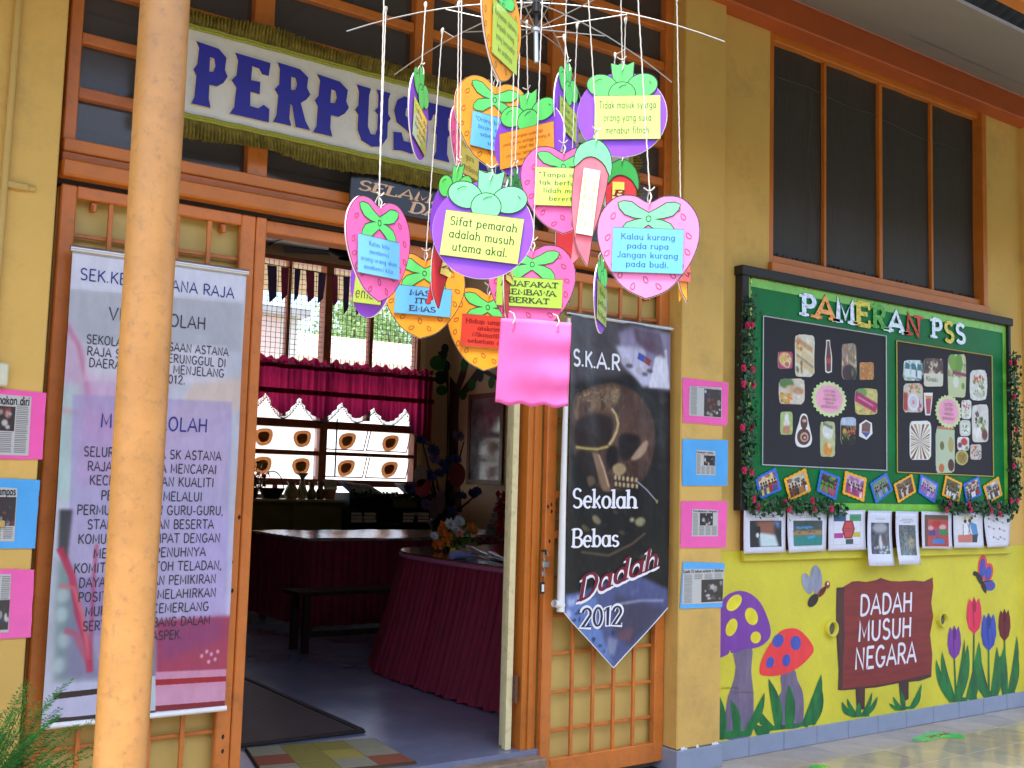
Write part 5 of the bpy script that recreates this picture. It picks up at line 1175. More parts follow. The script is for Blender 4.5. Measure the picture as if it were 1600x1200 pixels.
# ten pinked snapshots
DI = [(z6, [(220, 325), (402, 232), (452, 430), (258, 520)], 'b', 'snapshot of a class wall'), (z6, [(475, 335), (668, 238), (716, 440), (522, 532)], 'o', 'snapshot of standing pupils'),
 (z6, [(803, 250), (978, 322), (938, 524), (768, 440)], 'b', 'snapshot of children in green seats'), (z6, [(1022, 262), (1213, 328), (1188, 537), (998, 462)], 'o', 'snapshot of women in pink'),
 (z7, [(-14, 375), (132, 278), (192, 432), (38, 553)], 'b', 'snapshot of a crowd in green'), (z7, [(198, 380), (362, 288), (397, 447), (238, 547)], 'o', 'snapshot of a pair in brown'),
 (z7, [(438, 290), (598, 378), (562, 549), (418, 452)], 'b', 'snapshot of people in lilac'), (z7, [(662, 300), (810, 373), (778, 549), (628, 477)], 'o', 'snapshot of people at a table'),
 (z7, [(818, 378), (958, 306), (983, 472), (848, 544)], 'b', 'snapshot with a white shirt in front'), (z7, [(996, 400), (1133, 311), (1168, 477), (1043, 552)], 'o', 'snapshot of standing men')]
BG = [(226, 206, 160), (206, 196, 170), (60, 60, 50), (196, 176, 206), (150, 140, 120), (120, 100, 84), (206, 196, 196), (90, 110, 70), (206, 196, 170), (196, 186, 180)]
SH = [[(176, 40, 60), (230, 206, 90), (90, 90, 150)], [(236, 236, 236), (60, 60, 70), (190, 120, 60), (110, 50, 40)], [(90, 170, 60), (200, 80, 110), (230, 150, 60)], [(206, 60, 130), (150, 70, 120), (236, 206, 226)], [(80, 160, 110), (150, 150, 200), (60, 80, 70)],
      [(120, 60, 50), (206, 200, 190), (90, 90, 70)], [(170, 110, 190), (206, 170, 226), (150, 120, 200)], [(230, 226, 226), (120, 60, 40), (60, 90, 60)], [(236, 240, 246), (60, 40, 40), (150, 40, 50)], [(60, 60, 70), (226, 226, 230), (120, 90, 70)]]
M_db = rgb('blue_pinked_mount', (48, 108, 206), rough=.6, var=.04); M_do = rgb('orange_pinked_mount', (246, 168, 22), rough=.6, var=.04)
for i, (fz_, cor, col, lab) in enumerate(DI):
    P4 = pxs([fz_(*p) for p in cor], YN); q = []; r = random.Random(i)
    for k in range(4):
        a_, c_ = Vector(P4[k]), Vector(P4[(k+1) % 4]); d = c_-a_; nn = Vector((-d.y, d.x)).normalized()
        for j in range(10): q.append(tuple(a_+d*(j/10)+nn*(.003 if j % 2 else -.0015)))
    b = MB(); b.poly([q], wallfr(YN-.009), .002); o = b.build('snapshot_mount', M_db if col == 'b' else M_do, nb)
    o['label'] = ('blue' if col == 'b' else 'orange')+' mounted tilted '+lab
    c = Vector(((sum(p[0] for p in P4))/4, (sum(p[1] for p in P4))/4)); inn = [tuple(c+(Vector(p)-c)*.80) for p in P4]
    uvm = {}
    b = MB(); b.poly([inn], wallfr(YN-.0095)); ph = b.build('snapshot', image_mat('snapshot_print_%d' % i, people_canvas(30+i, BG[i], SH[i]), rough=.25, coat=.4), o)
    ul = ph.data.uv_layers.new(name='UVMap'); uvs = [(0, .9), (1, 1), (1, 0), (0, .0)]
    for lp in ph.data.loops: ul.data[lp.index].uv = uvs[lp.vertex_index]
# ------------------------------------------------------------------ eight sheets under the board
SHT = [(z6, [(122, 612), (491, 615), (475, 985), (108, 998)], 'white sheet with a photo of a dim workshop, first in the row under the board'), (z6, [(512, 614), (862, 615), (846, 974), (505, 990)], 'white sheet with a blue and green landscape photo, second in the row under the board'),
 (z6, [(882, 612), (1206, 610), (1195, 962), (873, 976)], 'white sheet with a red hexagon diagram under the board'), (z6, [(1232, 615), (1446, 618), (1418, 1102), (1190, 1104)], 'long white sheet with a grey smoky photo hanging under the board'),
 (z7, [(218, 618), (423, 625), (405, 1093), (190, 1091)], 'long white sheet with a tree photo hanging under the board'), (z7, [(446, 620), (716, 628), (706, 956), (445, 955)], 'white sheet with a red poster of boxes and arrows under the board'),
 (z7, [(731, 625), (991, 630), (986, 946), (732, 949)], 'white sheet with a cartoon of two bending figures under the board'), (z7, [(1006, 635), (1247, 640), (1226, 936), (1020, 943)], 'white sheet with sketches of hands, last in the row under the board')]
def box_(cv, x0, y0, x1, y1, c, a=1, bl=0): cv.poly([(x0, y0), (x1, y0), (x1, y1), (x0, y1)], c, a, bl)
def sheet_canvas(i):
    cv = Canvas(120, 130 if i not in (3, 4) else 190, (226, 226, 238)); r = random.Random(i); H_ = cv.h
    def tl_(y, x0=28, x1=92):
        x = x0
        while x < x1: w_ = r.uniform(3, 7); box_(cv, x, y, x+w_, y+2.2, (60, 60, 70), .7); x += w_+1.6
    if i == 0:
        tl_(14); tl_(20, 34, 84); box_(cv, 18, 32, 108, 112, (44, 42, 44)); cv.poly([(34, 34), (88, 32), (88, 84), (56, 84)], (150, 96, 74), 1, 4); cv.poly([(44, 68), (90, 76), (100, 112), (46, 112)], (206, 226, 226), 1, 3); cv.poly([(84, 34), (106, 34), (100, 60)], (110, 150, 206), .9, 4); cv.poly([(34, 50), (48, 50), (46, 84), (34, 80)], (26, 24, 26)); cv.poly(ell(40, 76, 5, 8), (226, 220, 220), 1, 1)
    if i == 1:
        tl_(14, 22, 98); tl_(20, 36, 84); box_(cv, 18, 32, 106, 110, (70, 84, 84)); box_(cv, 18, 62, 106, 80, (190, 140, 90), .9, 2); box_(cv, 18, 78, 106, 110, (50, 140, 130), .95, 2)
        for x in (28, 52): cv.poly(ell(x+10, 54, 14, 5), (70, 150, 210), .9, 1)
        cv.poly([(60, 82), (84, 78), (84, 86), (62, 90)], (60, 160, 220)); 
        for k in range(20): cv.poly(ell(r.uniform(20, 104), r.uniform(34, 70), 5, 3), (60, 70, 50), .5, 1)
    if i == 2:
        box_(cv, 16, 14, 104, 112, (200, 200, 212)); box_(cv, 17.5, 15.5, 102.5, 110.5, (232, 232, 242)); box_(cv, 16, 14, 54, 36, (60, 96, 150)); box_(cv, 66, 14, 106, 36, (74, 156, 110)); box_(cv, 18, 74, 46, 90, (190, 70, 150)); box_(cv, 78, 72, 102, 88, (206, 196, 70)); box_(cv, 54, 94, 78, 110, (70, 84, 84))
        cv.poly([(50, 34), (76, 34), (84, 62), (74, 92), (50, 92), (42, 62)], (150, 40, 50)); cv.poly([(53, 38), (73, 38), (79, 62), (71, 88), (53, 88), (47, 62)], (206, 80, 84)); tl_(58, 52, 74); tl_(66, 52, 74)
        tl_(24, 24, 46); tl_(24, 74, 98)
    if i == 3:
        tl_(28, 36, 84); box_(cv, 16, 42, 106, 150, (70, 72, 80)); cv.a[42:150, 16:106] *= (.5+1.1*cv.noise(5, 12))[42:150, 16:106, None]; cv.poly(ell(60, 60, 38, 18), (190, 192, 196), .8, 5); cv.poly(ell(60, 110, 10, 26), (226, 226, 230), .9, 3); cv.poly(ell(74, 98, 9, 14), (110, 50, 50), .8, 3)
        for k in range(16): cv.poly(ell(r.uniform(20, 104), r.uniform(124, 148), 5, 4), (206, 206, 210), .7, 1)
    if i == 4:
        tl_(28, 30, 90); tl_(34, 22, 98); tl_(40, 40, 80); box_(cv, 16, 50, 106, 158, (84, 92, 96)); cv.a[50:158, 16:106] *= (.4+1.3*cv.noise(15, 16))[50:158, 16:106, None]; cv.poly(ell(82, 112, 20, 18), (190, 170, 120), .75, 5)
        for k in range(26): cv.poly(ell(r.uniform(18, 104), r.uniform(52, 156), 5, 3), (50, 60, 56), .6, 1)
    if i == 5:
        box_(cv, 12, 12, 108, 122, (190, 74, 70)); box_(cv, 12, 12, 108, 28, (110, 80, 50)); box_(cv, 12, 28, 26, 122, (120, 60, 54)); cv.poly(ell(62, 44, 20, 12), (190, 40, 44)); cv.poly(ell(86, 54, 14, 9), (226, 200, 196), .8, 1); cv.poly(ell(38, 58, 12, 8), (230, 200, 196), .8, 1)
        box_(cv, 28, 66, 58, 84, (90, 60, 130)); box_(cv, 74, 62, 104, 82, (60, 140, 80)); box_(cv, 46, 96, 92, 112, (70, 130, 200)); box_(cv, 64, 58, 70, 96, (80, 90, 180)); tl_(19, 24, 92)
    if i == 6:
        box_(cv, 14, 14, 104, 112, (206, 206, 216)); box_(cv, 15, 15, 103, 111, (232, 230, 228)); cv.poly([(18, 84), (80, 80), (76, 110), (18, 110)], (206, 110, 90), .9, 1); cv.poly([(40, 40), (60, 36), (70, 80), (42, 84)], (240, 240, 246)); cv.poly([(66, 34), (94, 44), (100, 84), (78, 86)], (90, 150, 206)); cv.poly([(76, 84), (98, 80), (92, 110), (74, 110)], (50, 60, 70))
        for q in ((50, 34), (68, 32)): cv.poly(ell(*q, 6, 7), (70, 46, 40)); cv.poly(ell(q[0], q[1]-12, 7, 5), (220, 200, 90))
        for p in (((60, 40), (70, 84)), ((42, 44), (40, 84)), ((68, 40), (62, 80))): cv.line(p, 2, (40, 36, 40), .9)
    if i == 7:
        box_(cv, 14, 12, 106, 112, (196, 196, 206)); box_(cv, 15, 13, 105, 111, (230, 228, 234))
        for k, (x, y) in enumerate(((32, 26), (70, 32), (30, 56), (78, 64), (48, 96), (80, 96))):
            cv.line([(x-14, y-4), (x, y), (x+18, y+6)], 6, (206, 190, 196), .9, 1); cv.poly(ell(x-10, y-4, 3, 4), (60, 50, 60), .8); cv.poly(ell(x+12, y+5, 4, 3), (170, 90, 90) if k in (1, 3) else (120, 110, 120), .8)
    cv.a *= (.96+.08*cv.noise(i, 20))[..., None]
    return cv
for i, (fz_, cor, lab) in enumerate(SHT):
    Yp = .028; P4 = pxs([fz_(*p) for p in cor], Yp); cx = sum(p[0] for p in P4)/4
    m_ = image_mat('sheet_print_%d' % i, sheet_canvas(i), rough=.35, coat=.3)
    b = MB()
    def fn(u, v, P4=P4, i=i):
        top = Vector(P4[0]).lerp(Vector(P4[1]), u); bot = Vector(P4[3]).lerp(Vector(P4[2]), u); q = bot.lerp(top, v)
        return (q.x, Yp-.006-.018*(1-v)**2*(.6+.4*math.sin(i*2+u*3))-(.03*(1-v)**2 if i in (3, 4) else 0)+.003*math.sin(u*5+i), q.y)
    b.grid(fn, 10, 10); me_uv = {}
    o = b.build('printed_sheet', m_)
    ul = o.data.uv_layers.new(name='UVMap')
    for lp in o.data.loops: ul.data[lp.index].uv = ((lp.vertex_index % 11)/10, (lp.vertex_index//11)/10)
    md = o.modifiers.new('thickness', 'SOLIDIFY'); md.thickness = .0008
    tag(o, lab, 'poster', 'printed sheets hanging under the noticeboard')
# ------------------------------------------------------------------ rose garlands
M_leaf = mat('plastic_ivy_leaf', lin((34, 92, 40)), col2=lin((14, 48, 24)), rough=.35, scale=40, spec=.5)
M_rose = mat('pink_cloth_rose', lin((226, 34, 96)), col2=lin((170, 14, 66)), rough=.7, scale=60)
def garland(label, path, roses, seed):
    r = random.Random(seed); P_ = [at(*p, .02) for p in path]
    g = thing('rose_garland', label, 'garland', P_[0])
    L_ = 0; seg = []
    for i in range(len(P_)-1): seg.append((P_[i], P_[i+1], (P_[i+1]-P_[i]).length))
    b = MB()
    tot = sum(s_[2] for s_ in seg); n = int(tot*560)
    for i in range(n):
        t = r.random()*tot
        for p, q, l in seg:
            if t <= l: c = p.lerp(q, t/l); break
            t -= l
        c = c+Vector((r.gauss(0, .026), r.uniform(-.05, -.005), r.gauss(0, .026)))
        s_ = r.uniform(.013, .025); ro = Euler((r.uniform(-1, 1), r.uniform(0, 6.28), r.uniform(-1, 1))).to_matrix()
        pts = [(-.5, 0), (-.2, .5), (.3, .45), (1, 0), (.3, -.45), (-.2, -.5)]
        vs = [c+ro@Vector((x*s_, .004*(abs(y)), y*s_)) for x, y in pts]
        b.add(vs, [(0, 1, 2, 3), (0, 3, 4, 5)])
    o = b.build('ivy_leaves', M_leaf, g); o['kind'] = 'stuff'
    b = MB(); pts = []
    for k in range(len(P_)*8):
        t = k/(len(P_)*8-1)*(len(P_)-1); i = min(int(t), len(P_)-2); c = P_[i].lerp(P_[i+1], t-i); pts.append(c+Vector((.012*math.sin(k*1.1), -.012, .012*math.cos(k*1.3))))
    b.tube(pts, .0022, 5); b.build('stem', M_leaf, g)
    for (x, y) in roses:
        c = at(x, y, -.012); b = MB()
        for ring_, (rr, nn, tilt) in enumerate(((.021, 6, .5), (.015, 5, .95), (.008, 4, 1.3))):
            for k in range(nn):
                a = 2*PI*k/nn+ring_*.5+r.uniform(-.2, .2); ca, sa = math.cos(a), math.sin(a); w_ = rr*.75
                vs = []
                for (u, v) in ((0, 0), (.55, -.6), (1, -.45), (1.12, 0), (1, .45), (.55, .6)):
                    rad = u*rr*math.cos(tilt*.6); out = -.004-u*rr*math.sin(tilt)*.7
                    vs.append((c.x+rad*ca-v*w_*sa, c.y+out-.002*ring_, c.z+rad*sa+v*w_*ca))
                b.add(vs, [(0, 1, 2, 3), (0, 3, 4, 5)])
        b.build('rose', M_rose, g)
garland('rose garland down the left side and along the lower left of the noticeboard', [(1168, 468), (1163, 560), (1164, 650), (1164, 740), (1172, 792), (1215, 790), (1260, 790), (1312, 796)],
        [(1166, 509), (1173, 507), (1160, 575), (1174, 578), (1160, 600), (1175, 601), (1158, 668), (1173, 667), (1161, 735), (1173, 737), (1176, 780), (1182, 792), (1224, 785), (1231, 796), (1268, 782), (1272, 796), (1297, 795)], 1)
garland('rose garland down the right side and along the lower right of the noticeboard', [(1580, 552), (1581, 620), (1583, 690), (1583, 760), (1578, 798), (1545, 793), (1510, 792), (1466, 790)],
        [(1577, 567), (1585, 567), (1583, 620), (1586, 672), (1582, 728), (1578, 782), (1588, 782), (1482, 786), (1477, 797), (1512, 788), (1515, 797), (1543, 790), (1547, 798), (1558, 791), (1561, 803)], 2)
# ------------------------------------------------------------------ umbrella frame with hanging fruit cards
HUB = dep(838, 12, 2.6); UR = .46
um = thing('umbrella_frame', 'bare metal umbrella frame hung under the eaves as a mobile', 'umbrella', HUB)
M_rib = mat('silver_rib', (.42, .41, .39), rough=.35, metal=.85, var=.1)
def cone_z(r_): return HUB.z+.012-.085*(r_/UR)**2
ribs = []
RUN = HUB+Vector((0, 0, -.052))
for k in range(10):
    a = math.radians(-35.1+36*k); d = Vector((math.cos(a), math.sin(a), 0)); ribs.append(d)
    pts = [Vector((HUB.x, HUB.y, 0))+d*(UR*t/8) for t in range(9)]
    b = MB(); b.tube([(p.x, p.y, cone_z(UR*t/8)) for t, p in enumerate(pts)], .0017, 6); rb = b.build('rib', M_rib, um)
    m_ = Vector((HUB.x, HUB.y, 0))+d*UR*.48
    b = MB(); b.tube([tuple(RUN+d*.012), (m_.x, m_.y, cone_z(UR*.48)-.003)], .0014, 6); b.build('stretcher', M_rib, rb)
b = MB(); b.tube([tuple(HUB+Vector((0, 0, .07))), tuple(HUB+Vector((0, 0, -.03)))], .005, 10); b.tube([tuple(HUB+Vector((0, 0, -.012))), tuple(HUB+Vector((0, 0, .02)))], .011, 10)
b.tube([tuple(HUB+Vector((0, 0, -.03))), tuple(RUN+Vector((.002, 0, 0)))], .006, 8); b.build('runner', M_dark, um)
b = MB(); b.tube([tuple(RUN), tuple(RUN+Vector((.004, 0, -.085)))], .0058, 10); b.build('shaft', M_alu, um)
b = MB(); b.tube([tuple(RUN), tuple(RUN+Vector((0, 0, -.008)))], .011, 10); b.build('stretcher_hub', M_alu, um)
rz = 4.55+slope*-(HUB.y+.06)
b = MB(); b.tube([tuple(HUB+Vector((0, 0, .07))), (HUB.x, HUB.y, 3.42)], .003, 5); b.build('hanging_cord', M_string, um)
def nearest_rib(p):
    d = Vector((p.x-HUB.x, p.y-HUB.y, 0)); best = max(ribs, key=lambda q: q.dot(d)); t = max(.03, min(UR*.99, best.dot(d)))
    return Vector((HUB.x+best.x*t, HUB.y+best.y*t, cone_z(t)))
# colours of the painted cards
CP = lambda n, c, c2=None: mat(n, lin(c), col2=lin(c2) if c2 else None, rough=.5, var=.05, scale=9)
M_purple = CP('purple_card', (140, 70, 206), (128, 60, 194)); M_pinkc = CP('pink_card', (250, 104, 166), (244, 92, 156)); M_orc = CP('orange_card', (252, 160, 26), (246, 148, 16)); M_redc = CP('red_card', (200, 44, 44), (184, 34, 36))
M_green = CP('green_paper', (96, 214, 104), (86, 204, 96)); M_mint = CP('mint_paper', (120, 226, 148), (110, 218, 140)); M_dgreen = CP('mid_green_paper', (44, 160, 62), (38, 148, 56))
M_lime2 = mat('lime_note', lin((190, 216, 92)), rough=.12, coat=.9, var=.03, bump=.25, bscale=6); M_blu2 = mat('sky_blue_note', lin((104, 184, 240)), rough=.12, coat=.9, var=.03, bump=.25, bscale=6)
M_ora2 = mat('orange_note', lin((240, 150, 40)), rough=.2, coat=.8, var=.03, bump=.25, bscale=6); M_red2 = mat('brick_red_note', lin((206, 66, 48)), rough=.2, coat=.8, var=.03, bump=.25, bscale=6)
M_yel2 = mat('yellow_note', lin((222, 206, 96)), rough=.2, coat=.8, var=.03, bump=.2, bscale=6); M_whn = mat('glossy_white_note', lin((240, 236, 214)), rough=.1, coat=1, var=.02, bump=.25, bscale=6)
M_foamw = rgb('white_foam_edge', (238, 236, 236), rough=.7, var=.02)
M_inkg = mat('dark_note_ink', lin((60, 62, 40)), rough=.3, var=0); M_inkb = mat('blue_grey_note_ink', lin((48, 84, 120)), rough=.3, var=0); M_inkm = mat('maroon_note_ink', lin((110, 22, 24)), rough=.3, var=0); M_line = mat('marker_line', (.02, .025, .02), rough=.5, var=0)
STR = smooth([(0, .085), (-.03, .098), (-.066, .094), (-.095, .06), (-.100, .012), (-.082, -.040), (-.048, -.085), (-.008, -.106), (.006, -.107), (.045, -.088), (.080, -.044), (.100, .008), (.097, .058), (.068, .094), (.030, .099)], 4)
def lfr(Yl): return lambda u, v, w: (u, Yl+w, v)
def star_leaf(cx, cy, s, legs=((-.84, .42), (.84, .42), (.74, -.44), (-.74, -.44))):
    o = []; n = len(legs)
    legs = sorted(legs, key=lambda p: -math.atan2(p[1], p[0]))
    for i, (lx, ly) in enumerate(legs):
        nx_, ny_ = legs[(i+1) % n]; a = Vector((lx, ly)); mvec = (Vector((lx, ly)).normalized()+Vector((nx_, ny_)).normalized()).normalized()*.20
        d = a.normalized(); pr = Vector((-d.y, d.x)); ln = a.length
        pm = (Vector(legs[i-1]).normalized()+d).normalized()*.17
        for q in (pm, d*ln*.40+pr*.17, d*ln*.66+pr*.20, d*ln*.88+pr*.12, a, d*ln*.88-pr*.12, d*ln*.66-pr*.20, d*ln*.40-pr*.16): o.append((cx+q.x*s, cy+q.y*s))
    return o
def drop(cx, cy, s, rot):
    r = math.radians(rot); o = []
    for x, y in ((0, 1.2), (.55, .3), (.5, -.5), (0, -.9), (-.5, -.5), (-.55, .3)): o.append((cx+(x*math.cos(r)-y*math.sin(r))*s, cy+(x*math.sin(r)+y*math.cos(r))*s))
    return smooth(o, 2)
def fruit(kind, label, px, py, t, psi=0.0, roll=0.0, note=None, lines=None, sc=1.0, colr=None, ink=None, st=None, nbox=None, string=True, top=None, leafm=None, sx=1.0, tw=1.0):
    c = dep(px, py, t); d = CAMPOS-c; az = math.atan2(d.x, -d.y)+math.radians(psi)
    root = thing({'m': 'hanging_mangosteen', 's': 'hanging_strawberry', 'c': 'hanging_chilli'}[kind], label, {'m': 'fruit card', 's': 'fruit card', 'c': 'chilli card'}[kind], c, 'painted card fruits hanging from the umbrella mobile', (0, math.radians(roll), az))
    R3 = Euler((0, math.radians(roll), az)).to_matrix()
    ch = []
    def S(pts): return [(x*sc*sx, y*sc) for x, y in pts]
    T = .0028
    if kind == 'm': out = ell(0, -.006, .103, .100, 0, 44); hole = (0, .098)
    elif kind == 's': out = STR; hole = (0, .082)
    else:
        out = smooth([(-.036, .085), (-.040, .03), (-.034, -.05), (-.016, -.12), (.006, -.155), (.018, -.168), (.020, -.150), (.022, -.10), (.034, -.03), (.040, .03), (.036, .085), (.018, .108), (-.018, .108)], 3); hole = (0, .118)
    out = S(out)
    back = [(x*1.008+.0004, y*1.008-.0003) for x, y in out]
    b = MB(); b.poly([back], lfr(.0004), T); ch.append(b.build('foam_backing', M_foamw))
    b = MB(); b.poly([out], lfr(-.0006), .001); ch.append(b.build('painted_face', colr))
    b = MB(); b.poly([[(-x, y) for x, y in out][::-1]], lambda u, v, w: (u, T+.0012, v)); ch.append(b.build('painted_back', colr))
    gm = leafm or M_green
    if kind == 'm':
        cap = MB(); ln = MB(); k = 0
        for q in ([(-.020, .060), (-.026, .116), (-.010, .112), (.0, .117), (.012, .112), (.028, .119), (.026, .090), (.022, .060)], ell(-.046, .062, .036, .027, -14, 26), ell(.046, .062, .036, .028, 14, 26), ell(0, .042, .031, .029, 0, 26)):
            k += 1; q = S(q); cap.poly([q], lfr(-.0012-.0005*k), .0004); outline(ln, q, .0022, lfr(-.00125-.0005*k))
        for q in ([(-.064, .070), (-.055, .077), (-.045, .078)], [(-.008, .056), (.0, .062), (.010, .064)], [(.062, .072), (.068, .066)]): outline(ln, S(q), .0018, lfr(-.0040), False)
        ch.append(cap.build('green_cap', gm)); ch.append(ln.build('marker_line', M_line))
    elif kind == 's':
        q = S(star_leaf(0, .052, .074)); b = MB(); b.poly([q], lfr(-.0014), .0005); ch.append(b.build('leaf_cross', gm))
        ln = MB(); outline(ln, q, .0020, lfr(-.0016)); outline(ln, S(ell(0, .052, .005, .006, 0, 10)), .0018, lfr(-.0017)); outline(ln, out, .0018, lfr(-.0009)); ch.append(ln.build('marker_line', M_line))
        sd = MB(); rr = random.Random(int(px*7+py))
        for (x, y) in ((-.072, .052), (.070, .055), (-.082, .012), (.084, .018), (-.080, -.020), (.080, -.014), (-.050, -.062), (.0, -.070), (.048, -.060), (.022, -.084), (-.026, -.086), (-.055, .078), (.058, .078), (.066, -.040), (-.066, -.044)):
            outline(sd, S(drop(x+rr.uniform(-.004, .004), y+rr.uniform(-.004, .004), .0068, rr.uniform(-60, -10) if x < 0 else rr.uniform(10, 60))), .0018, lfr(-.0011))
        ch.append(sd.build('seed_outlines', mat('dark_marker_'+colr.name, tuple(v*.28 for v in colr.node_tree.nodes['Color Ramp'].color_ramp.elements[1].color[:3]), var=0)))
    else:
        q = S([(-.040, .052), (-.044, .078), (-.034, .104), (-.012, .120), (.002, .124), (.020, .118), (.038, .098), (.046, .068), (.044, .044), (.030, .066), (.014, .078), (-.004, .082), (-.022, .074)]); q = smooth(q, 2)
        b = MB(); b.poly([q], lfr(-.0014), .0005); ch.append(b.build('green_cap', gm)); ln = MB(); outline(ln, q, .0022, lfr(-.0016)); outline(ln, out, .0018, lfr(-.0009))
        ch.append(ln.build('marker_line', M_line))
    if note is not None:
        x0, x1, y0, y1 = nbox or ((-.072, .072, -.062, .012) if kind != 'c' else (-.014, .016, -.09, .075))
        x0, x1, y0, y1 = x0*sc*sx, x1*sc*sx, y0*sc, y1*sc
        b = MB(); b.box(x0, x1, -.0046, -.0036, y0, y1, .0004); nt_ = b.build('note', note); ch.append(nt_)
        b = MB(); outline(b, [(x0, y0), (x1, y0), (x1, y1), (x0, y1)], .0013, lfr(-.0048)); nl = b.build('note_edge', mat('note_edge_green', (.10, .14, .05), var=0)); nl.parent = nt_
        if lines:
            w_, h_ = x1-x0, y1-y0; mg = .10 if len(lines) > 1 else .12
            tx = put_text('lettering', lines, lfr(-.0050), (x0+x1)/2-(w_*.5-w_*mg*.7)*tw, (x0+x1)/2+(w_*.5-w_*mg*.7)*tw, y1-h_*mg*1.3, y0+h_*mg*1.3, ink or M_inkg, None, step=.00006, **(st or dict(weight=.10, contrast=.3, space=.1, lead=1.75)))
            tx.parent = nt_
    for o in ch: o.parent = root
    # string
    hw = c+R3@Vector((hole[0]*sc*sx, -.003, hole[1]*sc))
    b = MB()
    hl = Vector((hole[0]*sc*sx, 0, hole[1]*sc)); inv = R3.transposed()
    loop = [hl+Vector((0, -.0045, 0)), hl+Vector((.004, -.004, .014)), hl+Vector((0, .001, .028)), hl+Vector((-.003, .008, .014)), hl+Vector((0, .006, 0))]
    b.tube(loop, .0016, 5)
    if string:
        tp = Vector(top) if top is not None else None
        if tp is None:
            nr = nearest_rib(c); base = hw+Vector((0, 0, .02)); rr_ = math.hypot(base.x-HUB.x, base.y-HUB.y)
            tp = Vector((base.x, base.y, 0)).lerp(Vector((nr.x, nr.y, 0)), .42); tp.z = cone_z(min(UR*1.05, math.hypot(tp.x-HUB.x, tp.y-HUB.y)))
        p0 = hl+Vector((0, 0, .027)); p1 = inv@(tp-c)
        L2 = (p1-p0).length; n = max(8, int(L2/.008))
        b.tube([p0.lerp(p1, i/n)+Vector((.0004*math.sin(i*2.0), .0004*math.cos(i*2.0), 0)) for i in range(n+1)], .00150, 5)
        if top is None and (tp-nr).length > .004:
            b.tube([p1, inv@(nr-c)], .0012, 5)
        kn = inv@(tp-c); b.tube([kn+Vector((0, 0, -.012)), kn, kn+Vector((.002, 0, .006))], [.002, .0045, .003], 6)
    for (dx, dz) in ((-.012, .006), (.010, .008)):
        q0 = hl+Vector((0, -.001, .026)); b.tube([q0, q0+Vector((dx*.5, -.002, dz*.3)), q0+Vector((dx, -.003, dz))], .0014, 5)
    o = b.build('string', M_string); o.parent = root
    return root
thin = dict(weight=.12, contrast=.45, space=.14, lead=1.75); fat = dict(weight=.20, contrast=.30, serif=1.0, space=.14, lead=1.55); arts = dict(weight=.10, contrast=.35, space=.1, lead=1.7)
fruit('m', 'purple mangosteen card seen nearly edge-on before the letter S', 655, 178, 2.50, 77, 4, M_lime2, ['Sabar itu', 'separuh', 'daripada', 'iman'], colr=M_purple, st=thin, leafm=M_green, nbox=(-.07, .07, -.08, .012))
fruit('s', 'narrow turned orange strawberry card, highest of all, cut off by the top edge', 784, 47, 2.25, 66, 0, M_lime2, ['Kejayaan datang', 'kepada orang', 'yang berusaha', 'ke arahnya'], colr=M_orc, st=thin, sc=1.02, nbox=(-.055, .075, -.07, .045))
fruit('s', 'orange strawberry card with sky blue note beginning Orang bijaksana', 770, 190, 2.80, 28, 3, M_blu2, ['"Orang bijaksana', 'bicara dengan', 'sebenarnya"', 'selalu'], colr=M_orc, ink=M_inkg, st=thin, sc=1.13, nbox=(-.056, .068, -.070, .012))
fruit('m', 'purple mangosteen card with orange five-line note', 826, 214, 2.68, -32, -3, M_ora2, ['Gantungkan azam dan', 'semangatmu setinggi bintang di', 'langit dan', 'rendahkan hatimu serendah', 'mutiara di lautan'], colr=M_purple, st=thin, nbox=(-.084, .076, -.070, .024), ink=M_inkm)
fruit('m', 'narrow purple mangosteen card turned side-on behind the string cluster', 886, 172, 2.74, 73, 0, M_lime2, ['Jujur itu', 'amalan', 'mulia'], colr=M_purple, st=thin, sc=1.05)
fruit('m', 'purple mangosteen card reading Tidak masuk syurga orang yang suka menabur fitnah', 972, 175, 2.47, 2, -1, M_lime2, ['Tidak masuk syurga', 'orang yang suka', 'menabur fitnah'], colr=M_purple, st=thin, nbox=(-.064, .088, -.066, .038))
fruit('s', 'pink strawberry card with lime note beginning Tanpa mulut', 880, 294, 2.52, 8, -1, M_lime2, ['"Tanpa mulut', 'tak berfungsi', 'lidah mulut', 'bererti."'], colr=M_pinkc, st=thin, nbox=(-.068, .072, -.044, .048))
fruit('c', 'pale pink chilli card with glossy white vertical note', 920, 300, 2.36, 15, 6, M_whn, ['G', 'U', 'R', 'U', 'M', 'I'], colr=CP('washed_pink_card', (238, 120, 130), (226, 96, 110)), st=dict(weight=.14, contrast=.4, lead=1.6), ink=rgb('pale_gold_ink', (196, 186, 120), var=0), leafm=M_mint, sc=.98, nbox=(-.020, .020, -.100, .052))
fruit('c', 'red chilli card with yellow vertical note reading BERSIH', 970, 322, 2.62, 10, 0, M_yel2, ['B', 'E', 'R', 'S', 'I', 'H'], colr=M_redc, st=dict(weight=.2, contrast=.3, serif=1.0, lead=1.3, slant=.2), ink=M_inkm, leafm=M_dgreen, sc=.95, nbox=(-.024, .008, -.10, .062))
fruit('s', 'dark turned pink strawberry card just right of the letter T', 728, 226, 2.92, 66, -4, M_yel2, ['Hormati', 'guru', 'sentiasa'], colr=M_pinkc, st=thin, nbox=(-.045, .08, -.085, .02), leafm=M_dgreen)
fruit('m', 'large front purple mangosteen card reading Sifat pemarah adalah musuh utama akal', 755, 355, 2.17, -6, 6.5, M_lime2, ['Sifat pemarah', 'adalah musuh', 'utama akal.'], colr=M_purple, st=dict(weight=.14, contrast=.35, space=.12, lead=1.55, serif=.5), leafm=M_mint, nbox=(-.080, .081, -.068, .026))
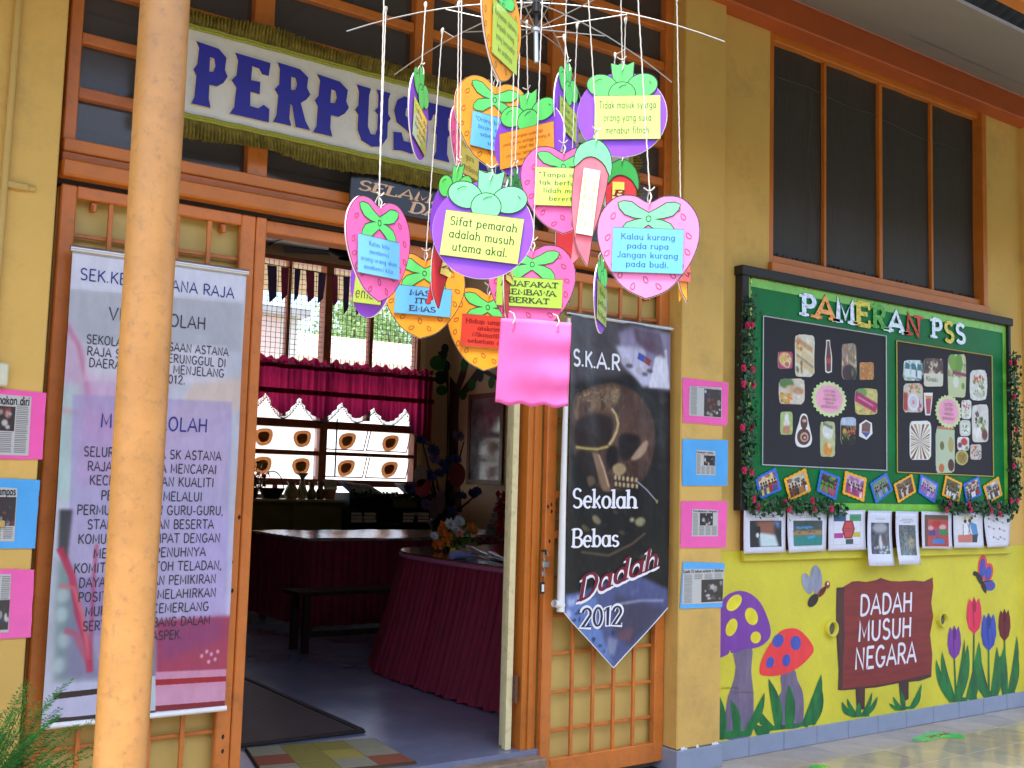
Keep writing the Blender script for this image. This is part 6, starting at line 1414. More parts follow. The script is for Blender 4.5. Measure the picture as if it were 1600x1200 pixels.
fruit('s', 'turned pink strawberry card with blue note, leftmost of the mobile', 592, 388, 2.24, 50, -3, M_blu2, ['Kalau kita', 'membenci', 'orang-orang akan', 'membenci kita.'], colr=M_pinkc, st=thin, ink=M_inkb, sc=1.03, nbox=(-.070, .062, -.058, .020))
fruit('m', 'purple mangosteen card hidden behind the leftmost pink strawberry', 581, 424, 2.45, -62, 10, M_lime2, ['Masa', 'emas'], colr=M_purple, nbox=(-.07, .07, -.075, .02))
fruit('s', 'orange strawberry card reading MASA ITU EMAS', 661, 460, 2.62, 4, 2, M_blu2, ['MASA', 'ITU', 'EMAS'], colr=M_orc, st=fat, tw=.56, nbox=(-.068, .070, -.052, .018))
fruit('c', 'red chilli card with letter A note overlapping the MASA ITU EMAS strawberry', 696, 388, 2.50, 36, 12, M_yel2, ['R', 'A', 'J', 'I', 'N', 'A'], colr=M_redc, st=dict(weight=.2, contrast=.3, serif=1.0, lead=1.4), ink=M_inkm, leafm=M_dgreen, sc=.86, nbox=(-.004, .034, -.075, .06))
fruit('s', 'pink strawberry card reading MUAFAKAT MEMBAWA BERKAT', 830, 448, 2.46, 5, 1, mat('green_note', lin((166, 208, 76)), rough=.2, coat=.8, var=.03), ['MUAFAKAT', 'MEMBAWA', 'BERKAT'], colr=M_pinkc, st=fat, nbox=(-.080, .072, -.048, .020))
fruit('c', 'thin turned chilli card in front of the MUAFAKAT note', 794, 408, 2.36, 74, 3, M_yel2, ['C', 'E', 'R', 'I', 'A'], colr=M_redc, st=dict(weight=.2, contrast=.3, serif=1.0, lead=1.4), ink=M_inkm, sc=.80, nbox=(-.03, .036, -.060, .06))
fruit('s', 'orange strawberry card with brick red note beginning Hidup umpama', 760, 512, 2.70, 8, 2, M_red2, ['Hidup umpama', 'aiskrim.', 'Nikmatilah', 'sebelum cair.'], colr=M_orc, st=dict(weight=.16, contrast=.35, serif=.8, space=.1, lead=1.6), ink=M_inkm, nbox=(-.064, .082, -.052, .030))
fruit('s', 'large front pink strawberry card reading Kalau kurang pada rupa', 1012, 382, 2.12, 4, 1, M_blu2, ['Kalau kurang', 'pada rupa', 'Jangan kurang', 'pada budi.'], colr=CP('light_pink_card', (255, 134, 184), (252, 124, 176)), st=dict(weight=.13, contrast=.4, space=.12, lead=1.6, serif=.5), ink=M_inkb, leafm=M_mint, nbox=(-.070, .070, -.058, .032))
fruit('m', 'purple mangosteen card seen edge-on over the black banner', 939, 462, 2.78, 80, 1, M_lime2, ['Ilmu', 'pelita', 'hidup'], colr=M_purple, st=thin, sc=.92, nbox=(-.08, .07, -.08, .03))
fruit('c', 'orange and red chilli card peeping out right of the front pink strawberry', 1066, 400, 2.42, 48, -4, M_red2, ['R', 'A', 'J', 'I', 'N'], colr=M_orc, st=dict(weight=.2, contrast=.3, serif=1.0, lead=1.4), ink=M_inkm, sc=.62, nbox=(-.030, .034, -.095, .05))
fruit('c', 'long red chilli card hanging below the Tanpa mulut strawberry', 886, 385, 2.66, 30, 3, None, None, colr=M_redc, sc=.84, leafm=M_dgreen)
fruit('m', 'green capped mangosteen card half hidden behind the front purple one', 706, 330, 2.42, -58, 14, None, None, colr=M_purple, sc=.9, leafm=M_green)
fruit('m', 'small turned mangosteen card behind the upper right of the front purple one', 806, 322, 2.56, 72, -8, None, None, colr=M_purple, sc=.78, leafm=M_dgreen)
# pink paper sheet
c = dep(838, 500, 2.30); d = CAMPOS-c; az = math.atan2(d.x, -d.y)+.05
pk_ = thing('pink_paper', 'plain pink paper sheet with a wavy lower edge hanging below the strawberries', 'paper', c, None, (0, .03, az))
w_ = 113/FPX*2.30; h_ = 134/FPX*2.30
b = MB()
def pf(u, v):
    zb = -h_+.0028*math.sin(u*PI*6.3+1)
    return ((u-.5)*w_*(1-.02*v), .006*math.sin(u*6+v*2)-.012*v*(1-v)+.004*math.sin(v*14)*u, zb+(0-zb)*v)
b.grid(pf, 30, 20); o = b.build('sheet', mat('pink_sheet_paper', lin((240, 112, 178)), rough=.85, var=.05, bump=.35, bscale=10, spec=.15, trans=.2)); o.parent = pk_
md = o.modifiers.new('thickness', 'SOLIDIFY'); md.thickness = .0006
b = MB()
for x in (-.05, .045):
    b.tube([(x, -.004, -.012), (x+.004, -.006, .0), (x, .004, .012), (x-.01, .002, .016)], .0016, 5)
o = b.build('string', M_string); o.parent = pk_
# ------------------------------------------------------------------ the library room
RB, RX, RT = 7.8, 7.41, 4.15
ORD = ['first', 'second', 'third', 'fourth', 'fifth', 'sixth', 'seventh', 'eighth', 'ninth', 'tenth', 'eleventh', 'twelfth']
M_rwall = rgb('room_cream_wall', (214, 184, 146), rough=.8, var=.06, scale=1.5)
M_ceil = rgb('room_ceiling_board', (196, 196, 190), rough=.85, var=.04)
WX0, WX1, WZ0, WZ1 = 3.9, 6.93, 1.33, 4.02
walltag('back_wall', 'cream rear wall of the dim library around the bright window', [(-1.6, WX0, RB, RB+.18, .1, RT), (WX1, RX, RB, RB+.18, .1, RT), (WX0, WX1, RB, RB+.18, .1, WZ0-.16), (WX0, WX1, RB, RB+.18, WZ1, RT)], M_rwall)
sidew = walltag('side_wall', 'cream right wall of the library with a painted tree and framed poster', [(RX, RX+.15, .31, RB+.18, .1, RT)], M_rwall)
walltag('side_wall', 'hidden left wall of the library room behind the left gate', [(-1.75, -1.6, .3, RB+.18, .1, RT)], M_rwall)
tag(MB().box(-1.75, RX+.15, .18, RB+.18, RT, RT+.1).build('room_ceiling', M_ceil), kind='structure')
b = MB()
for y in (2.4, 4.8): b.box(-1.6, RX, y, y+.03, RT-.012, RT-.001)
for x in (0, 2.4, 4.8): b.box(x, x+.03, .32, RB, RT-.024, RT-.0125)
tag(b.build('ceiling_batten', rgb('grey_batten', (140, 138, 134)), None), 'grey battens across the dim room ceiling', 'batten')
b = MB(); b.box(-1.6, .84, .321, .36, .1, RT); b.box(3.99, RX, .301, .36, .1, RT); b.box(3.2, 4.04, .301, .36, .1, 2.50); b.box(.84, 4.05, .221, .30, 4.19, 4.5); b.box(.84, 1.62, .19, .24, .1, 2.50)
tag(b.build('front_wall_lining', M_rwall), 'room side lining of the front wall beside the doorway', 'wall')
# rear window
M_fr = rgb('rear_window_timber', (172, 92, 50), rough=.5, var=.15)
rw = thing('rear_window', 'large rear library window with wire mesh above and stickered panes below', 'window', (5.4, RB, WZ0))
for q in ((WX0, WX1, RB-.03, RB+.12, WZ0-.05, WZ0+.03), (WX0, WX1, RB-.03, RB+.12, WZ1-.05, WZ1), (WX1-.05, WX1, RB-.03, RB+.12, WZ0+.03, WZ1-.05), (WX0, WX0+.05, RB-.03, RB+.12, WZ0+.03, WZ1-.05),
          (5.56, 5.66, RB-.03, RB+.12, WZ0+.03, WZ1-.05), (5.08, 5.12, RB, RB+.1, 2.10, WZ1-.05), (6.20, 6.25, RB, RB+.1, 2.10, WZ1-.05), (4.48, 4.52, RB, RB+.1, 2.10, WZ1-.05),
          (WX0+.05, 5.56, RB-.02, RB+.11, 1.645, 1.70), (5.66, WX1-.05, RB-.02, RB+.11, 1.655, 1.70), (WX0+.05, 5.56, RB-.02, RB+.11, 1.975, 2.07), (5.66, WX1-.05, RB-.02, RB+.11, 1.975, 2.07), (WX0+.05, 5.56, RB, RB+.08, 2.52, 2.57), (5.66, WX1-.05, RB, RB+.08, 2.52, 2.57)):
    member('window_frame', q, M_fr, rw, 0)
member('cream_jamb', (WX1-.0, WX1+.06, RB-.05, RB-.002, 1.2, WZ1), M_cream, rw, 0)
b = MB(); n = 0
x = WX0+.06
while x < WX1-.05: b.box(x, x+.005, RB+.02, RB+.025, 2.57, WZ1-.05); x += .062
z = 2.6
while z < WZ1-.06: b.box(WX0+.05, WX1-.05, RB+.026, RB+.031, z, z+.005); z += .062
o = b.build('wire_mesh', rgb('mesh_wire', (46, 42, 44), rough=.6), rw); o['kind'] = 'stuff'
M_frost = bpy.data.materials.new('frosted_pane'); M_frost.use_nodes = True; nt = M_frost.node_tree; nt.nodes.remove(nt.nodes['Principled BSDF'])
t_ = nt.nodes.new('ShaderNodeBsdfTranslucent'); t_.inputs[0].default_value = (.92, .93, .95, 1); g_ = nt.nodes.new('ShaderNodeBsdfGlossy'); g_.inputs[1].default_value = .3; x_m = nt.nodes.new('ShaderNodeMixShader'); x_m.inputs[0].default_value = .06
tp_ = nt.nodes.new('ShaderNodeBsdfTransparent'); y_m = nt.nodes.new('ShaderNodeMixShader'); y_m.inputs[0].default_value = .5; nt.links.new(t_.outputs[0], y_m.inputs[1]); nt.links.new(tp_.outputs[0], y_m.inputs[2]); nt.links.new(y_m.outputs[0], x_m.inputs[1]); nt.links.new(g_.outputs[0], x_m.inputs[2]); nt.links.new(x_m.outputs[0], nt.nodes['Material Output'].inputs[0])
M_stk = rgb('orange_sticker', (214, 140, 80), rough=.6, var=.1, scale=30, trans=.5); M_stk2 = rgb('dark_red_sticker_ring', (150, 50, 50), rough=.6, trans=.5); M_stk3 = rgb('green_sticker_label', (150, 190, 70), rough=.6, trans=.6)
cols = [(3.96, 4.24), (4.27, 4.58), (4.61, 5.08), (5.12, 5.55), (5.68, 6.24), (6.28, 6.86)]
for z0, z1 in ((1.375, 1.645), (1.715, 1.975)):
    for i, (x0, x1) in enumerate(cols):
        tilt = .10 if i >= 4 else 0.0
        b = MB(); b.add([(x0, RB+.03+tilt, z0+.02), (x1, RB+.03+tilt, z0+.02), (x1, RB+.03, z1), (x0, RB+.03, z1)], [(0, 1, 2, 3)]); pn = b.build('pane', M_frost, rw)
        if tilt:
            b = MB(); 
            for s_, e_ in (((x0, RB+.025+tilt, z0+.02), (x1, RB+.025+tilt, z0+.02)), ((x0, RB+.025+tilt, z0+.02), (x0, RB+.025, z1)), ((x1, RB+.025+tilt, z0+.02), (x1, RB+.025, z1))): b.tube([s_, e_], .008, 4)
            b.build('pane_frame', M_fr, pn)
        if i >= 2:
            cx, cz = (x0+x1)/2+.02, (z0+z1)/2
            f_ = lambda u, v, w, t=tilt, a=z0+.02, c=z1: (u, RB+.022+t*(c-v)/(c-a)+w, v)
            for k, (rx, rz, m_) in enumerate(((.115, .105, M_stk), (.070, .064, M_stk2), (.060, .046, M_stk3))):
                b = MB(); b.poly([smooth([(cx-rx, cz), (cx-rx*.6, cz-rz*.85), (cx, cz-rz), (cx+rx*.7, cz-rz*.7), (cx+rx, cz+rz*.1), (cx+rx*.85, cz+rz*.8), (cx+rx*.1, cz+rz*.95), (cx-rx*.75, cz+rz*.7)], 3)], lambda u, v, w, k=k: Vector(f_(u, v, w))-Vector((0, .0015*k, 0)))
                o = b.build(('sticker', 'sticker_ring', 'sticker_label')[k], m_, pn)
# valance
M_cur = mat('burgundy_sheer_cloth', lin((186, 40, 92)), col2=lin((96, 12, 44)), rough=.8, scale=5, stretch=(4, 1, .25), trans=.75)  # bright and dark streaks of backlit gathers are put into the cloth colour
M_cur2 = mat('burgundy_band_cloth', lin((96, 12, 40)), rough=.85, trans=.35)
cu = thing('valance_curtain', 'burgundy scalloped valance curtain hung across the rear window', 'curtain', (5.7, RB-.12, 2.8))
def scal(x):
    ks = [(4.0, 2.30), (4.45, 2.10), (4.80, 2.35), (5.02, 2.12), (5.22, 2.32), (5.50, 2.09), (5.78, 2.30), (5.98, 2.12), (6.22, 2.26), (6.42, 2.10), (6.68, 2.28), (6.86, 1.96), (7.08, 1.88)]
    for (xa, za), (xb, zb) in zip(ks, ks[1:]):
        if xa <= x <= xb: t = (x-xa)/(xb-xa); return za+(zb-za)*(math.sin(PI*t/2) if zb < za else 1-math.cos(PI*t/2))
    return ks[-1][1]
b = MB()
def cfn(u, v):
    x = 3.98+3.1*u; zt = 2.79+.02*math.sin(u*140)+.012*math.sin(u*60); zb = scal(x); z = zb+(zt-zb)*v
    return (x, RB-.14+.022*math.sin(u*260+math.sin(u*31)*2)*(.5+.5*(1-v))+.012*math.sin(u*90), z)
b.grid(cfn, 620, 12); b.build('cloth', M_cur, cu)
b = MB(); b.grid(lambda u, v: (3.98+3.1*u, RB-.165+.012*math.sin(u*180), 2.66+.05*v+.004*math.sin(u*50)), 300, 1); b.build('gathered_band', M_cur2, cu)
b = MB(); b.grid(lambda u, v: (3.98+3.1*u, RB-.165+.012*math.sin(u*170), 2.36+.06*v), 300, 1); b.build('gathered_band', M_cur2, cu)
b = MB(); r = random.Random(2)
for i in range(170):
    x = 3.98+3.1*i/170; z = scal(x); b.box(x, x+.006, RB-.16, RB-.155, z-.045, z)
    b.box(x-.004, x+.010, RB-.163, RB-.151, z-.06, z-.045)
o = b.build('bead_fringe', M_dark, cu); o['kind'] = 'stuff'
b = MB(); b.tube([(3.9, RB-.13, 2.73), (7.1, RB-.13, 2.73)], .012, 8); b.build('curtain_rod', M_alu, cu)
for i in range(4):
    b = MB(); x = 5.02+.02*i
tag(MB().box(5.72, 5.735, RB-.15, RB-.14, 1.4, 2.1).build('pull_cord', M_dark), 'dark pull cord hanging in front of the rear window', 'cord')
# shelves under the window
M_shelf = rgb('olive_cupboard', (112, 104, 46), rough=.5, var=.1); M_dsh = rgb('dark_bookcase', (44, 40, 40), rough=.5, var=.15)
sh = thing('cupboard', 'low olive cupboard under the left of the rear window', 'cupboard', (4.5, 7.4, .1))
member('carcass', (3.0, 5.58, 7.12, 7.60, .1, 1.10), M_shelf, sh, .005); member('top', (2.98, 5.60, 7.09, 7.60, 1.101, 1.13), rgb('cupboard_top', (170, 160, 100), rough=.3), sh, .004)
for x in (3.04, 3.68, 4.32, 4.96): member('door', (x, x+.58, 7.10, 7.119, .2, 1.06), M_shelf, sh, .003)
bk = thing('bookcase', 'dark open bookcase under the right of the rear window', 'bookcase', (6.3, 7.4, .1))
for q in ((5.66, 5.69, 7.1, 7.6, .1, 1.21), (6.35, 6.38, 7.1, 7.6, .1, 1.21), (7.07, 7.10, 7.1, 7.6, .1, 1.21)): member('side_panel', q, M_dsh, bk, 0)
for z in (.12, .48, .84, 1.18): member('shelf', (5.69, 6.35, 7.12, 7.6, z, z+.03), M_dsh, bk, 0); member('shelf', (6.38, 7.07, 7.12, 7.6, z, z+.03), M_dsh, bk, 0)
member('back_panel', (5.69, 7.07, 7.585, 7.6, .15, 1.18), M_dsh, bk, 0); member('shelf_sign', (6.22, 6.55, 7.08, 7.095, 1.05, 1.15), rgb('dull_yellow_card', (120, 110, 50)), bk, 0)
r = random.Random(12)
BC = [(150, 150, 160), (110, 60, 60), (70, 90, 120), (170, 160, 130), (90, 110, 80), (200, 200, 200)]
def book(label, x, y, z, w, h, d, c, lean=0):
    t = thing('book', label, 'book', (x, y, z), 'books at the rear window', (0, lean, 0))
    b = MB(); b.box(-w/2, w/2, -d/2, d/2, 0, h); o = b.build('cover', rgb('book_cover_%d_%d_%d' % c, c, rough=.4)); o.parent = t
    b = MB(); b.box(-w/2+.002, w/2-.002, -d/2-.0015, -d/2+.001, .004, h-.004); o = b.build('pages', M_white); o.parent = t
k = 0
for x in (5.80, 5.98, 6.50, 6.72):
    for j in range(3):
        k += 1; book('%s flat book of the %s pile on the dark bookcase shelf' % (('lowest', 'middle', 'top')[j], {5.80: 'leftmost', 5.98: 'second', 6.50: 'third', 6.72: 'rightmost'}[x]), x+r.uniform(-.01, .01), 7.3, .87+j*.04, .16, .036, .22, BC[r.randrange(6)])
for i in range(11):
    book('thin pale book leaning on top of the bookcase left of its middle', 5.80+i*.035, 7.3, 1.215, .012, .20, .16, (206, 206, 210) if i % 2 else BC[r.randrange(6)], -.9-.02*i)
for i in range(9):
    book('thin pale book leaning on top of the bookcase at its right end', 6.55+i*.035, 7.3, 1.215, .012, .19, .16, (206, 206, 210) if i % 2 else BC[r.randrange(6)], -.9)
b = MB(); r = random.Random(8)
for i in range(500):
    c = Vector((r.uniform(5.66, 7.1), 7.06+r.uniform(-.03, .03), 1.19+r.gauss(0, .025))); s_ = r.uniform(.015, .03); ro = Euler((r.uniform(-2, 2), r.uniform(-2, 2), r.uniform(0, 6))).to_matrix()
    b.add([c+ro@Vector(q)*s_ for q in ((-1, 0, 0), (0, .5, 0), (1, 0, 0), (0, -.5, 0))], [(0, 1, 2, 3)])
iv = tag(b.build('ivy_garland', M_leaf), 'green plastic ivy trailing along the top edge of the bookcase', 'garland')
def vase(label, x, prof, c):
    b = MB(); b.lathe((x, 7.3, 1.131), prof, 14); return tag(b.build('vase', rgb('vase_%d' % c[0], c, rough=.3)), label, 'vase')
vase('squat cream vase beside the basket on the cupboard', 5.02, [(.06, 0), (.085, .06), (.06, .13), (.035, .17), (.06, .20)], (170, 160, 110))
vase('tall pale vase with a flared rim on the cupboard', 5.15, [(.04, 0), (.06, .09), (.03, .18), (.025, .24), (.07, .30)], (190, 180, 140))
vase('narrow olive vase third from the basket', 5.27, [(.045, 0), (.07, .05), (.03, .12), (.04, .2)], (120, 116, 70)); vase('narrow brown vase at the right of the vases', 5.38, [(.04, 0), (.065, .06), (.03, .13), (.045, .21)], (130, 100, 70))
bs = thing('basket', 'dark wicker basket with a hoop handle on the cupboard', 'basket', (4.78, 7.3, 1.131))
b = MB(); b.lathe((4.78, 7.3, 1.131), [(.09, 0), (.14, .10), (.15, .12), (.13, .1), (.08, .02)], 16); b.build('bowl', M_dark, bs)
b = MB(); b.tube([(4.78+.14*math.cos(a), 7.3, 1.24+.20*math.sin(a)) for a in [PI*k/14 for k in range(15)]], .006, 6); b.build('handle', M_dark, bs)
b = MB(); b.box(4.78, 4.84, 7.28, 7.285, 1.25, 1.29); b.build('pink_card', M_pkp, bs)
pot = thing('potted_plant', 'peach pot of folded papers at the right end of the cupboard', 'pot', (5.50, 7.3, 1.131))
b = MB(); b.lathe((5.50, 7.3, 1.131), [(.05, 0), (.075, .10), (.08, .12), (.06, .11)], 14); b.build('pot', rgb('peach_pot', (190, 140, 110)), pot)
b = MB()
for i in range(6): b.add([(5.42+i*.025, 7.28, 1.24), (5.46+i*.025, 7.28, 1.24), (5.44+i*.028, 7.3, 1.36), (5.40+i*.028, 7.3, 1.37)], [(0, 1, 2, 3)])
b.build('folded_paper', rgb('pale_paper', (190, 200, 170)), pot)
pl = thing('potted_plant', 'dark leafy plant with a red bloom at the left of the rear window', 'plant', (4.55, 7.3, 1.131)); b = MB(); r = random.Random(3)
b.lathe((4.55, 7.3, 1.131), [(.05, 0), (.08, .12)], 12); b.build('pot', M_dark, pl); b = MB()
for i in range(260):
    c = Vector((4.55+r.gauss(0, .08), 7.3+r.gauss(0, .06), 1.32+r.gauss(0, .09))); s_ = r.uniform(.015, .035); ro = Euler((r.uniform(-2, 2), r.uniform(-2, 2), r.uniform(0, 6))).to_matrix()
    b.add([c+ro@Vector(q)*s_ for q in ((-1, 0, 0), (0, .4, 0), (1, 0, 0), (0, -.4, 0))], [(0, 1, 2, 3)])
b.build('foliage', M_leaf, pl); b = MB(); b.lathe((4.66, 7.25, 1.36), [(.0, 0), (.03, .01), (.025, .04), (0, .05)], 10); b.build('bloom', M_rose, pl)
# long table
M_wine = mat('burgundy_cloth', lin((132, 14, 50)), col2=lin((100, 8, 36)), rough=.8, scale=12)
lt = thing('long_table', 'long table with glossy top and dark burgundy skirt before the bookcase', 'table', (5.0, 4.8, .1))
LZ = .875
b = MB(); b.grid(lambda u, v: (3.80+3.3*u, 4.12+1.33*v, LZ+.004+.0026*math.sin(v*62+math.sin(u*19)*1.5)+.0012*math.sin(u*48+v*9)), 160, 110); b.build('added_glint_sheet', mat('rippled_glint_sheet', (.30, .28, .29), rough=.16, spec=1.0, coat=1.0, var=.2), lt)  # rippled glossy sheet added so the tabletop picks up window light
member('tabletop', (3.80, 7.1, 4.12, 5.45, LZ-.02, LZ), mat('glossy_glass_top', (.22, .20, .20), rough=.26, spec=1.0, bump=.8, bscale=9, coat=1.0), lt, .003)
b = MB(); n = 260
def skirt(path, zt, zb, amp, nfold, flare=0.0):
    P_ = [Vector(p) for p in path]; lens = [0]
    for a, c in zip(P_, P_[1:]): lens.append(lens[-1]+(c-a).length)
    T = lens[-1]; N = int(nfold*8)
    def fn(u, v):
        s_ = u*T; i = 0
        while i < len(P_)-2 and lens[i+1] < s_: i += 1
        a, c = P_[i], P_[i+1]; t = (s_-lens[i])/max(1e-6, lens[i+1]-lens[i]); p = a.lerp(c, t); d = (c-a).normalized(); nn = Vector((d.y, -d.x))
        w_ = amp*(.35+.65*(1-v))*(math.sin(u*nfold*2*PI+math.sin(u*nfold*1.7)*1.2)+.35*math.sin(u*nfold*5.1))
        q = p+nn*(w_+flare*(1-v)**1.2)
        return (q.x, q.y, zb+(zt-zb)*v+.006*(1-v)*math.sin(u*nfold*3))
    return fn, N
fn, N = skirt([(3.81, 5.44), (3.81, 4.13), (7.0, 4.13)], LZ-.021, .15, .012, 60); b.grid(fn, N, 6); b.build('table_skirt', M_wine, lt)
for x, y in ((3.9, 4.3), (3.9, 5.3)): member('leg', (x, x+.05, y, y+.05, .1, LZ-.03), M_dark, lt, 0)
# round-ended table by the door
rt = thing('round_ended_table', 'round-ended glass topped table with a pleated burgundy skirt inside the door', 'table', (4.2, 1.6, .1))
RZ = .90
rim = [(4.9, .42), (4.1, .42), (3.85, .52), (3.70, .72), (3.645, 1.0), (3.625, 1.4), (3.625, 1.9), (3.66, 2.25), (3.80, 2.55), (4.02, 2.74), (4.35, 2.84), (4.9, 2.84)]
rim = smooth(rim, 4, False)
full = rim+[(5.1, 2.6), (5.1, .66)]
b = MB(); b.poly([full], lambda u, v, w: (u, v, RZ-w), .018); b.build('tabletop', mat('brown_glass_top', (.12, .06, .03), rough=.08, spec=.9, coat=.8, var=.3, scale=8, bump=.15, bscale=4), rt)
b = MB(); b.tube([(x, y, RZ-.028) for x, y in rim], .016, 8); b.build('lace_trim', rgb('pink_lace_trim', (176, 92, 128), rough=.9, var=.2, scale=120, bump=.8), rt)
path = [(x, y) for x, y in rim][::-1]
fn, N = skirt([(x, y) for x, y in rim][::-1], RZ-.035, .11, .017, 74, .18)
b = MB()
def fn2(u, v): return fn(u, v)
b.grid(fn2, N, 14); sko = b.build('pleated_skirt', M_wine, rt)
# check outward direction of the flare (path runs so that the normal points away from the table)
# things on the table
bq = thing('flower_bouquet', 'bouquet of orange and white cloth flowers on the round-ended table', 'flowers', (3.98, 2.3, RZ))
r = random.Random(6)
fcol = {'o': rgb('orange_petal', (226, 120, 30), rough=.7, var=.15, scale=50), 'w': rgb('white_petal', (206, 206, 210), rough=.7, var=.05), 'p': rgb('peach_petal', (226, 160, 120), rough=.7), 'g': rgb('bright_green_leaf', (70, 120, 30), rough=.5)}
def bloom(c, R_, kind, m_, parent):
    b = MB(); npet = 9 if kind == 'w' else 6
    for lay_ in range(3):
        for k in range(npet):
            a = 2*PI*k/npet+lay_*.6; t = .35+lay_*.45; d = Vector((math.cos(a)*math.cos(t), math.sin(a)*math.cos(t), math.sin(t))); d = Vector((d.x, -d.z*.7+d.y*.3, d.y*.7+d.z*.5)).normalized()
            s_ = Vector((-math.sin(a), 0, math.cos(a))); s_ = (s_-d*s_.dot(d)).normalized(); rr = R_*(1-lay_*.22)
            b.add([c, c+d*rr*.55+s_*rr*.30, c+d*rr+s_*rr*.12, c+d*rr-s_*rr*.12, c+d*rr*.55-s_*rr*.30], [(0, 1, 2, 3, 4)])
    b.build('bloom', m_, parent)
TB = 2.30
for px, py, R_, kd in ((693, 822, .045, 'o'), (689, 832, .045, 'o'), (682, 852, .05, 'o'), (695, 848, .045, 'o'), (703, 820, .05, 'w'), (717, 815, .045, 'w'), (710, 826, .04, 'w'), (716, 833, .05, 'p'), (735, 825, .045, 'o'), (740, 832, .04, 'o'), (678, 838, .035, 'w'), (700, 838, .04, 'o')):
    bloom(at(px, py, TB+r.uniform(-.05, .03)), R_, kd, fcol[kd], bq)
b = MB()
for i in range(220):
    c = at(r.uniform(685, 745), r.uniform(822, 856), TB+.04); s_ = r.uniform(.012, .028); ro = Euler((r.uniform(-2, 2), r.uniform(-2, 2), r.uniform(0, 6))).to_matrix(); b.add([c+ro@Vector(q)*s_ for q in ((-1, 0, 0), (0, .4, 0), (1, 0, 0), (0, -.4, 0))], [(0, 1, 2, 3)])
b.build('foliage', fcol['g'], bq)
M_clear = mat('cellophane', (.30, .28, .34), rough=.12, coat=1, bump=.8, bscale=30, var=.3)
def wrapped(label, p0, p1, rad, m_, k):
    a, c = onz(*p0, RZ+.03), onz(*p1, RZ+.015)
    t = thing('wrapped_bouquet', label, 'flowers', a, 'wrapped single roses on the table')
    b = MB(); b.tube([a, a.lerp(c, .4), c], [rad, rad*.6, .006], 8); b.build('wrapper', m_, t); bloom(a+Vector((0, -.01, .02)), rad*.8, 'o', M_rose if k else rgb('yellow_petal', (206, 170, 50)), t)
wrapped('blue wrapped single rose lying nearest the orange bouquet', (706, 866), (746, 869), .035, rgb('lilac_wrap', (130, 140, 206), rough=.35), 0)
wrapped('clear wrapped rose lying in the middle of the tabletop', (735, 858), (775, 872), .030, M_clear, 1); wrapped('clear wrapped rose lying nearest the cream door edge', (768, 866), (798, 878), .028, M_clear, 1)
b = MB(); r = random.Random(30)
for i in range(40):
    c = onz(r.uniform(745, 800), r.uniform(838, 846), RZ+.02); s_ = .03; ro = Euler((r.uniform(-.6, .6), r.uniform(-.6, .6), r.uniform(0, 6))).to_matrix(); b.add([c+ro@Vector(q)*s_ for q in ((-1, 0, 0), (0, .3, 0), (1, 0, 0), (0, -.3, 0))], [(0, 1, 2, 3)])
tag(b.build('leaf_spray', rgb('olive_leaf_spray', (120, 140, 40), rough=.5)), 'olive green leaf spray lying on the far side of the tabletop', 'leaves')
# twig tree with cloth flowers and hearts, behind the table
tw = thing('twig_arrangement', 'dark twig arrangement with blue flowers and paper hearts behind the tables', 'flowers', (5.62, 4.9, .88))
YT = 4.9; b = MB(); base = at(690, 815, YT)
brs = [((712, 700), (700, 760)), ((680, 735), (688, 780)), ((652, 770), (672, 800)), ((742, 775), (720, 795)), ((700, 720), (698, 775)), ((725, 690), (706, 760)), ((660, 690), (680, 770)), ((668, 740), (680, 790))]
r = random.Random(17)
for tip, mid in brs:
    p0, p1, p2 = base, at(*mid, YT+r.uniform(-.1, .1)), at(*tip, YT+r.uniform(-.15, .15)); pts = [p0.lerp(p1, t).lerp(p1.lerp(p2, t), t) for t in [i/8 for i in range(9)]]
    b.tube(pts, [.02-.014*i/8 for i in range(9)], 6)
b.build('branches', rgb('dark_twig', (40, 30, 28), rough=.9), tw)
M_bf = rgb('blue_cloth_flower', (70, 90, 160), rough=.7); M_lf = rgb('lilac_cloth_flower', (150, 120, 180), rough=.7)
for i, q in enumerate(((657, 688), (652, 762), (660, 772), (665, 790), (678, 718), (690, 725), (702, 722), (712, 718), (672, 745), (745, 768), (738, 772), (715, 682), (706, 800), (686, 740), (722, 775), (640, 765), (697, 735), (676, 705))):
    bloom(at(*q, YT-.05), r.uniform(.05, .075), 'w', (M_lf if i in (3, 11, 4) else M_bf), tw)
for q, rx, rz, c in (((657, 743), .07, .11, (190, 180, 176)), ((661, 762), .09, .09, (190, 70, 96)), ((714, 742), .10, .12, (150, 60, 70)), ((688, 783), .055, .12, (150, 110, 120)), ((678, 795), .045, .11, (120, 100, 104))):
    c0 = at(*q, YT-.10); b = MB(); b.poly([ell(c0.x, c0.z, rx, rz, 0, 18)], wallfr(c0.y), .004); b.build('paper_heart', rgb('heart_%d_%d' % (c[0], c[1]), c, rough=.6), tw)
pv = thing('vase', 'dark tall vase holding the twig arrangement', 'vase', (base.x, YT, .875)); b = MB(); b.lathe((base.x, YT, .877), [(.09, 0), (.13, .10), (.08, .2), (.10, base.z-.877+.02)], 16); b.build('body', M_dark, pv)
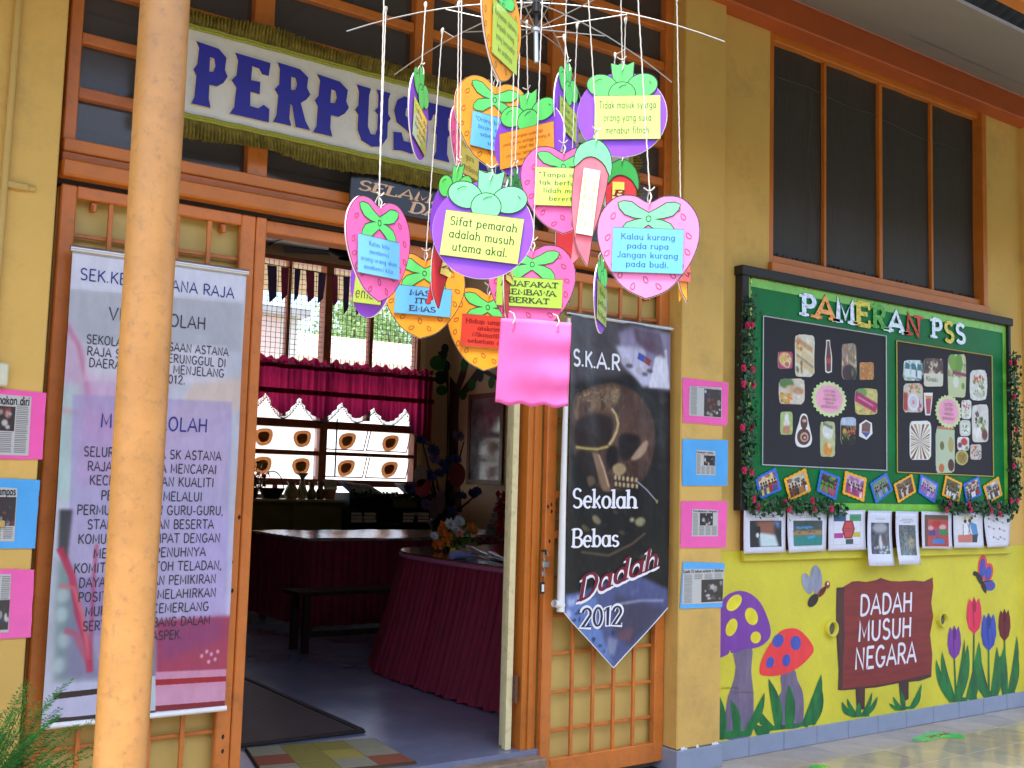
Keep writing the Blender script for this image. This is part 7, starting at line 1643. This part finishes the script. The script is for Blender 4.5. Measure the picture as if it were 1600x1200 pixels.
# book tower with red tissue near the door edge
bt = at(783, 850, 4.0)
for i in range(7):
    w_ = .36-.02*i; x0 = at(781, 850, 4.0).x
    tag(MB().box(x0-.10+.02*i, x0+.36, 3.9, 4.1, .905+i*.05, .95+i*.05, .003).build('book', rgb('tower_book_%d' % (i % 3), ((120, 116, 110), (84, 80, 90), (140, 132, 110))[i % 3], rough=.5)), 'grey book %s from the bottom of the stepped pile far inside the doorway' % ORD[i], 'book', 'stepped book pile')
tag(MB().box(x0-.2, x0+.5, 3.8, 4.11, .1, .90, .01).build('plinth', M_wine), 'burgundy plinth under the stepped book pile', 'plinth')
b = MB(); r = random.Random(41)
for i in range(120):
    c = Vector((x0-.10+r.uniform(-.05, .08)+.0, 3.85+r.uniform(-.02, .02), .92+r.uniform(0, .38))); s_ = r.uniform(.02, .04); ro = Euler((r.uniform(-2, 2), r.uniform(-2, 2), r.uniform(0, 6))).to_matrix(); b.add([c+ro@Vector(q)*s_ for q in ((-1, 0, 0), (0, .7, 0), (1, 0, 0), (0, -.7, 0))], [(0, 1, 2, 3)])
tag(b.build('red_tissue', rgb('red_tissue_paper', (190, 24, 40), rough=.6)), 'crumpled red tissue beside the stepped book pile', 'tissue')
# bench
be = thing('bench', 'dark wooden bench standing between the two tables', 'bench', (3.9, 3.25, .1)); M_bn = rgb('brown_bench_wood', (44, 30, 22), rough=.8, spec=.1)
member('seat', (3.3, 4.6, 3.15, 3.45, .52, .55), M_bn, be, .004)
for x in (3.36, 4.5):
    for y in (3.18, 3.38): member('leg', (x, x+.05, y, y+.04, .1, .52), M_bn, be, 0)
member('stretcher', (3.41, 4.5, 3.28, 3.31, .2, .24), M_bn, be, 0)
# painted tree in the corner, framed poster
tb_ = rgb('painted_trunk_brown', (74, 44, 36), rough=.7)
def side(pts, dx=.003): 
    o = []
    for q in pts: p = onx(*q, RX-dx); o.append((p.y, p.z))
    return o
fs_ = lambda u, v, w: (RX-.003-w, u, v)
b = MB(); b.poly([side([(701, 585), (713, 600), (722, 570), (730, 548), (736, 552), (727, 590), (718, 612), (716, 650), (716, 720), (722, 800), (701, 800)])], fs_)
b.poly([side([(718, 612), (735, 590), (748, 572), (757, 578), (738, 605), (722, 622)])], lambda u, v, w: (RX-.0036, u, v)); b.poly([side([(757, 575), (780, 590), (779, 596), (752, 581)])], lambda u, v, w: (RX-.0042, u, v))
pt = b.build('painted_tree_trunk', tb_, sidew); pt['label'] = 'brown painted tree trunk'
b = MB(); q = [(at(x, y, RB-.003).x, at(x, y, RB-.003).z) for x, y in ((701, 582), (697, 570), (690, 548), (684, 550), (694, 585), (699, 610), (698, 700), (697, 800), (701, 800))]; b.poly([q], wallfr(RB-.003))
pt2 = b.build('painted_tree_trunk', tb_, sidew)
g1, g2 = rgb('painted_leaf_mid_green', (30, 110, 40), rough=.7), rgb('painted_leaf_dark_green', (20, 60, 44), rough=.7)
for i, (x, y, rx, ry) in enumerate(((725, 570, 5, 11), (737, 601, 6, 10), (724, 616, 6, 9), (751, 586, 5, 11), (768, 598, 5, 9))):
    b = MB(); b.poly([side(ell(x, y, rx, ry, 5))], lambda u, v, w, i=i: (RX-.0048-.0003*i, u, v)); b.build('painted_leaf', g2 if i == 3 else g1, sidew)
for i, (x, y, rx, ry) in enumerate(((685, 567, 14, 12), (693, 554, 6, 7), (688, 590, 10, 11), (690, 610, 9, 8), (695, 545, 6, 8), (699, 572, 4, 8))):
    b = MB(); b.poly([[(at(u, v, RB).x, at(u, v, RB).z) for u, v in ell(x, y, rx, ry)]], wallfr(RB-.004-.0003*i)); b.build('painted_leaf', g1 if i in (0, 3) else g2, sidew)
p0, p1, p2 = onx(735, 617, RX), onx(790, 615, RX), onx(790, 757, RX)
fpost = thing('framed_poster', 'framed glazed poster reflecting light on the right library wall', 'picture', (RX, p0.y, p2.z))
ya, yb, za, zb = p1.y, p0.y, p2.z-.01, p0.z
b = MB()
for q in ((RX-.03, RX-.001, ya, ya+.06, za, zb), (RX-.03, RX-.001, yb-.06, yb, za, zb), (RX-.03, RX-.001, ya+.06, yb-.06, za, za+.06), (RX-.03, RX-.001, ya+.06, yb-.06, zb-.06, zb)): b.box(*q)
b.build('frame', rgb('dark_gilt_frame', (110, 80, 46), rough=.4), fpost)
b = MB(); b.box(RX-.018, RX-.004, ya+.06, yb-.06, za+.06, zb-.06); b.build('glazed_print', mat('grey_glazed_print', (.22, .22, .25), rough=.12, coat=1, var=.5, scale=3), fpost)
# pennants and ceiling fan housing
r = random.Random(5); M_pen = [rgb('pennant_navy', (70, 60, 96), rough=.8, trans=.35), rgb('pennant_wine', (130, 50, 76), rough=.8, trans=.35)]
tag(MB().tube([(3.9+.3*i, 6.4, 3.62-.03*math.sin(i/12*PI)) for i in range(12)], .005, 5).build('cord', M_dark), 'cord across the room carrying dark pennants', 'cord')
for i in range(11):
    x = 4.0+.145*i; w_ = .035+.02*r.random(); zt = 3.60; h_ = .34+.1*r.random(); dx = r.uniform(-.02, .02)
    b = MB(); b.add([(x-w_, 6.4, zt), (x+w_, 6.4, zt), (x+w_*.9+dx, 6.39+.02*r.random(), zt-h_*.8), (x-w_*.6+dx, 6.39, zt-h_)], [(0, 1, 2, 3)])
    tag(b.build('pennant', M_pen[i % 2]), 'narrow dark pennant hanging before the rear window, %s from the left' % ORD[i], 'pennant', 'pennants on the cord')
hb = at(545, 395, 5.0)
pf_ = thing('ceiling_fan', 'dark ceiling fixture on a rod above the doorway view', 'fixture', (hb.x, 5.0, RT))
b = MB(); b.tube([(hb.x, 5.0, RT), (hb.x, 5.0, hb.z+.12)], .018, 8); b.build('rod', M_dark, pf_); b = MB(); b.lathe((hb.x, 5.0, hb.z-.06), [(.10, 0), (.20, .05), (.19, .10), (.10, .18), (.03, .22)], 20); b.build('housing', M_dark, pf_)
for k in range(3):
    a = k*2.094+.5; b = MB(); c_, s_ = math.cos(a), math.sin(a); b.add([(hb.x+.18*c_-.05*s_, 5+.18*s_+.05*c_, hb.z), (hb.x+.62*c_-.07*s_, 5+.62*s_+.07*c_, hb.z+.02), (hb.x+.62*c_+.07*s_, 5+.62*s_-.07*c_, hb.z-.01), (hb.x+.18*c_+.05*s_, 5+.18*s_-.05*c_, hb.z-.02)], [(0, 1, 2, 3)]); o = b.build('blade', M_dark, pf_)
    md = o.modifiers.new('thickness', 'SOLIDIFY'); md.thickness = .006
# mats on the floor
rg = thing('ribbed_mat', 'dark brown ribbed rubber mat inside the doorway', 'mat', (1.9, 1.6, .1)); M_rg = rgb('brown_rubber', (62, 44, 42), rough=.35, var=.25, scale=3)
member('base', (1.0, 2.64, .82, 2.48, .101, .108), M_rg, rg, .002); member('dark_border', (1.0, 2.64, .80, .84, .104, .113), M_dark, rg, .002); member('dark_border', (2.615, 2.655, .84, 2.48, .104, .113), M_dark, rg, .002)
b = MB()
for i in range(126): x = 1.02+i*.0126; b.box(x, x+.006, .85, 2.47, .108, .112)
o = b.build('ribs', M_rg, rg); o['kind'] = 'stuff'
pm = thing('patchwork_mat', 'patchwork door mat of grey, olive and rust squares on the threshold', 'mat', (2.25, .5, .1))
M_pt = {'g': rgb('grey_pile', (150, 144, 118), rough=1, var=.12, scale=160, bump=.8, bscale=400), 'o': rgb('olive_pile', (142, 130, 58), rough=1, var=.12, scale=160, bump=.8, bscale=400), 'y': rgb('mustard_pile', (168, 150, 66), rough=1, var=.12, scale=160, bump=.8, bscale=400), 'r': rgb('rust_pile', (150, 80, 52), rough=1, var=.12, scale=160, bump=.8, bscale=400)}
A_, B_, C_, D_ = Vector((1.99, .76)), Vector((2.60, .64)), Vector((2.56, .16)), Vector((1.88, .26))
lay_ = ['googo', 'yroyg', 'gogro']
for j in range(3):
    for i in range(4):
        def q(u, v): return A_.lerp(B_, u).lerp(D_.lerp(C_, u), v)
        u0, u1, v0, v1 = i/4, (i+1)/4-.004, j/3, (j+1)/3-.006; P4 = [q(u0, v1), q(u1, v1), q(u1, v0), q(u0, v0)]
        b = MB(); b.add([(p.x, p.y, .101) for p in P4]+[(p.x, p.y, .114) for p in P4], [(4, 5, 6, 7), (0, 1, 5, 4), (1, 2, 6, 5), (2, 3, 7, 6), (3, 0, 4, 7)]); b.build('patch', M_pt[lay_[j][i+(j % 2)]], pm)
b = MB(); ring = [A_, B_, C_, D_]; b.tube([(p.x, p.y, .106) for p in ring+[A_]], .009, 6); b.build('binding', rgb('brown_binding', (80, 64, 40), rough=.9), pm)
# green leaf sheets stuck on the corridor floor
M_gs = mat('bright_green_sheet', lin((50, 200, 60)), rough=.25, coat=.5, var=.06)
for lab, cor in (('bright green leaf-shaped sheet with red writing taped to the corridor floor', [(1424, 1156), (1440, 1148), (1462, 1142), (1480, 1145), (1500, 1147), (1508, 1153), (1480, 1153), (1462, 1154), (1448, 1158)]), ('bright green sheet on the floor at the bottom edge of the picture', [(1262, 1200), (1275, 1195), (1290, 1196), (1296, 1204), (1280, 1212), (1262, 1208)])):
    pts = [onz(x, y, FZ+.002) for x, y in cor]; b = MB(); b.poly([[(p.x, p.y) for p in smooth([(p.x, p.y) for p in pts], 3) and [Vector(k) for k in smooth([(p.x, p.y) for p in pts], 3)]]], lambda u, v, w: (u, v, FZ+.003-w), .0015)
    t = tag(b.build('floor_sheet', M_gs), lab, 'sheet')
    if 'writing' in lab:
        a = onz(1462, 1151, FZ+.0036); put_text('lettering', ['JALAN'], lambda u, v, w: (u, v, FZ+.0038), a.x-.06, a.x+.16, a.y+.04, a.y-.0, rgb('red_pen', (170, 30, 30)), t, weight=.14)
# asparagus fern in a pot at the lower left
fn_ = thing('potted_fern', 'feathery green asparagus fern in a terracotta pot at the lower left', 'plant', (.50, -.70, FZ))
b = MB(); b.lathe((.52, -.70, FZ), [(.10, 0), (.15, .34), (.165, .34), (.165, .38), (.14, .38), (.13, .3)], 24); b.build('pot', rgb('terracotta', (160, 84, 54), rough=.8, var=.1), fn_)
b = MB(); b.lathe((.52, -.70, .0), [(.001, .25), (.13, .25)], 16); b.build('soil', rgb('soil', (50, 36, 26), rough=1), fn_)
M_fern = mat('fern_green', lin((88, 164, 66)), col2=lin((40, 108, 44)), rough=.6, scale=12, trans=.3)
r = random.Random(77); b = MB(); bs_ = MB()
for i in range(190):
    a = r.uniform(0, 2*PI); L_ = r.uniform(.30, .56); up = r.uniform(.5, 1.45); d = Vector((math.cos(a)*math.cos(up), math.sin(a)*math.cos(up), math.sin(up)))
    p = Vector((.52+.04*math.cos(a), -.70+.04*math.sin(a), .27)); pts = [p.copy()]; n = 26
    for k in range(n):
        d = (d+Vector((0, 0, -.020-.03*(k/n)))).normalized(); p = p+d*(L_/n); pts.append(p.copy())
    bs_.tube(pts[::3], [.0018-.0014*k/9 for k in range(len(pts[::3]))], 4)
    for k in range(3, n+1):
        q = pts[k]; t = (pts[k]-pts[k-1]).normalized(); s_ = t.cross(Vector((0, 0, 1))); s_ = s_.normalized() if s_.length > .05 else Vector((1, 0, 0)); w_ = .030*math.sin(PI*min(1, (k-1)/(n+1)))**.6+.004
        for sg in (-1, 1):
            for h_ in range(6):
                o_ = t*(L_/n)*(h_/6); dd = (s_*sg*1.0+t*.45+Vector((r.uniform(-.3, .3), r.uniform(-.3, .3), r.uniform(-.5, .3)))).normalized(); e = q+o_+dd*w_*r.uniform(.6, 1.1); m_ = (q+o_).lerp(e, .5); nn = dd.cross(Vector((r.uniform(-1, 1), r.uniform(-1, 1), r.uniform(-1, 1)))).normalized()*.0016
                b.add([q+o_, m_+nn, e, m_-nn], [(0, 1, 2, 3)])
o = b.build('fronds', M_fern, fn_); bs_.build('stems', M_fern, fn_)
# ------------------------------------------------------------------ behind the rear window
M_brick = bpy.data.materials.new('pale_brickwork'); M_brick.use_nodes = True; nt = M_brick.node_tree; bk_ = nt.nodes.new('ShaderNodeTexBrick'); bk_.inputs['Scale'].default_value = 9
bk_.inputs['Color1'].default_value = (.62, .42, .36, 1); bk_.inputs['Color2'].default_value = (.68, .50, .44, 1); bk_.inputs['Mortar'].default_value = (.5, .46, .42, 1)  # bricks paled to imitate overexposed daylight
tc = nt.nodes.new('ShaderNodeTexCoord'); mp = nt.nodes.new('ShaderNodeMapping'); mp.inputs['Rotation'].default_value = (PI/2, 0, 0); nt.links.new(tc.outputs['Object'], mp.inputs[0]); nt.links.new(mp.outputs[0], bk_.inputs['Vector']); nt.links.new(bk_.outputs[0], nt.nodes['Principled BSDF'].inputs['Base Color'])
a0, a1 = at(380, 490, 15), at(437, 560, 15)
bh = thing('brick_building', 'sunlit red brick building corner seen through the rear window', 'building', (a0.x, 15, 0))
b = MB(); b.box(a0.x-3, a1.x, 15, 18, -.2, at(430, 492, 15).z); b.build('wall', M_brick, bh); b = MB(); b.box(a1.x, a1.x+.35, 15.02, 18, -.2, at(430, 492, 15).z); b.build('corner_column', rgb('pale_render', (200, 196, 186), rough=.8), bh)
b = MB(); b.box(a0.x-3.2, a1.x+.5, 14.8, 18.2, at(430, 492, 15).z, at(430, 492, 15).z+.15); b.build('roof', rgb('grey_fascia', (140, 140, 140)), bh)
a0 = at(455, 545, 24); tr_ = at(640, 560, 24)
hs = thing('low_house', 'low pale house with a grey roof beyond the yard', 'house', (a0.x, 24, 0))
b = MB(); b.box(a0.x-1, tr_.x+2, 24, 28, -.2, at(560, 565, 24).z); b.build('wall', rgb('house_wall', (226, 222, 212)), hs); zz_ = at(560, 562, 24).z
b = MB(); b.add([(a0.x-1.3, 23.6, zz_-.1), (tr_.x+2.3, 23.6, zz_-.1), (tr_.x+2.3, 26, zz_+.9), (a0.x-1.3, 26, zz_+.9), (a0.x-1.3, 28.4, zz_-.1), (tr_.x+2.3, 28.4, zz_-.1)], [(0, 1, 2, 3), (3, 2, 5, 4)]); b.build('roof', rgb('glare_pale_red_roof', (206, 176, 166), rough=.8), hs)  # roof colour lightened in place of overexposed glare
M_tl = mat('tree_leaf', lin((150, 176, 110)), col2=lin((100, 130, 76)), rough=.7, scale=.8, trans=.3)
def tree(label, x, y, zc, R_, seed):
    r = random.Random(seed); t = thing('tree', label, 'tree', (x, y, -.2)); b = MB(); b.tube([(x, y, -.2), (x+.1, y, zc*.5), (x-.1, y, zc)], [.22, .16, .08], 8)
    for k in range(5): a = r.uniform(0, 6.28); b.tube([(x, y, zc*.6), (x+R_*.5*math.cos(a), y+R_*.5*math.sin(a), zc+r.uniform(-.2, .5))], [.08, .03], 6)
    b.build('trunk', rgb('bark', (90, 76, 60), rough=.9), t); b = MB()
    cl = [Vector((x+r.gauss(0, R_*.45), y+r.gauss(0, R_*.4), zc+r.gauss(0, R_*.35))) for k in range(16)]
    for c in cl:
        for k in range(170):
            q = c+Vector((r.gauss(0, R_*.17), r.gauss(0, R_*.17), r.gauss(0, R_*.14))); s_ = r.uniform(.05, .12); ro = Euler((r.uniform(-2, 2), r.uniform(-2, 2), r.uniform(0, 6))).to_matrix(); b.add([q+ro@Vector(w)*s_ for w in ((-1, 0, 0), (0, .6, 0), (1, 0, 0), (0, -.6, 0))], [(0, 1, 2, 3)])
    b.build('crown', M_tl, t)
for lab, px, py, Y, R_, sd in (('pale green tree beyond the yard right of the window middle', 560, 535, 33, 2.4, 1), ('tall tree crown seen at the right of the rear window', 625, 535, 31, 2.3, 2), ('low bushy tree left of the window middle', 490, 545, 32, 1.5, 3), ('slim tall tree behind the middle of the rear window', 565, 510, 36, 1.6, 4)):
    c = at(px, py, Y); tree(lab, c.x, Y, c.z, R_, sd)
# rear eaves outside the window
b = MB(); b.add([(2, RB+.18, 4.12), (10, RB+.18, 4.12), (10, RB+1.35, 3.83), (2, RB+1.35, 3.83), (2, RB+.18, 4.2), (10, RB+.18, 4.2), (10, RB+1.4, 3.9), (2, RB+1.4, 3.9)], [(3, 2, 1, 0), (4, 5, 6, 7), (2, 3, 7, 6)])
tag(b.build('rear_eaves', rgb('beige_eaves', (210, 186, 150), rough=.8)), 'beige sloping eaves outside the top of the rear window', 'eaves')
